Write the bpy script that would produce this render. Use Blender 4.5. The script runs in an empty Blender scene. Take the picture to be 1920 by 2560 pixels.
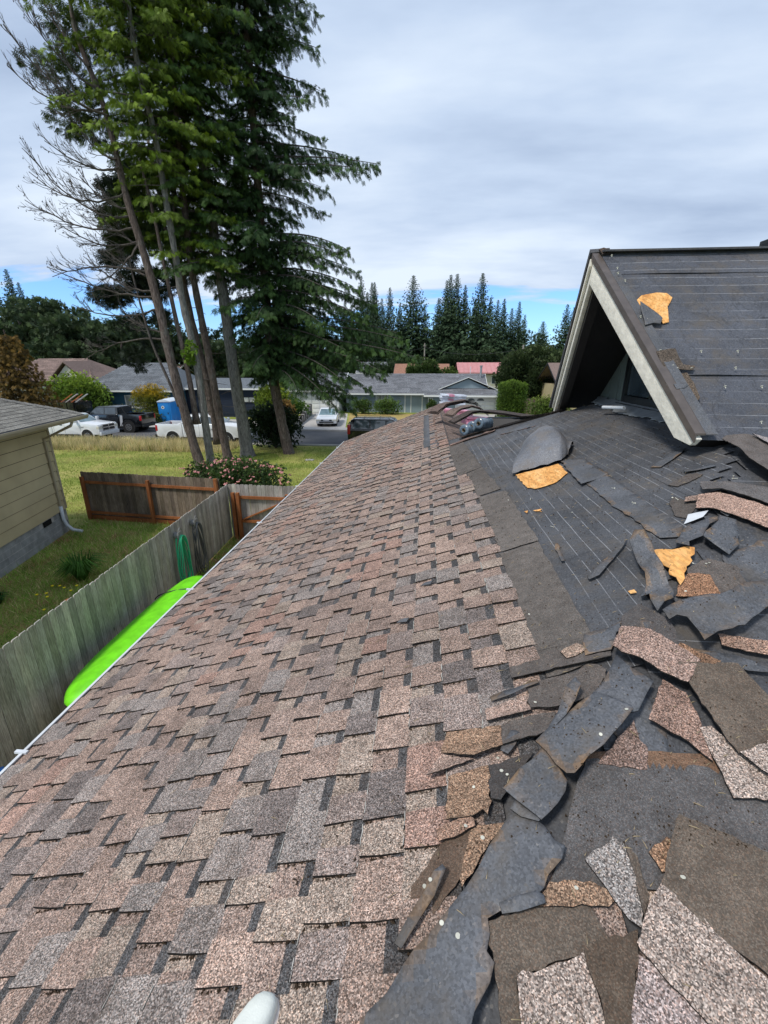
import bpy, bmesh, math, random
import numpy as np
from mathutils import Vector, Matrix, noise
from mathutils.geometry import delaunay_2d_cdt
R=math.radians
random.seed(7); rng=np.random.default_rng(7)
sc=bpy.context.scene
# ------------------------------------------------------------ camera, sky, sun, exposure
PITCH=18.667; YAW=5.121; EYE=5.5; FPX=1110.0
cam=bpy.data.objects.new('camera',bpy.data.cameras.new('camera')); sc.collection.objects.link(cam)
cam.location=(0,0,EYE); cam.rotation_euler=(R(90-PITCH),0,R(YAW))
cam.data.sensor_fit='VERTICAL'; cam.data.sensor_height=36; cam.data.lens=FPX/2560*36
cam.data.clip_start=.02; cam.data.clip_end=3000
sc.camera=cam
sc.view_settings.view_transform='Standard'; sc.view_settings.look='None'
sc.view_settings.gamma=1; sc.view_settings.use_curve_mapping=False
sc.view_settings.exposure=0.55
world=bpy.data.worlds.new('World'); sc.world=world; world.use_nodes=True
nt=world.node_tree; N=nt.nodes; L=nt.links
for n in list(N): N.remove(n)
def wn(t,**k):
    n=N.new(t)
    for a,b in k.items(): setattr(n,a,b)
    return n
SUN_EL,SUN_AZ=56.0,-132.0      # azimuth from +Y clockwise
out=wn('ShaderNodeOutputWorld'); 
sky=wn('ShaderNodeTexSky',sky_type='NISHITA',sun_disc=False)
sky.sun_elevation=R(SUN_EL); sky.sun_rotation=R(SUN_AZ); sky.ozone_density=3.0; sky.air_density=1.0; sky.dust_density=.4
tc=wn('ShaderNodeTexCoord'); sep=wn('ShaderNodeSeparateXYZ'); L.new(tc.outputs['Generated'],sep.inputs[0])
def m(op,a,b=None,c=None,clamp=False):
    n=wn('ShaderNodeMath',operation=op); n.use_clamp=clamp
    for i,v in enumerate((a,b,c)):
        if v is None: continue
        if hasattr(v,'links'): L.new(v,n.inputs[i])
        else: n.inputs[i].default_value=v
    return n.outputs[0]
zc=m('MAXIMUM',sep.outputs[2],0.0)
den=m('ADD',zc,0.16)
cx=m('DIVIDE',sep.outputs[0],den); cy=m('DIVIDE',sep.outputs[1],den)
cmb=wn('ShaderNodeCombineXYZ'); L.new(cx,cmb.inputs[0]); L.new(cy,cmb.inputs[1])
def wnoise(scale,detail,rough,off,stretch=(1,1,1)):
    mp=wn('ShaderNodeMapping'); mp.inputs['Location'].default_value=off; mp.inputs['Scale'].default_value=stretch
    L.new(cmb.outputs[0],mp.inputs[0])
    n=wn('ShaderNodeTexNoise'); n.inputs['Scale'].default_value=scale; n.inputs['Detail'].default_value=detail; n.inputs['Roughness'].default_value=rough
    L.new(mp.outputs[0],n.inputs['Vector']); return n.outputs['Fac']
n1=wnoise(.55,5,.5,(3.1,1.7,0),(.8,1.25,1)); n2=wnoise(1.5,6,.55,(7,2.2,0),(.6,1.3,1))
def ramp(fac,stops):
    r=wn('ShaderNodeValToRGB'); e=r.color_ramp.elements
    while len(e)<len(stops): e.new(.5)
    for i,(p_,c_) in enumerate(stops): e[i].position=p_; e[i].color=(*c_,1)
    L.new(fac,r.inputs[0]); return r.outputs[0]
tone=m('ADD',m('MULTIPLY',n1,.62),m('MULTIPLY',n2,.38))
cloud=ramp(m('ADD',tone,m('MULTIPLY_ADD',zc,-.16,.07)),[(.38,(.26,.335,.47)),(.50,(.40,.485,.62)),(.62,(.56,.635,.735))])
# cover opens up low over the horizon, where blue shows through
low=m('MULTIPLY_ADD',zc,8.0,-0.44)
cov=m('ADD',low,m('MULTIPLY_ADD',m('ADD',n2,m('MULTIPLY',n1,1.0)),1.7,-1.7))
cov=ramp(cov,[(.42,(0,0,0)),(.62,(1,1,1))])
blue=wn('ShaderNodeMix',data_type='RGBA',blend_type='MULTIPLY'); blue.inputs[0].default_value=1
L.new(sky.outputs[0],blue.inputs[6]); blue.inputs[7].default_value=(.072,.102,.150,1)
mix=wn('ShaderNodeMix',data_type='RGBA'); L.new(cov,mix.inputs[0]); L.new(blue.outputs[2],mix.inputs[6]); L.new(cloud,mix.inputs[7])
bg=wn('ShaderNodeBackground'); bg.inputs['Strength'].default_value=1.0
L.new(mix.outputs[2],bg.inputs[0]); L.new(bg.outputs[0],out.inputs[0])
sun=bpy.data.objects.new('sun',bpy.data.lights.new('sun','SUN')); sc.collection.objects.link(sun)
sun.data.energy=2.2; sun.data.angle=R(11); sun.data.color=(1,.96,.9)
sd=Vector((math.cos(R(SUN_EL))*math.sin(R(SUN_AZ)),math.cos(R(SUN_EL))*math.cos(R(SUN_AZ)),math.sin(R(SUN_EL))))
sun.rotation_euler=sd.to_track_quat('Z','Y').to_euler()
# ------------------------------------------------------------ survey: where a sight line meets a given distance
_s,_c=math.sin(R(PITCH)),math.cos(R(PITCH)); _F=np.array([-math.sin(R(YAW)),math.cos(R(YAW)),0]); _X=np.array([math.cos(R(YAW)),math.sin(R(YAW)),0]); _U=np.array([0,0,1.])
_look=_F*_c-_U*_s; _up=_F*_s+_U*_c
def at(px,py,Y):
    d=_look*FPX+_X*(px-960)-_up*(py-1280); t=Y/d[1]; return Vector((t*d[0],Y,EYE+t*d[2]))
# ------------------------------------------------------------ materials
MAT={}
def lin(c): return tuple(((v/255)/12.92 if v/255<=.04045 else ((v/255+.055)/1.055)**2.4) for v in c)
class NB:
    def __init__(s,name,rough=.8,spec=.3,metal=0):
        s.m=bpy.data.materials.new(name); s.m.use_nodes=True; s.t=s.m.node_tree; s.b=s.t.nodes['Principled BSDF']
        s.b.inputs['Roughness'].default_value=rough; s.b.inputs['Specular IOR Level'].default_value=spec; s.b.inputs['Metallic'].default_value=metal
        MAT[name]=s.m
        s.pos=s.t.nodes.new('ShaderNodeNewGeometry').outputs['Position']
    def n(s,t,**k):
        n=s.t.nodes.new(t)
        for a,b in k.items(): setattr(n,a,b)
        return n
    def l(s,a,b): s.t.links.new(a,b)
    def math(s,op,a,b=None,c=None,clamp=False):
        n=s.n('ShaderNodeMath',operation=op); n.use_clamp=clamp
        for i,v in enumerate((a,b,c)):
            if v is None: continue
            if hasattr(v,'links'): s.l(v,n.inputs[i])
            else: n.inputs[i].default_value=v
        return n.outputs[0]
    def noise(s,scale,detail=3,rough=.55,stretch=None,vec=None,dist=0):
        v=vec if vec is not None else s.pos
        if stretch:
            mp=s.n('ShaderNodeMapping'); mp.inputs['Scale'].default_value=stretch; s.l(v,mp.inputs[0]); v=mp.outputs[0]
        n=s.n('ShaderNodeTexNoise'); n.inputs['Scale'].default_value=scale; n.inputs['Detail'].default_value=detail; n.inputs['Roughness'].default_value=rough; n.inputs['Distortion'].default_value=dist
        s.l(v,n.inputs['Vector']); return n.outputs['Fac']
    def vor(s,scale,out='Color',stretch=None):
        v=s.pos
        if stretch:
            mp=s.n('ShaderNodeMapping'); mp.inputs['Scale'].default_value=stretch; s.l(v,mp.inputs[0]); v=mp.outputs[0]
        n=s.n('ShaderNodeTexVoronoi'); n.inputs['Scale'].default_value=scale; s.l(v,n.inputs['Vector']); return n.outputs[out]
    def ramp(s,f,stops,mode='LINEAR'):
        r=s.n('ShaderNodeValToRGB'); r.color_ramp.interpolation=mode; e=r.color_ramp.elements
        while len(e)<len(stops): e.new(.5)
        for i,(p_,c_) in enumerate(stops):
            e[i].position=p_; e[i].color=(*(c_ if hasattr(c_,'__len__') else (c_,)*3),1)
        s.l(f,r.inputs[0]); return r.outputs[0]
    def mix(s,f,a,b,mode='MIX'):
        n=s.n('ShaderNodeMix',data_type='RGBA',blend_type=mode)
        for i,v in ((0,f),(6,a),(7,b)):
            if hasattr(v,'links'): s.l(v,n.inputs[i])
            elif i==0: n.inputs[0].default_value=v
            else: n.inputs[i].default_value=(*v,1)
        return n.outputs[2]
    def attr(s): n=s.n('ShaderNodeAttribute',attribute_name='Col'); return n.outputs['Color']
    def bump(s,h,strength=.5,dist=.01):
        b=s.n('ShaderNodeBump'); b.inputs['Strength'].default_value=strength; b.inputs['Distance'].default_value=dist
        s.l(h,b.inputs['Height']); s.l(b.outputs[0],s.b.inputs['Normal'])
    def base(s,c):
        if hasattr(c,'links'): s.l(c,s.b.inputs['Base Color'])
        else: s.b.inputs['Base Color'].default_value=(*c,1)
        return s
    def rough(s,v): s.l(v,s.b.inputs['Roughness'])
def paint(name,c,rough=.6,spec=.3,var=.18,scale=3,metal=0,bumps=None,coat=0):
    b=NB(name,rough,spec,metal); n=b.noise(scale,4)
    f=b.ramp(n,[(.3,1-var),(.7,1+var*.6)]); b.base(b.mix(1,c,f,'MULTIPLY'))
    if bumps: b.bump(b.noise(bumps[0],4),bumps[1],bumps[2])
    if coat: b.b.inputs['Coat Weight'].default_value=coat
    return b.m
# granule-surfaced asphalt shingle: tint from the piece, speckle from the granules
def granule(name,contrast=1.0,scale=290):
    b=NB(name,.9,.25); a=b.attr()
    c=b.vor(scale,'Color'); sx=b.n('ShaderNodeSeparateColor'); b.l(c,sx.inputs[0])
    g=b.ramp(sx.outputs[0],[(0,.24),(.25,.52),(.5,.92),(.75,1.4),(.92,1.95),(1,2.5)])
    hue=b.ramp(sx.outputs[1],[(0,(1.12,.96,.88)),(.5,(1,1,1)),(1,(.98,1,1.02))])
    big=b.ramp(b.noise(1.1,5,.6),[(.3,.82),(.72,1.14)]); mid=b.ramp(b.noise(14,4,.6),[(.28,.74),(.72,1.2)])
    col=b.mix(contrast,a,g,'MULTIPLY'); col=b.mix(1,col,hue,'MULTIPLY'); col=b.mix(1,col,big,'MULTIPLY'); col=b.mix(1,col,mid,'MULTIPLY')
    # brown loam washed over the weathered right part of the slope
    dirt=b.ramp(b.noise(3.3,6,.7),[(.56,0),(.74,1)])
    col=b.mix(b.math('MULTIPLY',dirt,.45),col,(.075,.052,.035))
    b.base(col); b.bump(b.math('ADD',sx.outputs[2],b.noise(30,3)),.75,.003); return b.m
granule('shingle_granules'); granule('headlap_granules',.42,300)
def felt(name,axis=None,spacing=.082,c=(.068,.069,.074),attr=False):
    b=NB(name,.62,.38)
    n=b.noise(2.3,5,.6); col=b.mix(1,c,b.ramp(n,[(.3,.70),(.7,1.25)]),'MULTIPLY')
    sp=b.vor(160,'Color'); sx=b.n('ShaderNodeSeparateColor'); b.l(sp,sx.inputs[0])
    col=b.mix(b.ramp(sx.outputs[0],[(.96,0),(.985,.4)]),col,(.22,.2,.18))
    col=b.mix(1,col,b.ramp(sx.outputs[1],[(0,.72),(1,1.3)]),'MULTIPLY')
    dust=b.ramp(b.noise(3.1,7,.74),[(.49,0),(.70,.75)]); col=b.mix(dust,col,(.105,.085,.064))
    if attr: col=b.mix(1,col,b.attr(),'MULTIPLY')
    if axis is not None:
        s3=b.n('ShaderNodeSeparateXYZ'); b.l(b.pos,s3.inputs[0])
        co=s3.outputs[axis]; wob=b.math('MULTIPLY_ADD',b.noise(.9,2),.03,-.015)
        f=b.math('FRACT',b.math('DIVIDE',b.math('ADD',co,wob),spacing))
        k=b.math('LESS_THAN',f,.0036/spacing)
        dash=b.ramp(b.noise(9,2,.5),[(.36,0),(.46,1)])
        wide=b.ramp(b.noise(.8,2,.5),[(.38,.15),(.55,1)])
        k=b.math('MULTIPLY',b.math('MULTIPLY',k,dash),b.math('MULTIPLY',wide,.38))
        col=b.mix(k,col,(.55,.56,.58)); crk=b.ramp(b.noise(2.2,4,.6,(1,.5,1),dist=1.2),[(.485,0),(.497,.55),(.509,0)]); col=b.mix(crk,col,(.03,.03,.032))
    b.base(col)
    b.rough(b.ramp(b.noise(3,4),[(.3,.5),(.7,.8)]))
    b.bump(b.math('ADD',b.noise(60,4,.6),b.math('MULTIPLY',b.noise(5,3),3)),.5,.004); return b.m
felt('felt_plain'); felt('felt_west',0,.082); felt('felt_south',1,.16); felt('felt_dormer',2,.085,(.070,.073,.085)); felt('felt_torn',None,c=(.090,.093,.101),attr=True)
def ply():
    b=NB('plywood',.75,.3); n=b.noise(8,5,.6,(1,.25,1),dist=1.5)
    c=b.ramp(n,[(.3,(.52,.22,.06)),(.5,(.72,.36,.11)),(.7,(.82,.47,.19))]); fl=b.vor(95,'Color',(1,.3,1)); sx=b.n('ShaderNodeSeparateColor'); b.l(fl,sx.inputs[0]); c=b.mix(1,c,b.ramp(sx.outputs[0],[(0,.72),(1,1.2)]),'MULTIPLY'); c=b.mix(b.ramp(b.noise(70,3),[(.64,0),(.72,.5)]),c,(.20,.09,.03)); b.base(c); b.bump(n,.3,.002)
ply()
def wood(name,c1,c2,c3,vert=True,sc=6):
    b=NB(name,.85,.2); st=(13,13,.9) if vert else (.5,.5,6)
    n=b.noise(sc,5,.65,st,dist=.6); big=b.noise(1.3,4)
    c=b.ramp(n,[(.28,c1),(.5,c2),(.74,c3)]); c=b.mix(1,c,b.ramp(big,[(.3,.7),(.7,1.25)]),'MULTIPLY')
    k=b.vor(2.6,'Distance',(1,1,.45)); c=b.mix(b.ramp(k,[(.03,.8),(.065,0)]),c,(.05,.035,.025))
    a=b.attr(); c=b.mix(1,c,a,'MULTIPLY'); b.base(c); b.bump(n,.6,.004)
wood('fence_wood',(.18,.165,.15),(.36,.335,.30),(.60,.57,.53)); wood('cedar',(.14,.045,.017),(.28,.10,.035),(.40,.17,.07))
wood('fence_wood_brown',(.09,.068,.048),(.18,.14,.105),(.32,.26,.21))
def grassmat(name,cols,scale=.8):
    b=NB(name,.9,.15); n=b.noise(scale,6,.65); c=b.ramp(n,cols); c=b.mix(1,c,b.ramp(b.noise(22,5,.7),[(.3,.55),(.7,1.45)]),'MULTIPLY'); b.base(c); b.bump(b.noise(40,3),.8,.03); return b.m
grassmat('turf',[(.3,(.13,.18,.03)),(.5,(.25,.28,.06)),(.7,(.42,.36,.13))],.35)
grassmat('yard_soil',[(.3,(.17,.26,.04)),(.5,(.31,.29,.09)),(.66,(.34,.15,.08))],.9)
grassmat('dry_lawn',[(.3,(.30,.24,.08)),(.7,(.42,.30,.12))],.6)
def leaf(name,trans=.25,rough=.65):
    b=NB(name,rough,.25); a=b.attr(); c=b.mix(1,a,b.ramp(b.noise(1.2,3),[(.3,.7),(.7,1.3)]),'MULTIPLY'); b.base(c)
    tr=b.n('ShaderNodeBsdfTranslucent'); b.l(c,tr.inputs[0]); mx=b.n('ShaderNodeMixShader'); mx.inputs[0].default_value=trans
    b.l(b.b.outputs[0],mx.inputs[1]); b.l(tr.outputs[0],mx.inputs[2]); b.l(mx.outputs[0],b.t.nodes['Material Output'].inputs[0]); return b.m
leaf('needles',.12,.7); leaf('leaves',.3,.55); leaf('blades',.3,.7)
def bark(name,a,c,d):
    b=NB(name,.95,.1); n=b.noise(9,6,.7,(1.6,1.6,.35),dist=.8); col=b.ramp(n,[(.3,a),(.52,c),(.72,d)]); li=b.ramp(b.noise(2.2,5,.7),[(.55,0),(.7,.4)]); col=b.mix(li,col,(.21,.22,.19)); b.base(col); b.bump(n,1,.06)
bark('bark_red',(.035,.026,.022),(.12,.092,.080),(.26,.21,.185)); bark('bark_grey',(.06,.055,.05),(.19,.178,.165),(.36,.345,.32)); bark('bark_dead',(.04,.033,.03),(.10,.085,.075),(.19,.17,.155))
def lap(name,c): 
    return paint(name,c,.7,.25,.10,1.5,bumps=(25,.15,.004))
lap('tan_siding',(.44,.365,.215)); lap('tan_trim',(.33,.28,.19)); lap('blue_siding',(.045,.13,.20)); lap('navy_siding',(.018,.026,.045)); lap('greyblue_siding',(.24,.30,.33))
lap('white_siding',(.66,.67,.66)); lap('cream_siding',(.48,.46,.40)); lap('grey_siding',(.40,.42,.41)); lap('pink_siding',(.55,.40,.38))
paint('concrete_block',(.27,.275,.27),.9,.2,.3,4,bumps=(30,.7,.01)); paint('concrete',(.42,.40,.37),.9,.2,.15,1.5,bumps=(40,.3,.005))
paint('asphalt',(.105,.105,.108),.92,.2,.16,1.2,bumps=(60,.5,.005))
paint('white_paint',(.72,.73,.70),.55,.3,.06,6); paint('white_metal',(.62,.64,.66),.35,.5,.12,8); paint('rake_cream',(.82,.77,.66),.65,.3,.14,14,bumps=(28,.45,.01))
paint('downspout_white',(.55,.58,.60),.5,.4,.1,5); paint('dark_trim',(.016,.014,.013),.5,.4,.2,6); paint('brown_metal',(.13,.105,.09),.38,.55,.2,10,metal=.3)
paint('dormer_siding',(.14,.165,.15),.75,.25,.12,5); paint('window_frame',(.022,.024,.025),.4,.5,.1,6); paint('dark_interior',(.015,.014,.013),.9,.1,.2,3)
paint('roof_brown',(.20,.145,.125),.95,.15,.25,7,bumps=(30,.5,.02)); paint('roof_grey',(.16,.17,.185),.95,.15,.25,7,bumps=(30,.5,.02)); paint('roof_slate',(.135,.15,.165),.95,.15,.3,6,bumps=(30,.5,.02))
paint('roof_red',(.52,.24,.235),.6,.35,.1,2); paint('roof_rust',(.30,.16,.11),.95,.15,.3,5)
paint('kayak_green',(.17,.66,.012),.38,.5,.22,5); paint('kayak_blue',(.01,.16,.55),.35,.5,.05,4)
paint('hose_green',(.04,.50,.25),.45,.45,.12,20); paint('hose_grey',(.11,.115,.12),.5,.4,.15,20); paint('hanger_grey',(.20,.20,.19),.5,.4,.1,10)
paint('car_white',(.74,.75,.76),.22,.6,.04,2,coat=.6); paint('car_black',(.006,.007,.009),.18,.6,.05,2,coat=.8); paint('car_silver',(.50,.53,.56),.25,.6,.05,2,coat=.6)
paint('tyre',(.018,.018,.018),.85,.3,.2,9); paint('rim',(.30,.30,.32),.3,.6,.1,9,metal=.7); paint('black_plastic',(.015,.015,.016),.55,.4,.1,6); paint('chrome',(.6,.6,.62),.15,.7,.05,6,metal=.9)
paint('tail_red',(.42,.012,.015),.25,.6,.05,6); paint('lamp_clear',(.62,.60,.52),.15,.7,.05,6); paint('decal_grey',(.45,.46,.48),.5,.4,.05,5)
paint('toilet_blue',(.008,.20,.56),.45,.45,.08,3); paint('toilet_roof',(.62,.68,.74),.5,.4,.05,3); paint('yellow_decal',(.75,.45,.03),.5,.4,.05,3)
paint('door_wood',(.16,.05,.022),.5,.4,.25,8); paint('plastic_wrap_white',(.72,.76,.84),.25,.6,.18,12,bumps=(14,.8,.03)); paint('plastic_wrap_pink',(.70,.30,.40),.35,.5,.3,18,bumps=(16,.7,.02))
paint('roll_wrap',(.10,.14,.18),.2,.7,.55,14,coat=.4,bumps=(18,.8,.01)); paint('roll_core',(.34,.26,.16),.8,.2,.1,6); paint('roll_hole',(.02,.018,.015),.9,.1,.1,6)
paint('nail_steel',(.62,.60,.50),.4,.5,.15,40); paint('straw',(.36,.28,.17),.9,.2,.4,30); paint('loam',(.055,.038,.025),.98,.1,.4,30,bumps=(90,.8,.004)); paint('mineral_edge',(.45,.43,.39),.95,.1,.3,40)
paint('shoe_knit',(.76,.78,.71),.9,.15,.06,30,bumps=(220,.5,.002)); paint('shoe_sole',(.66,.58,.52),.7,.3,.06,20); paint('stone',(.30,.29,.27),.95,.1,.3,3); paint('pole_wood',(.30,.27,.23),.9,.2,.2,3)
paint('bloom_pink',(.66,.30,.29),.7,.2,.25,9); paint('bloom_yellow',(.80,.62,.02),.6,.2,.1,9); paint('flashing',(.33,.34,.35),.4,.5,.25,12,metal=.3); paint('timber_dark',(.06,.05,.042),.9,.15,.25,5); paint('orange_board',(.5,.16,.06),.8,.2,.2,5)
def glass(name,c=(.05,.065,.075),rough=.06):
    b=NB(name,rough,.9); b.base(b.mix(1,c,b.ramp(b.noise(1.7,2),[(.3,.6),(.7,1.4)]),'MULTIPLY')); b.b.inputs['Coat Weight'].default_value=.5; return b.m
glass('glass_dark'); glass('glass_pale',(.16,.24,.26),.08); glass('glass_blind',(.40,.41,.38),.2)
# ------------------------------------------------------------ mesh helpers
def tri_mesh(name,V,Fc,mats,cols=None,midx=None,smooth=False):
    me=bpy.data.meshes.new(name)
    if isinstance(V,np.ndarray) and isinstance(Fc,np.ndarray):
        k=Fc.shape[1]; me.vertices.add(len(V)); me.vertices.foreach_set('co',V.astype(np.float32).ravel())
        me.loops.add(Fc.size); me.loops.foreach_set('vertex_index',Fc.astype(np.int32).ravel())
        me.polygons.add(len(Fc)); me.polygons.foreach_set('loop_start',np.arange(0,Fc.size,k,dtype=np.int32)); me.polygons.foreach_set('loop_total',np.full(len(Fc),k,dtype=np.int32))
        me.update(calc_edges=True)
        if cols is not None: cc=np.repeat(cols,k,axis=0)
    else:
        me.from_pydata([tuple(v) for v in V],[],Fc); me.update()
        if cols is not None: cc=np.concatenate([np.repeat(np.array([cols[i]]),len(Fc[i]),axis=0) for i in range(len(Fc))]) if len(Fc) else None
    for q in mats: me.materials.append(MAT[q])
    if cols is not None and cc is not None:
        a=me.attributes.new('Col','FLOAT_COLOR','CORNER'); cc=np.concatenate([cc[:,:3],np.ones((len(cc),1))],axis=1); a.data.foreach_set('color',cc.astype(np.float32).ravel())
    if midx is not None: me.polygons.foreach_set('material_index',np.array(midx,dtype=np.int32))
    if smooth: me.polygons.foreach_set('use_smooth',np.ones(len(me.polygons),dtype=bool))
    return me
def link(name,me,parent=None,kind=None,label=None,cat=None,group=None):
    o=bpy.data.objects.new(name,me); sc.collection.objects.link(o)
    if parent is not None:
        o.parent=parent; q=parent; M=Matrix.Identity(4)
        ch=[]
        while q is not None: ch.append(q); q=q.parent
        for q in reversed(ch): M=M@q.matrix_parent_inverse@q.matrix_basis
        if parent.get('_local'): pass
        else: o.matrix_parent_inverse=M.inverted()
        if parent.get('_local'): o['_local']=1
    if kind: o['kind']=kind
    if label: o['label']=label
    if cat: o['category']=cat
    if group: o['group']=group
    return o
def thing(name,label,cat,loc=(0,0,0),rz=0,group=None,local=False):
    o=bpy.data.objects.new(name,None); sc.collection.objects.link(o); o.location=loc; o.rotation_euler=(0,0,rz); o.empty_display_size=.2
    o['label']=label; o['category']=cat
    if group: o['group']=group
    if local: o['_local']=1
    return o
class MB:
    def __init__(s): s.v=[];s.f=[];s.c=[];s.mi=[]
    def add(s,vs,fs,col=(1,1,1),mi=0):
        b=len(s.v); s.v+= [tuple(v) for v in vs]
        for f in fs: s.f.append(tuple(b+i for i in f)); s.c.append(col); s.mi.append(mi)
        return s
    def box(s,x0,x1,y0,y1,z0,z1,col=(1,1,1),mi=0,M=None):
        vs=[Vector(q) for q in ((x0,y0,z0),(x1,y0,z0),(x1,y1,z0),(x0,y1,z0),(x0,y0,z1),(x1,y0,z1),(x1,y1,z1),(x0,y1,z1))]
        if M: vs=[M@q for q in vs]
        return s.add(vs,[(0,3,2,1),(4,5,6,7),(0,1,5,4),(1,2,6,5),(2,3,7,6),(3,0,4,7)],col,mi)
    def bar(s,a,b,w,h,up=(0,0,1),col=(1,1,1),mi=0):
        a=Vector(a);b=Vector(b);d=(b-a).normalized();u=Vector(up); r=d.cross(u).normalized(); u=r.cross(d).normalized()
        vs=[]
        for p_ in (a,b):
            for i,j in ((-1,-1),(1,-1),(1,1),(-1,1)): vs.append(p_+r*(i*w/2)+u*(j*h/2))
        return s.add(vs,[(0,3,2,1),(4,5,6,7),(0,1,5,4),(1,2,6,5),(2,3,7,6),(3,0,4,7)],col,mi)
    def tube(s,pts,rad,n=8,col=(1,1,1),mi=0,cap=True):
        pts=[Vector(p_) for p_ in pts]; rad=rad if hasattr(rad,'__len__') else [rad]*len(pts); b=len(s.v); pr=None
        for i,p_ in enumerate(pts):
            d=(pts[min(i+1,len(pts)-1)]-pts[max(i-1,0)]).normalized()
            if pr is None: r=d.cross(Vector((0,0,1)) if abs(d.z)<.9 else Vector((1,0,0))).normalized()
            else: r=(pr-d*pr.dot(d)).normalized()
            pr=r; u=d.cross(r)
            for k in range(n): a=2*math.pi*k/n; s.v.append(tuple(p_+(r*math.cos(a)+u*math.sin(a))*rad[i]))
        for i in range(len(pts)-1):
            for k in range(n): s.f.append((b+i*n+k,b+i*n+(k+1)%n,b+(i+1)*n+(k+1)%n,b+(i+1)*n+k)); s.c.append(col); s.mi.append(mi)
        if cap:
            s.f.append(tuple(b+k for k in reversed(range(n)))); s.c.append(col); s.mi.append(mi)
            s.f.append(tuple(b+(len(pts)-1)*n+k for k in range(n))); s.c.append(col); s.mi.append(mi)
        return s
    def prism(s,poly,d,col=(1,1,1),mi=0):   # poly: 3D points, extruded by vector d
        n=len(poly); poly=[Vector(q) for q in poly]; d=Vector(d); vs=poly+[q+d for q in poly]
        return s.add(vs,[tuple(range(n)),tuple(reversed(range(n,2*n)))]+[(i,i+n,(i+1)%n+n,(i+1)%n) for i in range(n)],col,mi)
    def build(s,name,mats,parent=None,smooth=False,bevel=0,fix=True,**k):
        mats=[mats] if isinstance(mats,str) else mats
        me=tri_mesh(name,s.v,s.f,mats,s.c,s.mi,smooth)
        if bevel or fix:
            bm=bmesh.new(); bm.from_mesh(me)
            if bevel:
                bmesh.ops.remove_doubles(bm,verts=bm.verts,dist=1e-5)
                ed=[e for e in bm.edges if len(e.link_faces)==2 and e.calc_face_angle(0)>R(20)]
                bmesh.ops.bevel(bm,geom=ed,offset=bevel,segments=2,affect='EDGES',profile=.6,clamp_overlap=True)
            bmesh.ops.recalc_face_normals(bm,faces=bm.faces); bm.to_mesh(me); bm.free()
        if bevel: me.polygons.foreach_set('use_smooth',np.ones(len(me.polygons),dtype=bool)); me.set_sharp_from_angle(angle=R(35))
        return link(name,me,parent,**k)
def jit(c,a=.12): 
    k=1+random.uniform(-a,a); return tuple(v*k for v in c)
# ------------------------------------------------------------ ground and street
def sheet_poly(name,poly,z,mat,cuts=None,**k):
    me=tri_mesh(name,[(x,y,z) for x,y in poly],[tuple(range(len(poly)))],[mat]); return link(name,me,None,'structure',**k)
sheet_poly('ground',[(-900,-60),(900,-60),(900,1500),(-900,1500)],0,'turf')
sheet_poly('road',[(-90,30.2),(60,30.2),(60,36.9),(-90,36.9)],.004,'asphalt')
mb=MB(); mb.box(-90,60,36.9,37.1,-.1,.13); mb.box(-90,60,37.1,38.3,-.1,.125); mb.build('pavement','concrete',None,kind='structure')
mb=MB(); mb.box(-90,60,30.0,30.2,-.1,.10); mb.build('kerb','concrete',None,kind='structure')
sheet_poly('driveway',[(-11.0,38.3),(-6.8,38.3),(-8.6,50.3),(-12.6,50.3)],.012,'concrete')
sheet_poly('garage_driveway',[(.6,38.3),(8.0,38.3),(8.0,51.0),(.6,51.0)],.012,'concrete')
sheet_poly('toilet_pad',[(-34,38.3),(-13.2,38.3),(-13.5,44),(-34,44)],.008,'concrete')
sheet_poly('dry_lawn',[(-6.7,38.3),(.5,38.3),(.5,50.5),(-8.4,50.5)],.014,'dry_lawn')
sheet_poly('yard_ground',[(-12.4,-3),(-2.2,-3),(-2.2,13.2),(-5.9,13.3),(-12.2,14.6)],.006,'yard_soil')
# ------------------------------------------------------------ the roof the photograph stands on
CA=3.95
def zA(x,y): return CA+.4*x
def zB(x,y): return CA+.308*(y-.45)
def zC(x,y): return CA+.533*(8.65-y)
def zE(x,y): return CA+.4*.42-.4*(x-.42)
def roofz(x,y):
    a=zA(x,y)
    if y>8.0 and x>.3 and zC(x,y)<zE(x,y): return min(a,zE(x,y))
    return min(a,zB(x,y),zC(x,y) if x>.42 else 99)
def soft(x,y,k=.03):      # the roof height with hips rounded over
    a,b=zA(x,y),zB(x,y); h=max(k-abs(a-b),0)/k; return min(a,b)-h*h*h*k/6
house=thing('house','single storey house with a half stripped brown shingle roof and a steep black dormer','house',(-2.3,15,0))
def poly3(pts,f): return [(x,y,f(x,y)) for x,y in pts]
mb=MB()
for pts,f in (([(-2.78,-3.16),(4.0,5.65),(.42,8.33),(.42,15.4),(-2.78,15.4)],zA),([(-2.78,-3.16),(8,-3.16),(8,5.65),(4,5.65)],zB),([(4,5.65),(8,5.65),(8,10.5),(3.2,10.45),(.42,8.33)],zC),([(.42,8.33),(3.2,10.45),(3.2,15.4),(.42,15.4)],zE)):
    P=poly3(pts,f); mb.add([(x,y,z-.012) for x,y,z in P],[tuple(range(len(P)))]); mb.add([(x,y,z-.13) for x,y,z in P],[tuple(reversed(range(len(P))))])
mb.build('roof_deck','felt_plain',house,fix=False)
mb=MB()
for a,b in (((-2.3,-2.7),(-2.3,15)),((-2.3,15),(2.8,15)),((2.8,15),(2.8,10.3)),((2.8,10.3),(7.6,10.1)),((7.6,10.1),(7.6,-2.7)),((7.6,-2.7),(-2.3,-2.7))):
    mb.bar((a[0],a[1],1.4),(b[0],b[1],1.4),.12,2.8)
mb.box(-2.3,7.6,-2.7,10.1,-.05,.02)
mb.build('wall','tan_siding',house)
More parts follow.
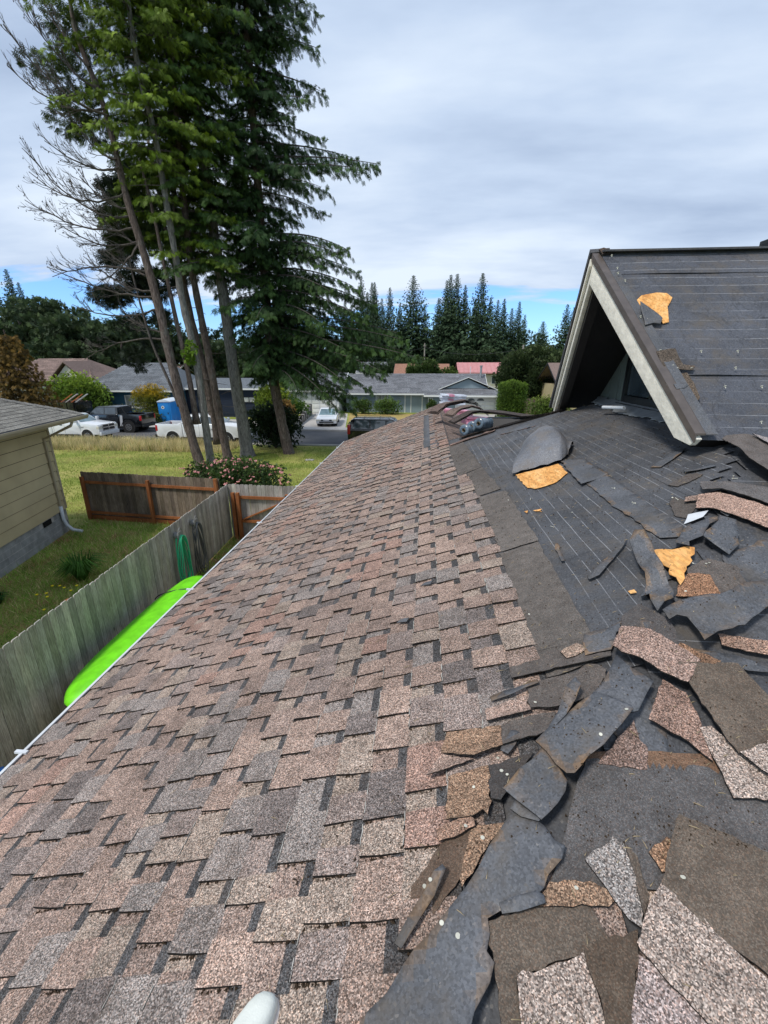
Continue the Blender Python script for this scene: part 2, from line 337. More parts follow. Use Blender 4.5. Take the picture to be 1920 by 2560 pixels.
mb=MB(); mb.add([(-2.3,15.02,2.8),(2.8,15.02,2.8),(.42,15.02,4.0)],[(0,1,2)]); mb.build('gable_wall','tan_siding',house,fix=False)
# felt sheets, overlapped strips with a little wave
def felt_strip(name,mat,parent,x0,x1,y0,y1,zf,w,clip,step=.09,amp=.004,seed=0):
    nx=max(2,int((x1-x0)/step)); ny=max(2,int((y1-y0)/step)); bm=bmesh.new(); g={}
    for i in range(nx+1):
        for j in range(ny+1):
            x=x0+(x1-x0)*i/nx; y=y0+(y1-y0)*j/ny
            if not clip(x,y): continue
            q=noise.noise((x*2.3+seed,y*2.3,seed)); q2=noise.noise((x*9,y*2+seed,3))
            g[i,j]=bm.verts.new((x,y,zf(x,y)+w+amp*(q+.4*q2)))
    for i in range(nx):
        for j in range(ny):
            k=[g.get(t) for t in ((i,j),(i+1,j),(i+1,j+1),(i,j+1))]
            if all(k): bm.faces.new(k)
    me=bpy.data.meshes.new(name); bm.to_mesh(me); bm.free(); me.materials.append(MAT[mat]); me.polygons.foreach_set('use_smooth',np.ones(len(me.polygons),dtype=bool))
    return link(name,me,parent)
inA=lambda x,y: y>1.3*x+.40 and y<8.7-.75*x
for k,(a,b,y0) in enumerate(((.55,1.22,.9),(1.18,1.80,1.6),(1.76,2.42,2.4),(2.38,3.0,3.3),(2.95,4.0,4.0))):
    felt_strip('felt_sheet','felt_west',house,a,b,y0,8.4,zA,.0+.003*k,inA,seed=k*3.1)
inB=lambda x,y: y<1.3*x+.50
for k,(a,b) in enumerate(((1.24,2.1),(2.06,2.95),(2.9,3.75))):
    felt_strip('felt_sheet','felt_south',house,.3,4.4,a,b,zB,.001+.003*k,inB,seed=20+k*2.3)
# ---- shingle courses on the west slope
EX=.153; XTOP=.59
pal=[((.285,.212,.174),5),((.262,.198,.165),4),((.318,.236,.192),3),((.255,.205,.180),3),((.245,.215,.195),1.7),((.165,.140,.128),1.0),((.305,.245,.20),2)]
def pick(): 
    return jit(random.choices([p[0] for p in pal],[p[1] for p in pal])[0],.10)
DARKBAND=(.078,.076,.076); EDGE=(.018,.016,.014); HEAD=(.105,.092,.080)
nA=Vector((-.4,0,1)).normalized()
def P_A(x,y,w): return (x+nA.x*w,y,zA(x,y)+nA.z*w)
def xr(y):            # right limit of the laid courses
    if y<1.10: return -9 if y<-.6 else (y-.60)/1.3+.02-.05
    if y<1.75: return (y-.62)/1.3-.04
    if y<5.5: return XTOP+.02
    if y<7.6: return XTOP-.12+.03
    return .42
courses=[]; tabs=[]
for j in range(24):
    xb=XTOP-EX*(j+1); xt=xb+EX
    if xb<-2.80: break
    y=-.9 if xb<-.4 else -.2; ymax=15.42
    # base laminate, one long course with slightly uneven bottom edge
    mb=MB(); yy=y; prev=None
    yc=y; seg=[]
    while yc<ymax:
        l=random.uniform(.8,1.05); seg.append((yc,min(yc+l,ymax),pick())); yc+=l
    for (a,b,col) in seg:
        n=max(1,int((b-a)/.17)); 
        for i in range(n):
            ya=a+(b-a)*i/n; yb=a+(b-a)*(i+1)/n
            if xr((ya+yb)/2)<xt-.03: continue
            e=random.uniform(-.003,.003); t=.0075
            c2=jit(col,.05)
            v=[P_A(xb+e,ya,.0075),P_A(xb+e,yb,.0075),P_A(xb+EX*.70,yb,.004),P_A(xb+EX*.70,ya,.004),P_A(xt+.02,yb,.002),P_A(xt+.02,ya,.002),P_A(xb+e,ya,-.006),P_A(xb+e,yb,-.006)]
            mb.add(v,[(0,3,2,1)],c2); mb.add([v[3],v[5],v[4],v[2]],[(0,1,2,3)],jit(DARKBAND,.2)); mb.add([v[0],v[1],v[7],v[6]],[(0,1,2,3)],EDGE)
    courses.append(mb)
    yy=y+random.uniform(0,.1)
    # blocks of similar colour run along the roof
    while yy<ymax:
        wl=random.uniform(.09,.22); gap=random.choice([random.uniform(.06,.13),random.uniform(.07,.20),.014])
        ya,yb=yy,min(yy+wl,ymax); yy+=wl+gap
        if xr((ya+yb)/2)<xt-.03: continue
        if 7.9<ya<13.6 and -.02<xb+EX/2<.20+.0: continue
        blk=noise.noise((j*.55,ya*.9,4.2)); c=pick()
        if blk>.36: c=jit((.240,.208,.188),.15)
        elif blk<-.38: c=jit((.30,.20,.16),.10)
        tabs.append((xb,xt,ya,yb,c,j))
def tab_mesh(mb,T):
    xb,xt,ya,yb,c,j=T
    t=random.uniform(.016,.021); lift=random.random()
    if lift>.9: t+=.009
    e=[random.uniform(-.004,.004) for _ in range(6)]; sk=random.uniform(-.006,.006)
    ym=(ya+yb)/2+random.uniform(-.02,.02)
    fl=random.uniform(0,.010)
    b0=P_A(xb+e[0]-.001,ya+fl,t); bm_=P_A(xb+e[1],ym,t-.001); b1=P_A(xb+e[2],yb-random.uniform(0,.008),t)
    m0=P_A(xb+EX*.5,ya+sk*.5,t*.62+.003); m1=P_A(xb+EX*.5,yb+sk*.5,t*.62+.003); mm=P_A(xb+EX*.5,ym,t*.62+.003)
    t0=P_A(xt+.006,ya+sk,.0065); t1=P_A(xt+.006,yb+sk,.0065); tm=P_A(xt+.006,ym,.0065)
    top=[b0,bm_,b1,m0,mm,m1,t0,tm,t1]
    dn=lambda p_,k:(p_[0]+.4*k*.93,p_[1],p_[2]-k*.93)
    low=[dn(p_,.012) for p_ in top]
    mb.add(top,[(0,3,4,1),(1,4,5,2),(3,6,7,4),(4,7,8,5)],c)
    vs=top+low
    mb.add(vs,[(0,1,10,9),(1,2,11,10)],EDGE); 
    side=tuple(v*.4 for v in c)
    mb.add(vs,[(3,0,9,12),(6,3,12,15),(2,5,14,11),(5,8,17,14)],EDGE)
tabs.sort(key=lambda T:(((T[0]+T[1])/2-0)**2+((T[2]+T[3])/2)**2) if (T[3]>.45 and (T[0]+T[1])/2>-(T[3])*1.0-.3) else 999)
for mb in courses:
    if mb.v: mb.build('shingle_course','shingle_granules',house,fix=False)
for T in tabs[:300]:
    mb=MB(); tab_mesh(mb,T); mb.build('shingle','shingle_granules',house,fix=False)
mb=MB()
for T in tabs[300:]: tab_mesh(mb,T)
mb.build('shingle_field','shingle_granules',house,fix=False,kind='stuff')
# exposed headlap strips of the last courses, stepping along the tear line
def flat_piece(name,pts,zf,w,th,mat,parent,col=(1,1,1),jitter=.004,step=.05,curl=(),wave=.0025,grid=.05,seed=0,fade=None,**k):
    # a torn sheet: ragged outline, small waves, raised corners, real thickness
    pts=[Vector((a,b)) for a,b in pts]; ol=[]
    for i,p_ in enumerate(pts):
        q=pts[(i+1)%len(pts)]; L_=(q-p_).length; n=max(1,int(L_/step))
        for t in range(n):
            r=p_.lerp(q,t/n)
            if t>0: r=r+Vector((random.gauss(0,jitter),random.gauss(0,jitter)))
            ol.append(r)
    x0=min(p_.x for p_ in pts);x1=max(p_.x for p_ in pts);y0=min(p_.y for p_ in pts);y1=max(p_.y for p_ in pts)
    inn=[]; gx=max(1,int((x1-x0)/grid)); gy=max(1,int((y1-y0)/grid))
    for i in range(gx+1):
        for j in range(gy+1): inn.append(Vector((x0+(i+.5)*(x1-x0)/(gx+1)+random.uniform(-.1,.1)*grid,y0+(j+.5)*(y1-y0)/(gy+1)+random.uniform(-.1,.1)*grid)))
    n=len(ol); vc=ol+inn
    v2,e2,f2,*_=delaunay_2d_cdt(vc,[],[list(range(n))],1,1e-6)
    top=[]; S=max(x1-x0,y1-y0)
    for p_ in v2:
        h=w+wave*(noise.noise((p_.x*7+seed,p_.y*7,seed))*1.3+noise.noise((p_.x*19,p_.y*19+seed,1))*.5)
        for dx,dy,am in curl:
            l=math.hypot(dx,dy); dx_,dy_=dx/l,dy/l
            pr=[(a*dx_+b*dy_) for a,b in ((q.x,q.y) for q in pts)]; t=((p_.x*dx_+p_.y*dy_)-min(pr))/(max(pr)-min(pr)+1e-6); h+=am*max(0,t)**2.5
        top.append((p_.x,p_.y,zf(p_.x,p_.y)+h))
    bot=[(x,y,z-th) for x,y,z in top]; nv=len(top)
    fs=[]; cnt={}
    for f in f2:
        a=sum((v2[f[i]].x*v2[f[(i+1)%len(f)]].y-v2[f[(i+1)%len(f)]].x*v2[f[i]].y) for i in range(len(f)))
        if a<0: f=list(reversed(f))
        fs.append(tuple(f))
        for i in range(len(f)): cnt[(f[i],f[(i+1)%len(f)])]=1
    side=[(b,a,a+nv,b+nv) for (a,b) in cnt if (b,a) not in cnt]
    cols=[]
    for f in fs:
        c=col
        if fade: 
            cx=sum(v2[i].x for i in f)/len(f); cy=sum(v2[i].y for i in f)/len(f); c=fade(cx,cy,col)
        cols.append(c)
    allf=fs+[tuple(reversed([i+nv for i in f])) for f in fs]+side
    cols=cols+[EDGE]*(len(allf)-len(cols))
    me=tri_mesh(name,top+bot,allf,[mat],cols)
    if mat.startswith('felt'):
        me.polygons.foreach_set('use_smooth',np.array([True]*len(fs)*2+[False]*len(side)))
    return link(name,me,parent,**k)
for pts in ([(.57,3.0),(.83,3.01),(.815,1.90),(.768,1.855),(.57,1.86)],[(.57,4.43),(.823,4.35),(.835,3.02),(.586,3.03)],[(.55,5.48),(.733,5.55),(.795,4.45),(.569,4.46)],[(.57,1.86),(.78,1.865),(.75,1.72),(.82,1.69),(.569,1.673)],[(.42,7.6),(.66,7.7),(.74,5.56),(.45,5.5)]):
    flat_piece('shingle_headlap',pts,soft,.010,.004,'headlap_granules',house,jit((.125,.112,.100),.12),seed=random.random()*9)
# ---- stripped ridge line on the far wing
flat_piece('ridge_felt',[(-.02,13.6),(.21,13.5),(.24,8.9),(.30,7.9),(.17,7.85),(.13,8.3),(.0,8.35)],zA,.012,.003,'felt_torn',house,jitter=.01,step=.12,grid=.3)
mb=MB()
for k in range(34):
    y=7.95+k*.215
    if y>15.3: break
    c=jit((.25,.165,.13),.14); e=random.uniform(-.01,.01)
    for s in (0,):
        v=[(.23+e,y,zA(.23,y)+.016),(.44,y,zA(.42,y)+.018),(.44,y+.21,zA(.42,y)+.010),(.23+e,y+.21,zA(.23,y)+.008)]
        mb.add(v,[(0,1,2,3)],c); mb.add([v[0],v[1],(v[1][0],y,v[1][2]-.012),(v[0][0],y,v[0][2]-.012)],[(0,3,2,1)],EDGE)
mb.build('ridge_cap_row','shingle_granules',house,fix=False)
mb=MB()
for j in range(16):
    x0=.42+j*.17
    for k in range(28):
        y=8.2+k*.26+random.uniform(-.02,.02)
        if y>15.2 or y<8.02+.75*x0: continue
        c=jit((.20,.15,.125),.15); w=random.uniform(.20,.25)
        v=[(x0,y,zE(x0,y)+.004),(x0+.18,y,zE(x0+.18,y)+.012),(x0+.18,y+w,zE(x0+.18,y)+.012),(x0,y+w,zE(x0,y)+.004)]
        mb.add(v,[(0,1,2,3)],c)
mb.build('east_slope_shingles','shingle_granules',house,fix=False)
# ---- south slope: courses still in place below the tear line
mbs=[]
flat_piece('shingle_headlap',[(.36,.84),(.60,1.265),(1.3,1.285),(2.4,1.29),(2.4,.90),(.7,.90)],soft,.017,.004,'headlap_granules',house,(.105,.10,.098),seed=2,grid=.022,fade=lambda x,y,c:(.17,.105,.068) if y>1.225+.03*noise.noise((x*9,0,0)) else c)
for j in range(7):
    y1=.93-.17*j+.02; y0=y1-.17
    x=max((y0-.45)/1.3+.1,-1.2)
    while x<2.6:
        l=random.uniform(.14,.24); c=pick(); t=.013
        mb=MB(); v=[(x,y0,zB(x,y0)+t),(x+l,y0,zB(x,y0)+t),(x+l,y1,zB(x,y1)+.004),(x,y1,zB(x,y1)+.004)]
        mb.add(v,[(0,1,2,3)],c); mb.add([v[0],v[1],(v[1][0],y0,v[1][2]-.012),(v[0][0],y0,v[0][2]-.012)],[(0,3,2,1)],EDGE)
        mb.add([v[0],v[3],(v[3][0],v[3][1],v[3][2]-.012),(v[0][0],y0,v[0][2]-.012)],[(0,1,2,3)],EDGE)
        mb.build('shingle','shingle_granules',house,fix=False); x+=l+random.choice([.004,.06])
# ---- eave: white drip edge, fascia and gutter
xe=-2.78
mb=MB(); mb.prism([(xe-.03,-3.1,zA(xe,0)+.016),(xe+.006,-3.1,zA(xe,0)+.030),(xe+.006,-3.1,zA(xe,0)+.024),(xe-.028,-3.1,zA(xe,0)-.05),(xe-.036,-3.1,zA(xe,0)-.05)],(0,18.52,0)); mb.build('drip_edge','white_metal',house)
gx=xe+.03
mb=MB(); mb.prism([(gx,-3.1,zA(xe,0)-.05),(gx,-3.1,zA(xe,0)-.12),(gx-.05,-3.1,zA(xe,0)-.12),(gx-.062,-3.1,zA(xe,0)-.055),(gx-.052,-3.1,zA(xe,0)-.055),(gx-.042,-3.1,zA(xe,0)-.112),(gx-.008,-3.1,zA(xe,0)-.112),(gx-.008,-3.1,zA(xe,0)-.05)],(0,18.5,0)); mb.build('gutter','white_metal',house)
mb=MB(); mb.box(xe+.0,xe+.03,-3.1,15.3,zA(xe,0)-.2,zA(xe,0)-.03); mb.build('fascia','white_paint',house)
for yy in (2.2,4.6,7.0,9.4,11.8,14.2):
    mb=MB(); mb.box(xe-.06,xe+.03,yy,yy+.025,zA(xe,0)+.018,zA(xe,0)+.034); mb.build('gutter_clip','white_metal',house)
# ------------------------------------------------------------ dormer (a part of the house with pieces of its own)
DS=.87
def zD(x,y): return 4.95+DS*(y-3.62)
AP=Vector((1.78,5.5,zD(0,5.5))); NBm=Vector((2.10,3.62,4.95)); FBm=Vector((2.10,7.45,4.90))
mb=MB()
far=lambda y:4.90+(AP.z-4.90)*(7.45-y)/1.95
Lp=[Vector((2.10,3.62,4.95)),AP,Vector((8,5.5,AP.z)),Vector((8,3.62,4.95))]; Rp=[Vector((2.10,7.45,4.90)),AP,Vector((8,5.5,AP.z)),Vector((8,7.45,4.90))]
nN=Vector((0,-DS,1)).normalized(); nF=Vector((0,.86,1)).normalized()
mb.prism([p_-nN*.012 for p_ in Lp],-nN*.10); mb.prism([p_-nF*.012 for p_ in Rp],-nF*.10)
dormer=mb.build('dormer','dark_trim',house)
def dorm_felt(name,y0,y1,w,seed):
    nx=70; ny=max(3,int((y1-y0)/.035)); V=[];F_=[]
    for i in range(nx+1):
        for j in range(ny+1):
            y=y0+(y1-y0)*j/ny; xl=2.10-.32*(y-3.62)/1.88+.012; x=xl+(6.0-xl)*(i/nx)
            fold=max(0,noise.noise((x*1.1,y*14,seed)))*.020+noise.noise((x*.6,y*7,seed+4))*.008
            h=w+fold*min(1,i/5); V.append((x+nN.x*h,y+nN.y*h,zD(x,y)+nN.z*h))
    for i in range(nx):
        for j in range(ny): a=i*(ny+1)+j; F_.append((a,a+ny+1,a+ny+2,a+1))
    me=tri_mesh(name,V,F_,['felt_dormer'],None,None,True); return link(name,me,dormer)
for k,(a,b) in enumerate(((3.60,4.16),(4.12,4.72),(4.68,5.24),(5.20,5.52))): dorm_felt('felt_sheet',a,b,.004+.0035*k,k*5.)
mb=MB(); mb.box(1.80,8,5.40,5.60,AP.z+.0,AP.z+.018); mb.build('ridge_board','felt_plain',dormer)
# far slope felt edge seen along the rake
mb=MB(); mb.prism([Vector((2.0,7.53,4.80)),Vector((1.70,5.5,AP.z+.01)),Vector((1.90,5.5,AP.z+.02)),Vector((2.25,7.53,4.84))],nF*.05); mb.build('rake_felt','felt_plain',dormer)
def rake(name,mat,a,b,inx,outx,drop0,drop1,**k):   # board following a sloping edge, between two drops below it
    a=Vector(a);b=Vector(b); mb=MB(); Z=Vector((0,0,1))
    p=[a+Vector((inx,0,-drop0)),b+Vector((inx,0,-drop0)),b+Vector((inx,0,-drop1)),a+Vector((inx,0,-drop1))]
    mb.prism(p,(outx-inx,0,0)); return mb.build(name,mat,dormer,**k)
nb2=Vector((2.10,3.56,4.965)); ap2=Vector((1.78,5.5,AP.z-.02)); fb2=Vector((2.10,7.47,4.90))
mb=MB(); mb.prism([nb2+Vector((-.045,0,-.02)),ap2+Vector((-.045,0,-.02)),ap2+Vector((-.045,0,-.275)),nb2+Vector((-.045-.32*.235/1.94,.235,-.045)),nb2+Vector((-.045-.01,.05,-.075))],(.045,0,0)); mb.build('rake_board','rake_cream',dormer,bevel=.004)
rake('rake_board','rake_cream',fb2,ap2,-.045,0.0,.10,.24,bevel=.004)
rake('rake_trim','rake_cream',fb2,ap2,-.075,-.047,.03,.10,bevel=.003)
rake('soffit_board','dark_trim',fb2,ap2,.002,.10,.10,.36)
rake('soffit_board','dark_trim',nb2+Vector((-.03,.2,.174)),ap2,.002,.06,.10,.26)
# brown metal edge along the near rake
d=(ap2-nb2).normalized(); mb=MB()
mb.prism([nb2+Vector((-.062,0,.025)),nb2+Vector((-.062,0,-.045)),nb2+Vector((-.048,0,-.045)),nb2+Vector((-.048,0,.010)),nb2+Vector((.015,0,.010)),nb2+Vector((.015,0,.025))],ap2-nb2); mb.build('drip_edge','brown_metal',dormer)
mb=MB(); o_=nN*.012; mb.prism([nb2+Vector((.015,0,.012))+o_,nb2+Vector((.10,0,.012))+o_,nb2+Vector((.10,0,.005))+o_,nb2+Vector((.015,0,.005))+o_],(ap2-nb2)*.98); mb.build('edge_flashing','felt_torn',dormer)
# recessed gable wall, upright panels, window
XW=2.62
mb=MB(); 
yy=3.9
zt=lambda y: min(zD(0,y),far(y))-.13
pan=[3.95,4.62]+[6.24,6.52,6.80,7.10]
for a,b in ((3.9,4.75),(6.27,6.55),(6.555,6.83),(6.835,7.2)):
    mb=MB(); mb.prism([(XW,a,4.9),(XW,b-.006,4.9),(XW,b-.006,zt(b)),(XW,a,zt(a))],(.05,0,0)); mb.build('siding_panel','dormer_siding',dormer)
mb=MB(); mb.prism([(XW,4.75,5.66),(XW,6.27,5.66),(XW,6.27,zt(6.27)),(XW,5.5,zt(5.5)),(XW,4.75,zt(4.75))],(.05,0,0)); mb.build('siding_panel','dark_trim',dormer)
mb=MB(); 
for bx in ((4.75,4.83,5.0,5.66),(6.19,6.27,5.0,5.66),(4.83,6.19,5.58,5.66),(4.83,6.19,5.0,5.09),(5.48,5.53,5.09,5.58)): mb.box(XW-.05,XW+.03,*bx)
win=mb.build('window_frame','window_frame',dormer,bevel=.004)
mb=MB(); mb.box(XW-.02,XW-.012,4.84,5.475,5.10,5.575); mb.box(XW-.02,XW-.012,5.535,6.18,5.10,5.575); mb.build('pane','glass_dark',dormer)
mb=MB(); mb.box(XW-.10,XW-.03,4.42,6.30,4.955,4.995); mb.build('window_sill','window_frame',dormer)
flat_piece('base_flashing',[(2.42,6.9),(2.58,7.1),(2.60,4.2),(2.36,4.2),(2.40,5.0),(2.33,5.7),(2.42,6.2)],zA,.03,.004,'flashing',dormer,jitter=.012,wave=.008)
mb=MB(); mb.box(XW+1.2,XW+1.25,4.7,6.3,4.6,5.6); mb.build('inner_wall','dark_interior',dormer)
mb=MB(); mb.box(3.42,3.62,5.42,5.6,AP.z+.02,AP.z+.10); mb.build('roof_vent','black_plastic',dormer,bevel=.01)
def at_dormer(px,py):
    d=_look*FPX+_X*(px-960)-_up*(py-1280); n=np.array([0,-DS,1]); t=(4.95-DS*3.62-EYE)/(n@d); return (t*d[0],t*d[1])
def Z3(pts): return [at_dormer(1340+x*.3496,580+y*.3496) for x,y in pts]
flat_piece('sheathing_patch',Z3([(710,520),(750,480),(860,460),(930,465),(970,495),(935,560),(945,670),(905,680),(870,640),(800,600),(730,570)]),zD,.034,.006,'plywood',dormer,jitter=.004,wave=.001,label='bare orange plywood showing through the torn dormer felt')
flat_piece('torn_felt',Z3([(730,590),(800,610),(860,640),(895,670),(880,710),(830,705),(770,725)]),zD,.066,.006,'felt_torn',dormer,curl=((-1,1,.05),),jitter=.006)
flat_piece('shingle_scrap',Z3([(850,910),(900,900),(985,890),(1010,950),(1040,1005),(1125,1015),(1110,1045),(1040,1040),(905,1030)]),zD,.066,.006,'shingle_granules',dormer,(.10,.08,.062),jitter=.005)
flat_piece('shingle_scrap',Z3([(905,1040),(1070,1060),(1120,1140),(1160,1240),(1120,1300),(1040,1290),(960,1160)]),zD,.062,.006,'shingle_granules',dormer,(.11,.085,.062),jitter=.005)
flat_piece('shingle_scrap',Z3([(970,1160),(1050,1150),(1075,1170),(1050,1190),(990,1195)]),zD,.080,.006,'felt_torn',dormer,jitter=.004)
flat_piece('shingle_scrap',Z3([(445,160),(480,150),(530,165),(540,185),(470,195)]),zD,.05,.02,'shingle_granules',dormer,(.09,.065,.05),jitter=.003)
# ------------------------------------------------------------ torn pieces lying loose on the roof
TAB=(.33,.24,.195); TABL=(.32,.26,.22); TABR=(.25,.165,.11); HD=(.12,.105,.094); HDB=(.125,.10,.078)
def loose(name,label,cat,pts,kind,w,group=None,col=None,curl=(),wave=.003,jitter=.004,parts=(),grid=.045,th=None,**k):
    fm='felt_torn' if kind=='felt' else 'shingle_granules'
    th=th or (.003 if kind=='felt' else .005)
    o=flat_piece(name,pts,soft,w,th,fm,None,col or {'felt':(1,1,1),'tab':TAB,'head':HD,'rust':TABR}[kind],jitter=jitter,curl=curl,wave=wave,grid=grid,seed=random.random()*20,**k)
    o['label']=label; o['category']=cat
    if group: o['group']=group
    return o
def shingle_frag(label,pieces,w,curl=(),group='torn shingle pieces on the roof'):
    w=w*.75 if w>.035 else w; allp=[q for _,pts,_ in pieces for q in pts]; cx=sum(q[0] for q in allp)/len(allp); cy=sum(q[1] for q in allp)/len(allp)
    t=thing('torn_shingle',label,'shingle',(cx,cy,soft(cx,cy)+w),group=group)
    for n,pts,c in pieces:
        flat_piece(n,pts,soft,w+(.0035 if n=='tab' else 0),.005,'shingle_granules' if n=='tab' else 'headlap_granules',t,c,jitter=.0028,step=.022,curl=curl,wave=.0012,grid=.05,seed=random.random()*20)
    return t
# courses torn up along the hip, still nailed: each a dark headlap with its tabs
shingle_frag('uppermost of the lifted shingles by the hip, its dark band ending under felt scraps',[('headlap',[(0.425,1.703),(0.429,1.786),(0.576,1.787),(0.604,1.83),(0.751,1.774),(0.74,1.724),(0.834,1.713),(0.82,1.673),(0.626,1.689)],HD)],.020,((0,-1,.02),))
shingle_frag('second lifted shingle below the stepped brown edge, pale nail near its left end',[('headlap',[(0.46,1.50),(0.47,1.57),(0.482,1.659),(0.686,1.65),(0.789,1.622),(0.739,1.547),(0.69,1.472),(0.551,1.467)],HD),('tab',[(0.291,1.475),(0.298,1.565),(0.46,1.58),(0.46,1.48)],TAB)],.022,((0,-1,.025),))
shingle_frag('third lifted shingle with rusty brown middle, split along its lower edge',[('headlap',[(0.34,1.454),(0.436,1.47),(0.55,1.461),(0.516,1.388),(0.478,1.363),(0.33,1.34)],HD),('tab',[(0.105,1.381),(0.131,1.484),(0.34,1.454),(0.335,1.345),(0.223,1.318)],TABR),('tab',[(0.044,1.277),(0.105,1.381),(0.225,1.32)],TAB)],.026,((0,-1,.03),))
shingle_frag('rust stained shingle with two nails beside the long hip felt',[('headlap',[(0.27,1.29),(0.435,1.31),(0.394,1.254),(0.292,1.134),(0.262,1.15)],(.062,.058,.056)),('tab',[(0.111,1.102),(0.127,1.276),(0.272,1.29),(0.264,1.14),(0.244,1.09),(0.233,1.115),(0.202,1.099)],TABR)],.022,((0,-1,.02),))
shingle_frag('dirty brown shingle patch with two round nails above the bottom felt strip',[('headlap',[(0.11,1.06),(0.20,1.08),(0.145,.93),(0.02,.80),(0.0,.93)],(.12,.085,.062)),('tab',[(0.195,1.075),(.295,1.07),(0.15,.905),(.145,.93)],TABR)],.018)
# rightward scatter
shingle_frag('speckled brown shingle scrap under the big dark shingle, pointing down at bare felt',[('tab',[(0.84,1.363),(0.961,1.535),(1.026,1.485),(1.03,1.409),(1.001,1.242),(0.95,1.302)],(.24,.16,.125))],.030,((-1,0,.012),))
shingle_frag('brown shingle scrap half hidden under the crumpled hip felt',[('tab',[(0.623,1.219),(0.666,1.261),(0.741,1.325),(0.798,1.377),(0.791,1.306),(0.809,1.285),(0.779,1.209)],(.20,.14,.115))],.016)
shingle_frag('large dark shingle with pale tabs, tilted at the right edge below the torn felt',[('headlap',[(1.03,1.577),(1.258,1.587),(1.309,1.452),(1.337,1.374),(1.317,1.343),(1.222,1.307),(1.085,1.255),(1.061,1.363),(1.038,1.494)],HDB),('tab',[(1.085,1.255),(1.224,1.308),(1.317,1.343),(1.30,1.13),(1.20,1.12)],TABL)],.075,((0,1,.02),))
shingle_frag('pale speckled shingle strip running beneath the large tilted shingle',[('tab',[(1.01,1.352),(1.053,1.36),(1.12,1.26),(1.215,1.15),(1.184,1.134),(1.119,1.135),(1.006,1.133),(1.008,1.229)],TABL)],.045)
shingle_frag('light brown shingle bridging the black gap at the top of the hip felt',[('tab',[(0.827,1.693),(0.902,1.802),(0.967,1.754),(1.057,1.669),(1.126,1.593),(1.03,1.494),(0.948,1.534),(0.842,1.642)],(.30,.21,.17))],.095,((0,-1,.0),))
shingle_frag('widest dark shingle in the lower right corner, a nail in its split',[('headlap',[(0.814,1.072),(1.033,0.992),(1.25,0.93),(1.1,0.66),(0.92,0.72),(0.814,0.785),(0.687,0.898),(0.735,0.97)],HDB),('tab',[(0.687,0.898),(0.769,0.838),(0.814,0.785),(0.876,0.731),(1.05,.66),(0.99,0.56),(0.78,0.56),(0.581,0.759),(0.576,0.774),(0.631,0.845)],TABL)],.055,((-1,0,.008),))
shingle_frag('pale granule shingle wedged under the lower right shingle at the frame corner',[('tab',[(0.576,0.759),(0.634,0.719),(0.683,0.671),(0.78,0.55),(0.48,0.54),(0.518,0.657),(0.561,0.72)],(.31,.25,.23))],.035)
shingle_frag('dark shingle with pale tab lying square at the bottom edge beside the hip felt',[('headlap',[(0.205,0.803),(0.477,0.855),(0.494,0.834),(0.518,0.784),(0.455,0.757),(0.266,0.697),(0.26,0.55),(0.225,0.55),(0.214,0.715)],HDB),('tab',[(0.266,0.697),(0.443,0.756),(0.452,0.712),(0.46,0.653),(0.463,0.55),(0.262,0.55)],TABL)],.040,((-1,0,.008),))
shingle_frag('narrow dark shingle leaning across the pale tab at the bottom edge',[('headlap',[(0.443,0.756),(0.593,0.806),(0.579,0.767),(0.55,0.705),(0.523,0.658),(0.499,0.55),(0.455,0.55),(0.46,0.653)],(.10,.075,.055))],.052)
shingle_frag('small black and white speckled shingle scrap standing off the dark band',[('tab',[(0.492,0.931),(0.596,1.004),(0.623,0.987),(0.629,0.917),(0.626,0.849),(0.605,0.809),(0.577,0.823)],(.26,.235,.215)),('headlap',[(0.623,0.987),(0.652,0.963),(0.651,0.882),(0.61,0.813),(0.629,0.917)],HDB)],.045,((-1,0,.02),))
shingle_frag('thin rusty shingle strip crossing below the dark granule band',[('tab',[(0.386,0.885),(0.502,0.895),(0.577,0.876),(0.534,0.845),(0.36,0.832),(0.329,0.83)],TABR)],.034)
shingle_frag('rust brown shingle with a nail beside the triangle of bare wood',[('tab',[(1.22,1.996),(1.282,2.094),(1.346,2.151),(1.449,2.15),(1.435,2.014),(1.41,2.001)],(.26,.145,.085)),('headlap',[(1.366,2.194),(1.501,2.273),(1.62,2.222),(1.592,2.073),(1.511,2.006),(1.432,2.008),(1.449,2.15),(1.346,2.151)],HD)],.014)
shingle_frag('long pinkish shingle strip lying across the felt at the right edge',[('tab',[(1.665,2.737),(1.765,2.904),(2.018,2.744),(2.06,2.70),(2.25,2.60),(2.15,2.36),(1.982,2.438),(1.939,2.502),(1.828,2.602)],(.40,.27,.21))],.050)
shingle_frag('grey headlap shingle stacked behind the long pinkish strip',[('headlap',[(1.82,3.0),(1.858,3.065),(1.91,2.97),(2.15,2.9),(2.3,2.7),(2.2,2.66),(2.06,2.72),(1.989,2.79),(1.80,2.93)],(.15,.14,.135))],.070)
shingle_frag('big dark shingle under the dormer eave, speckled pale towards the right edge',[('headlap',[(2.239,3.56),(2.30,3.62),(2.55,3.42),(2.8,3.3),(2.8,2.95),(2.45,2.75),(2.258,2.878),(2.216,2.963),(2.179,3.151)],(.13,.115,.105)),('tab',[(2.40,3.5),(2.8,3.36),(2.8,3.05),(2.62,2.95),(2.50,3.15),(2.43,3.35)],(.30,.27,.26))],.11,((-1,0,.03),))
shingle_frag('dark offcut against the frame, on top of the long pinkish strip',[('headlap',[(2.10,2.74),(2.20,2.86),(2.36,2.74),(2.34,2.60),(2.19,2.58),(2.12,2.66)],(.12,.112,.108))],.090)
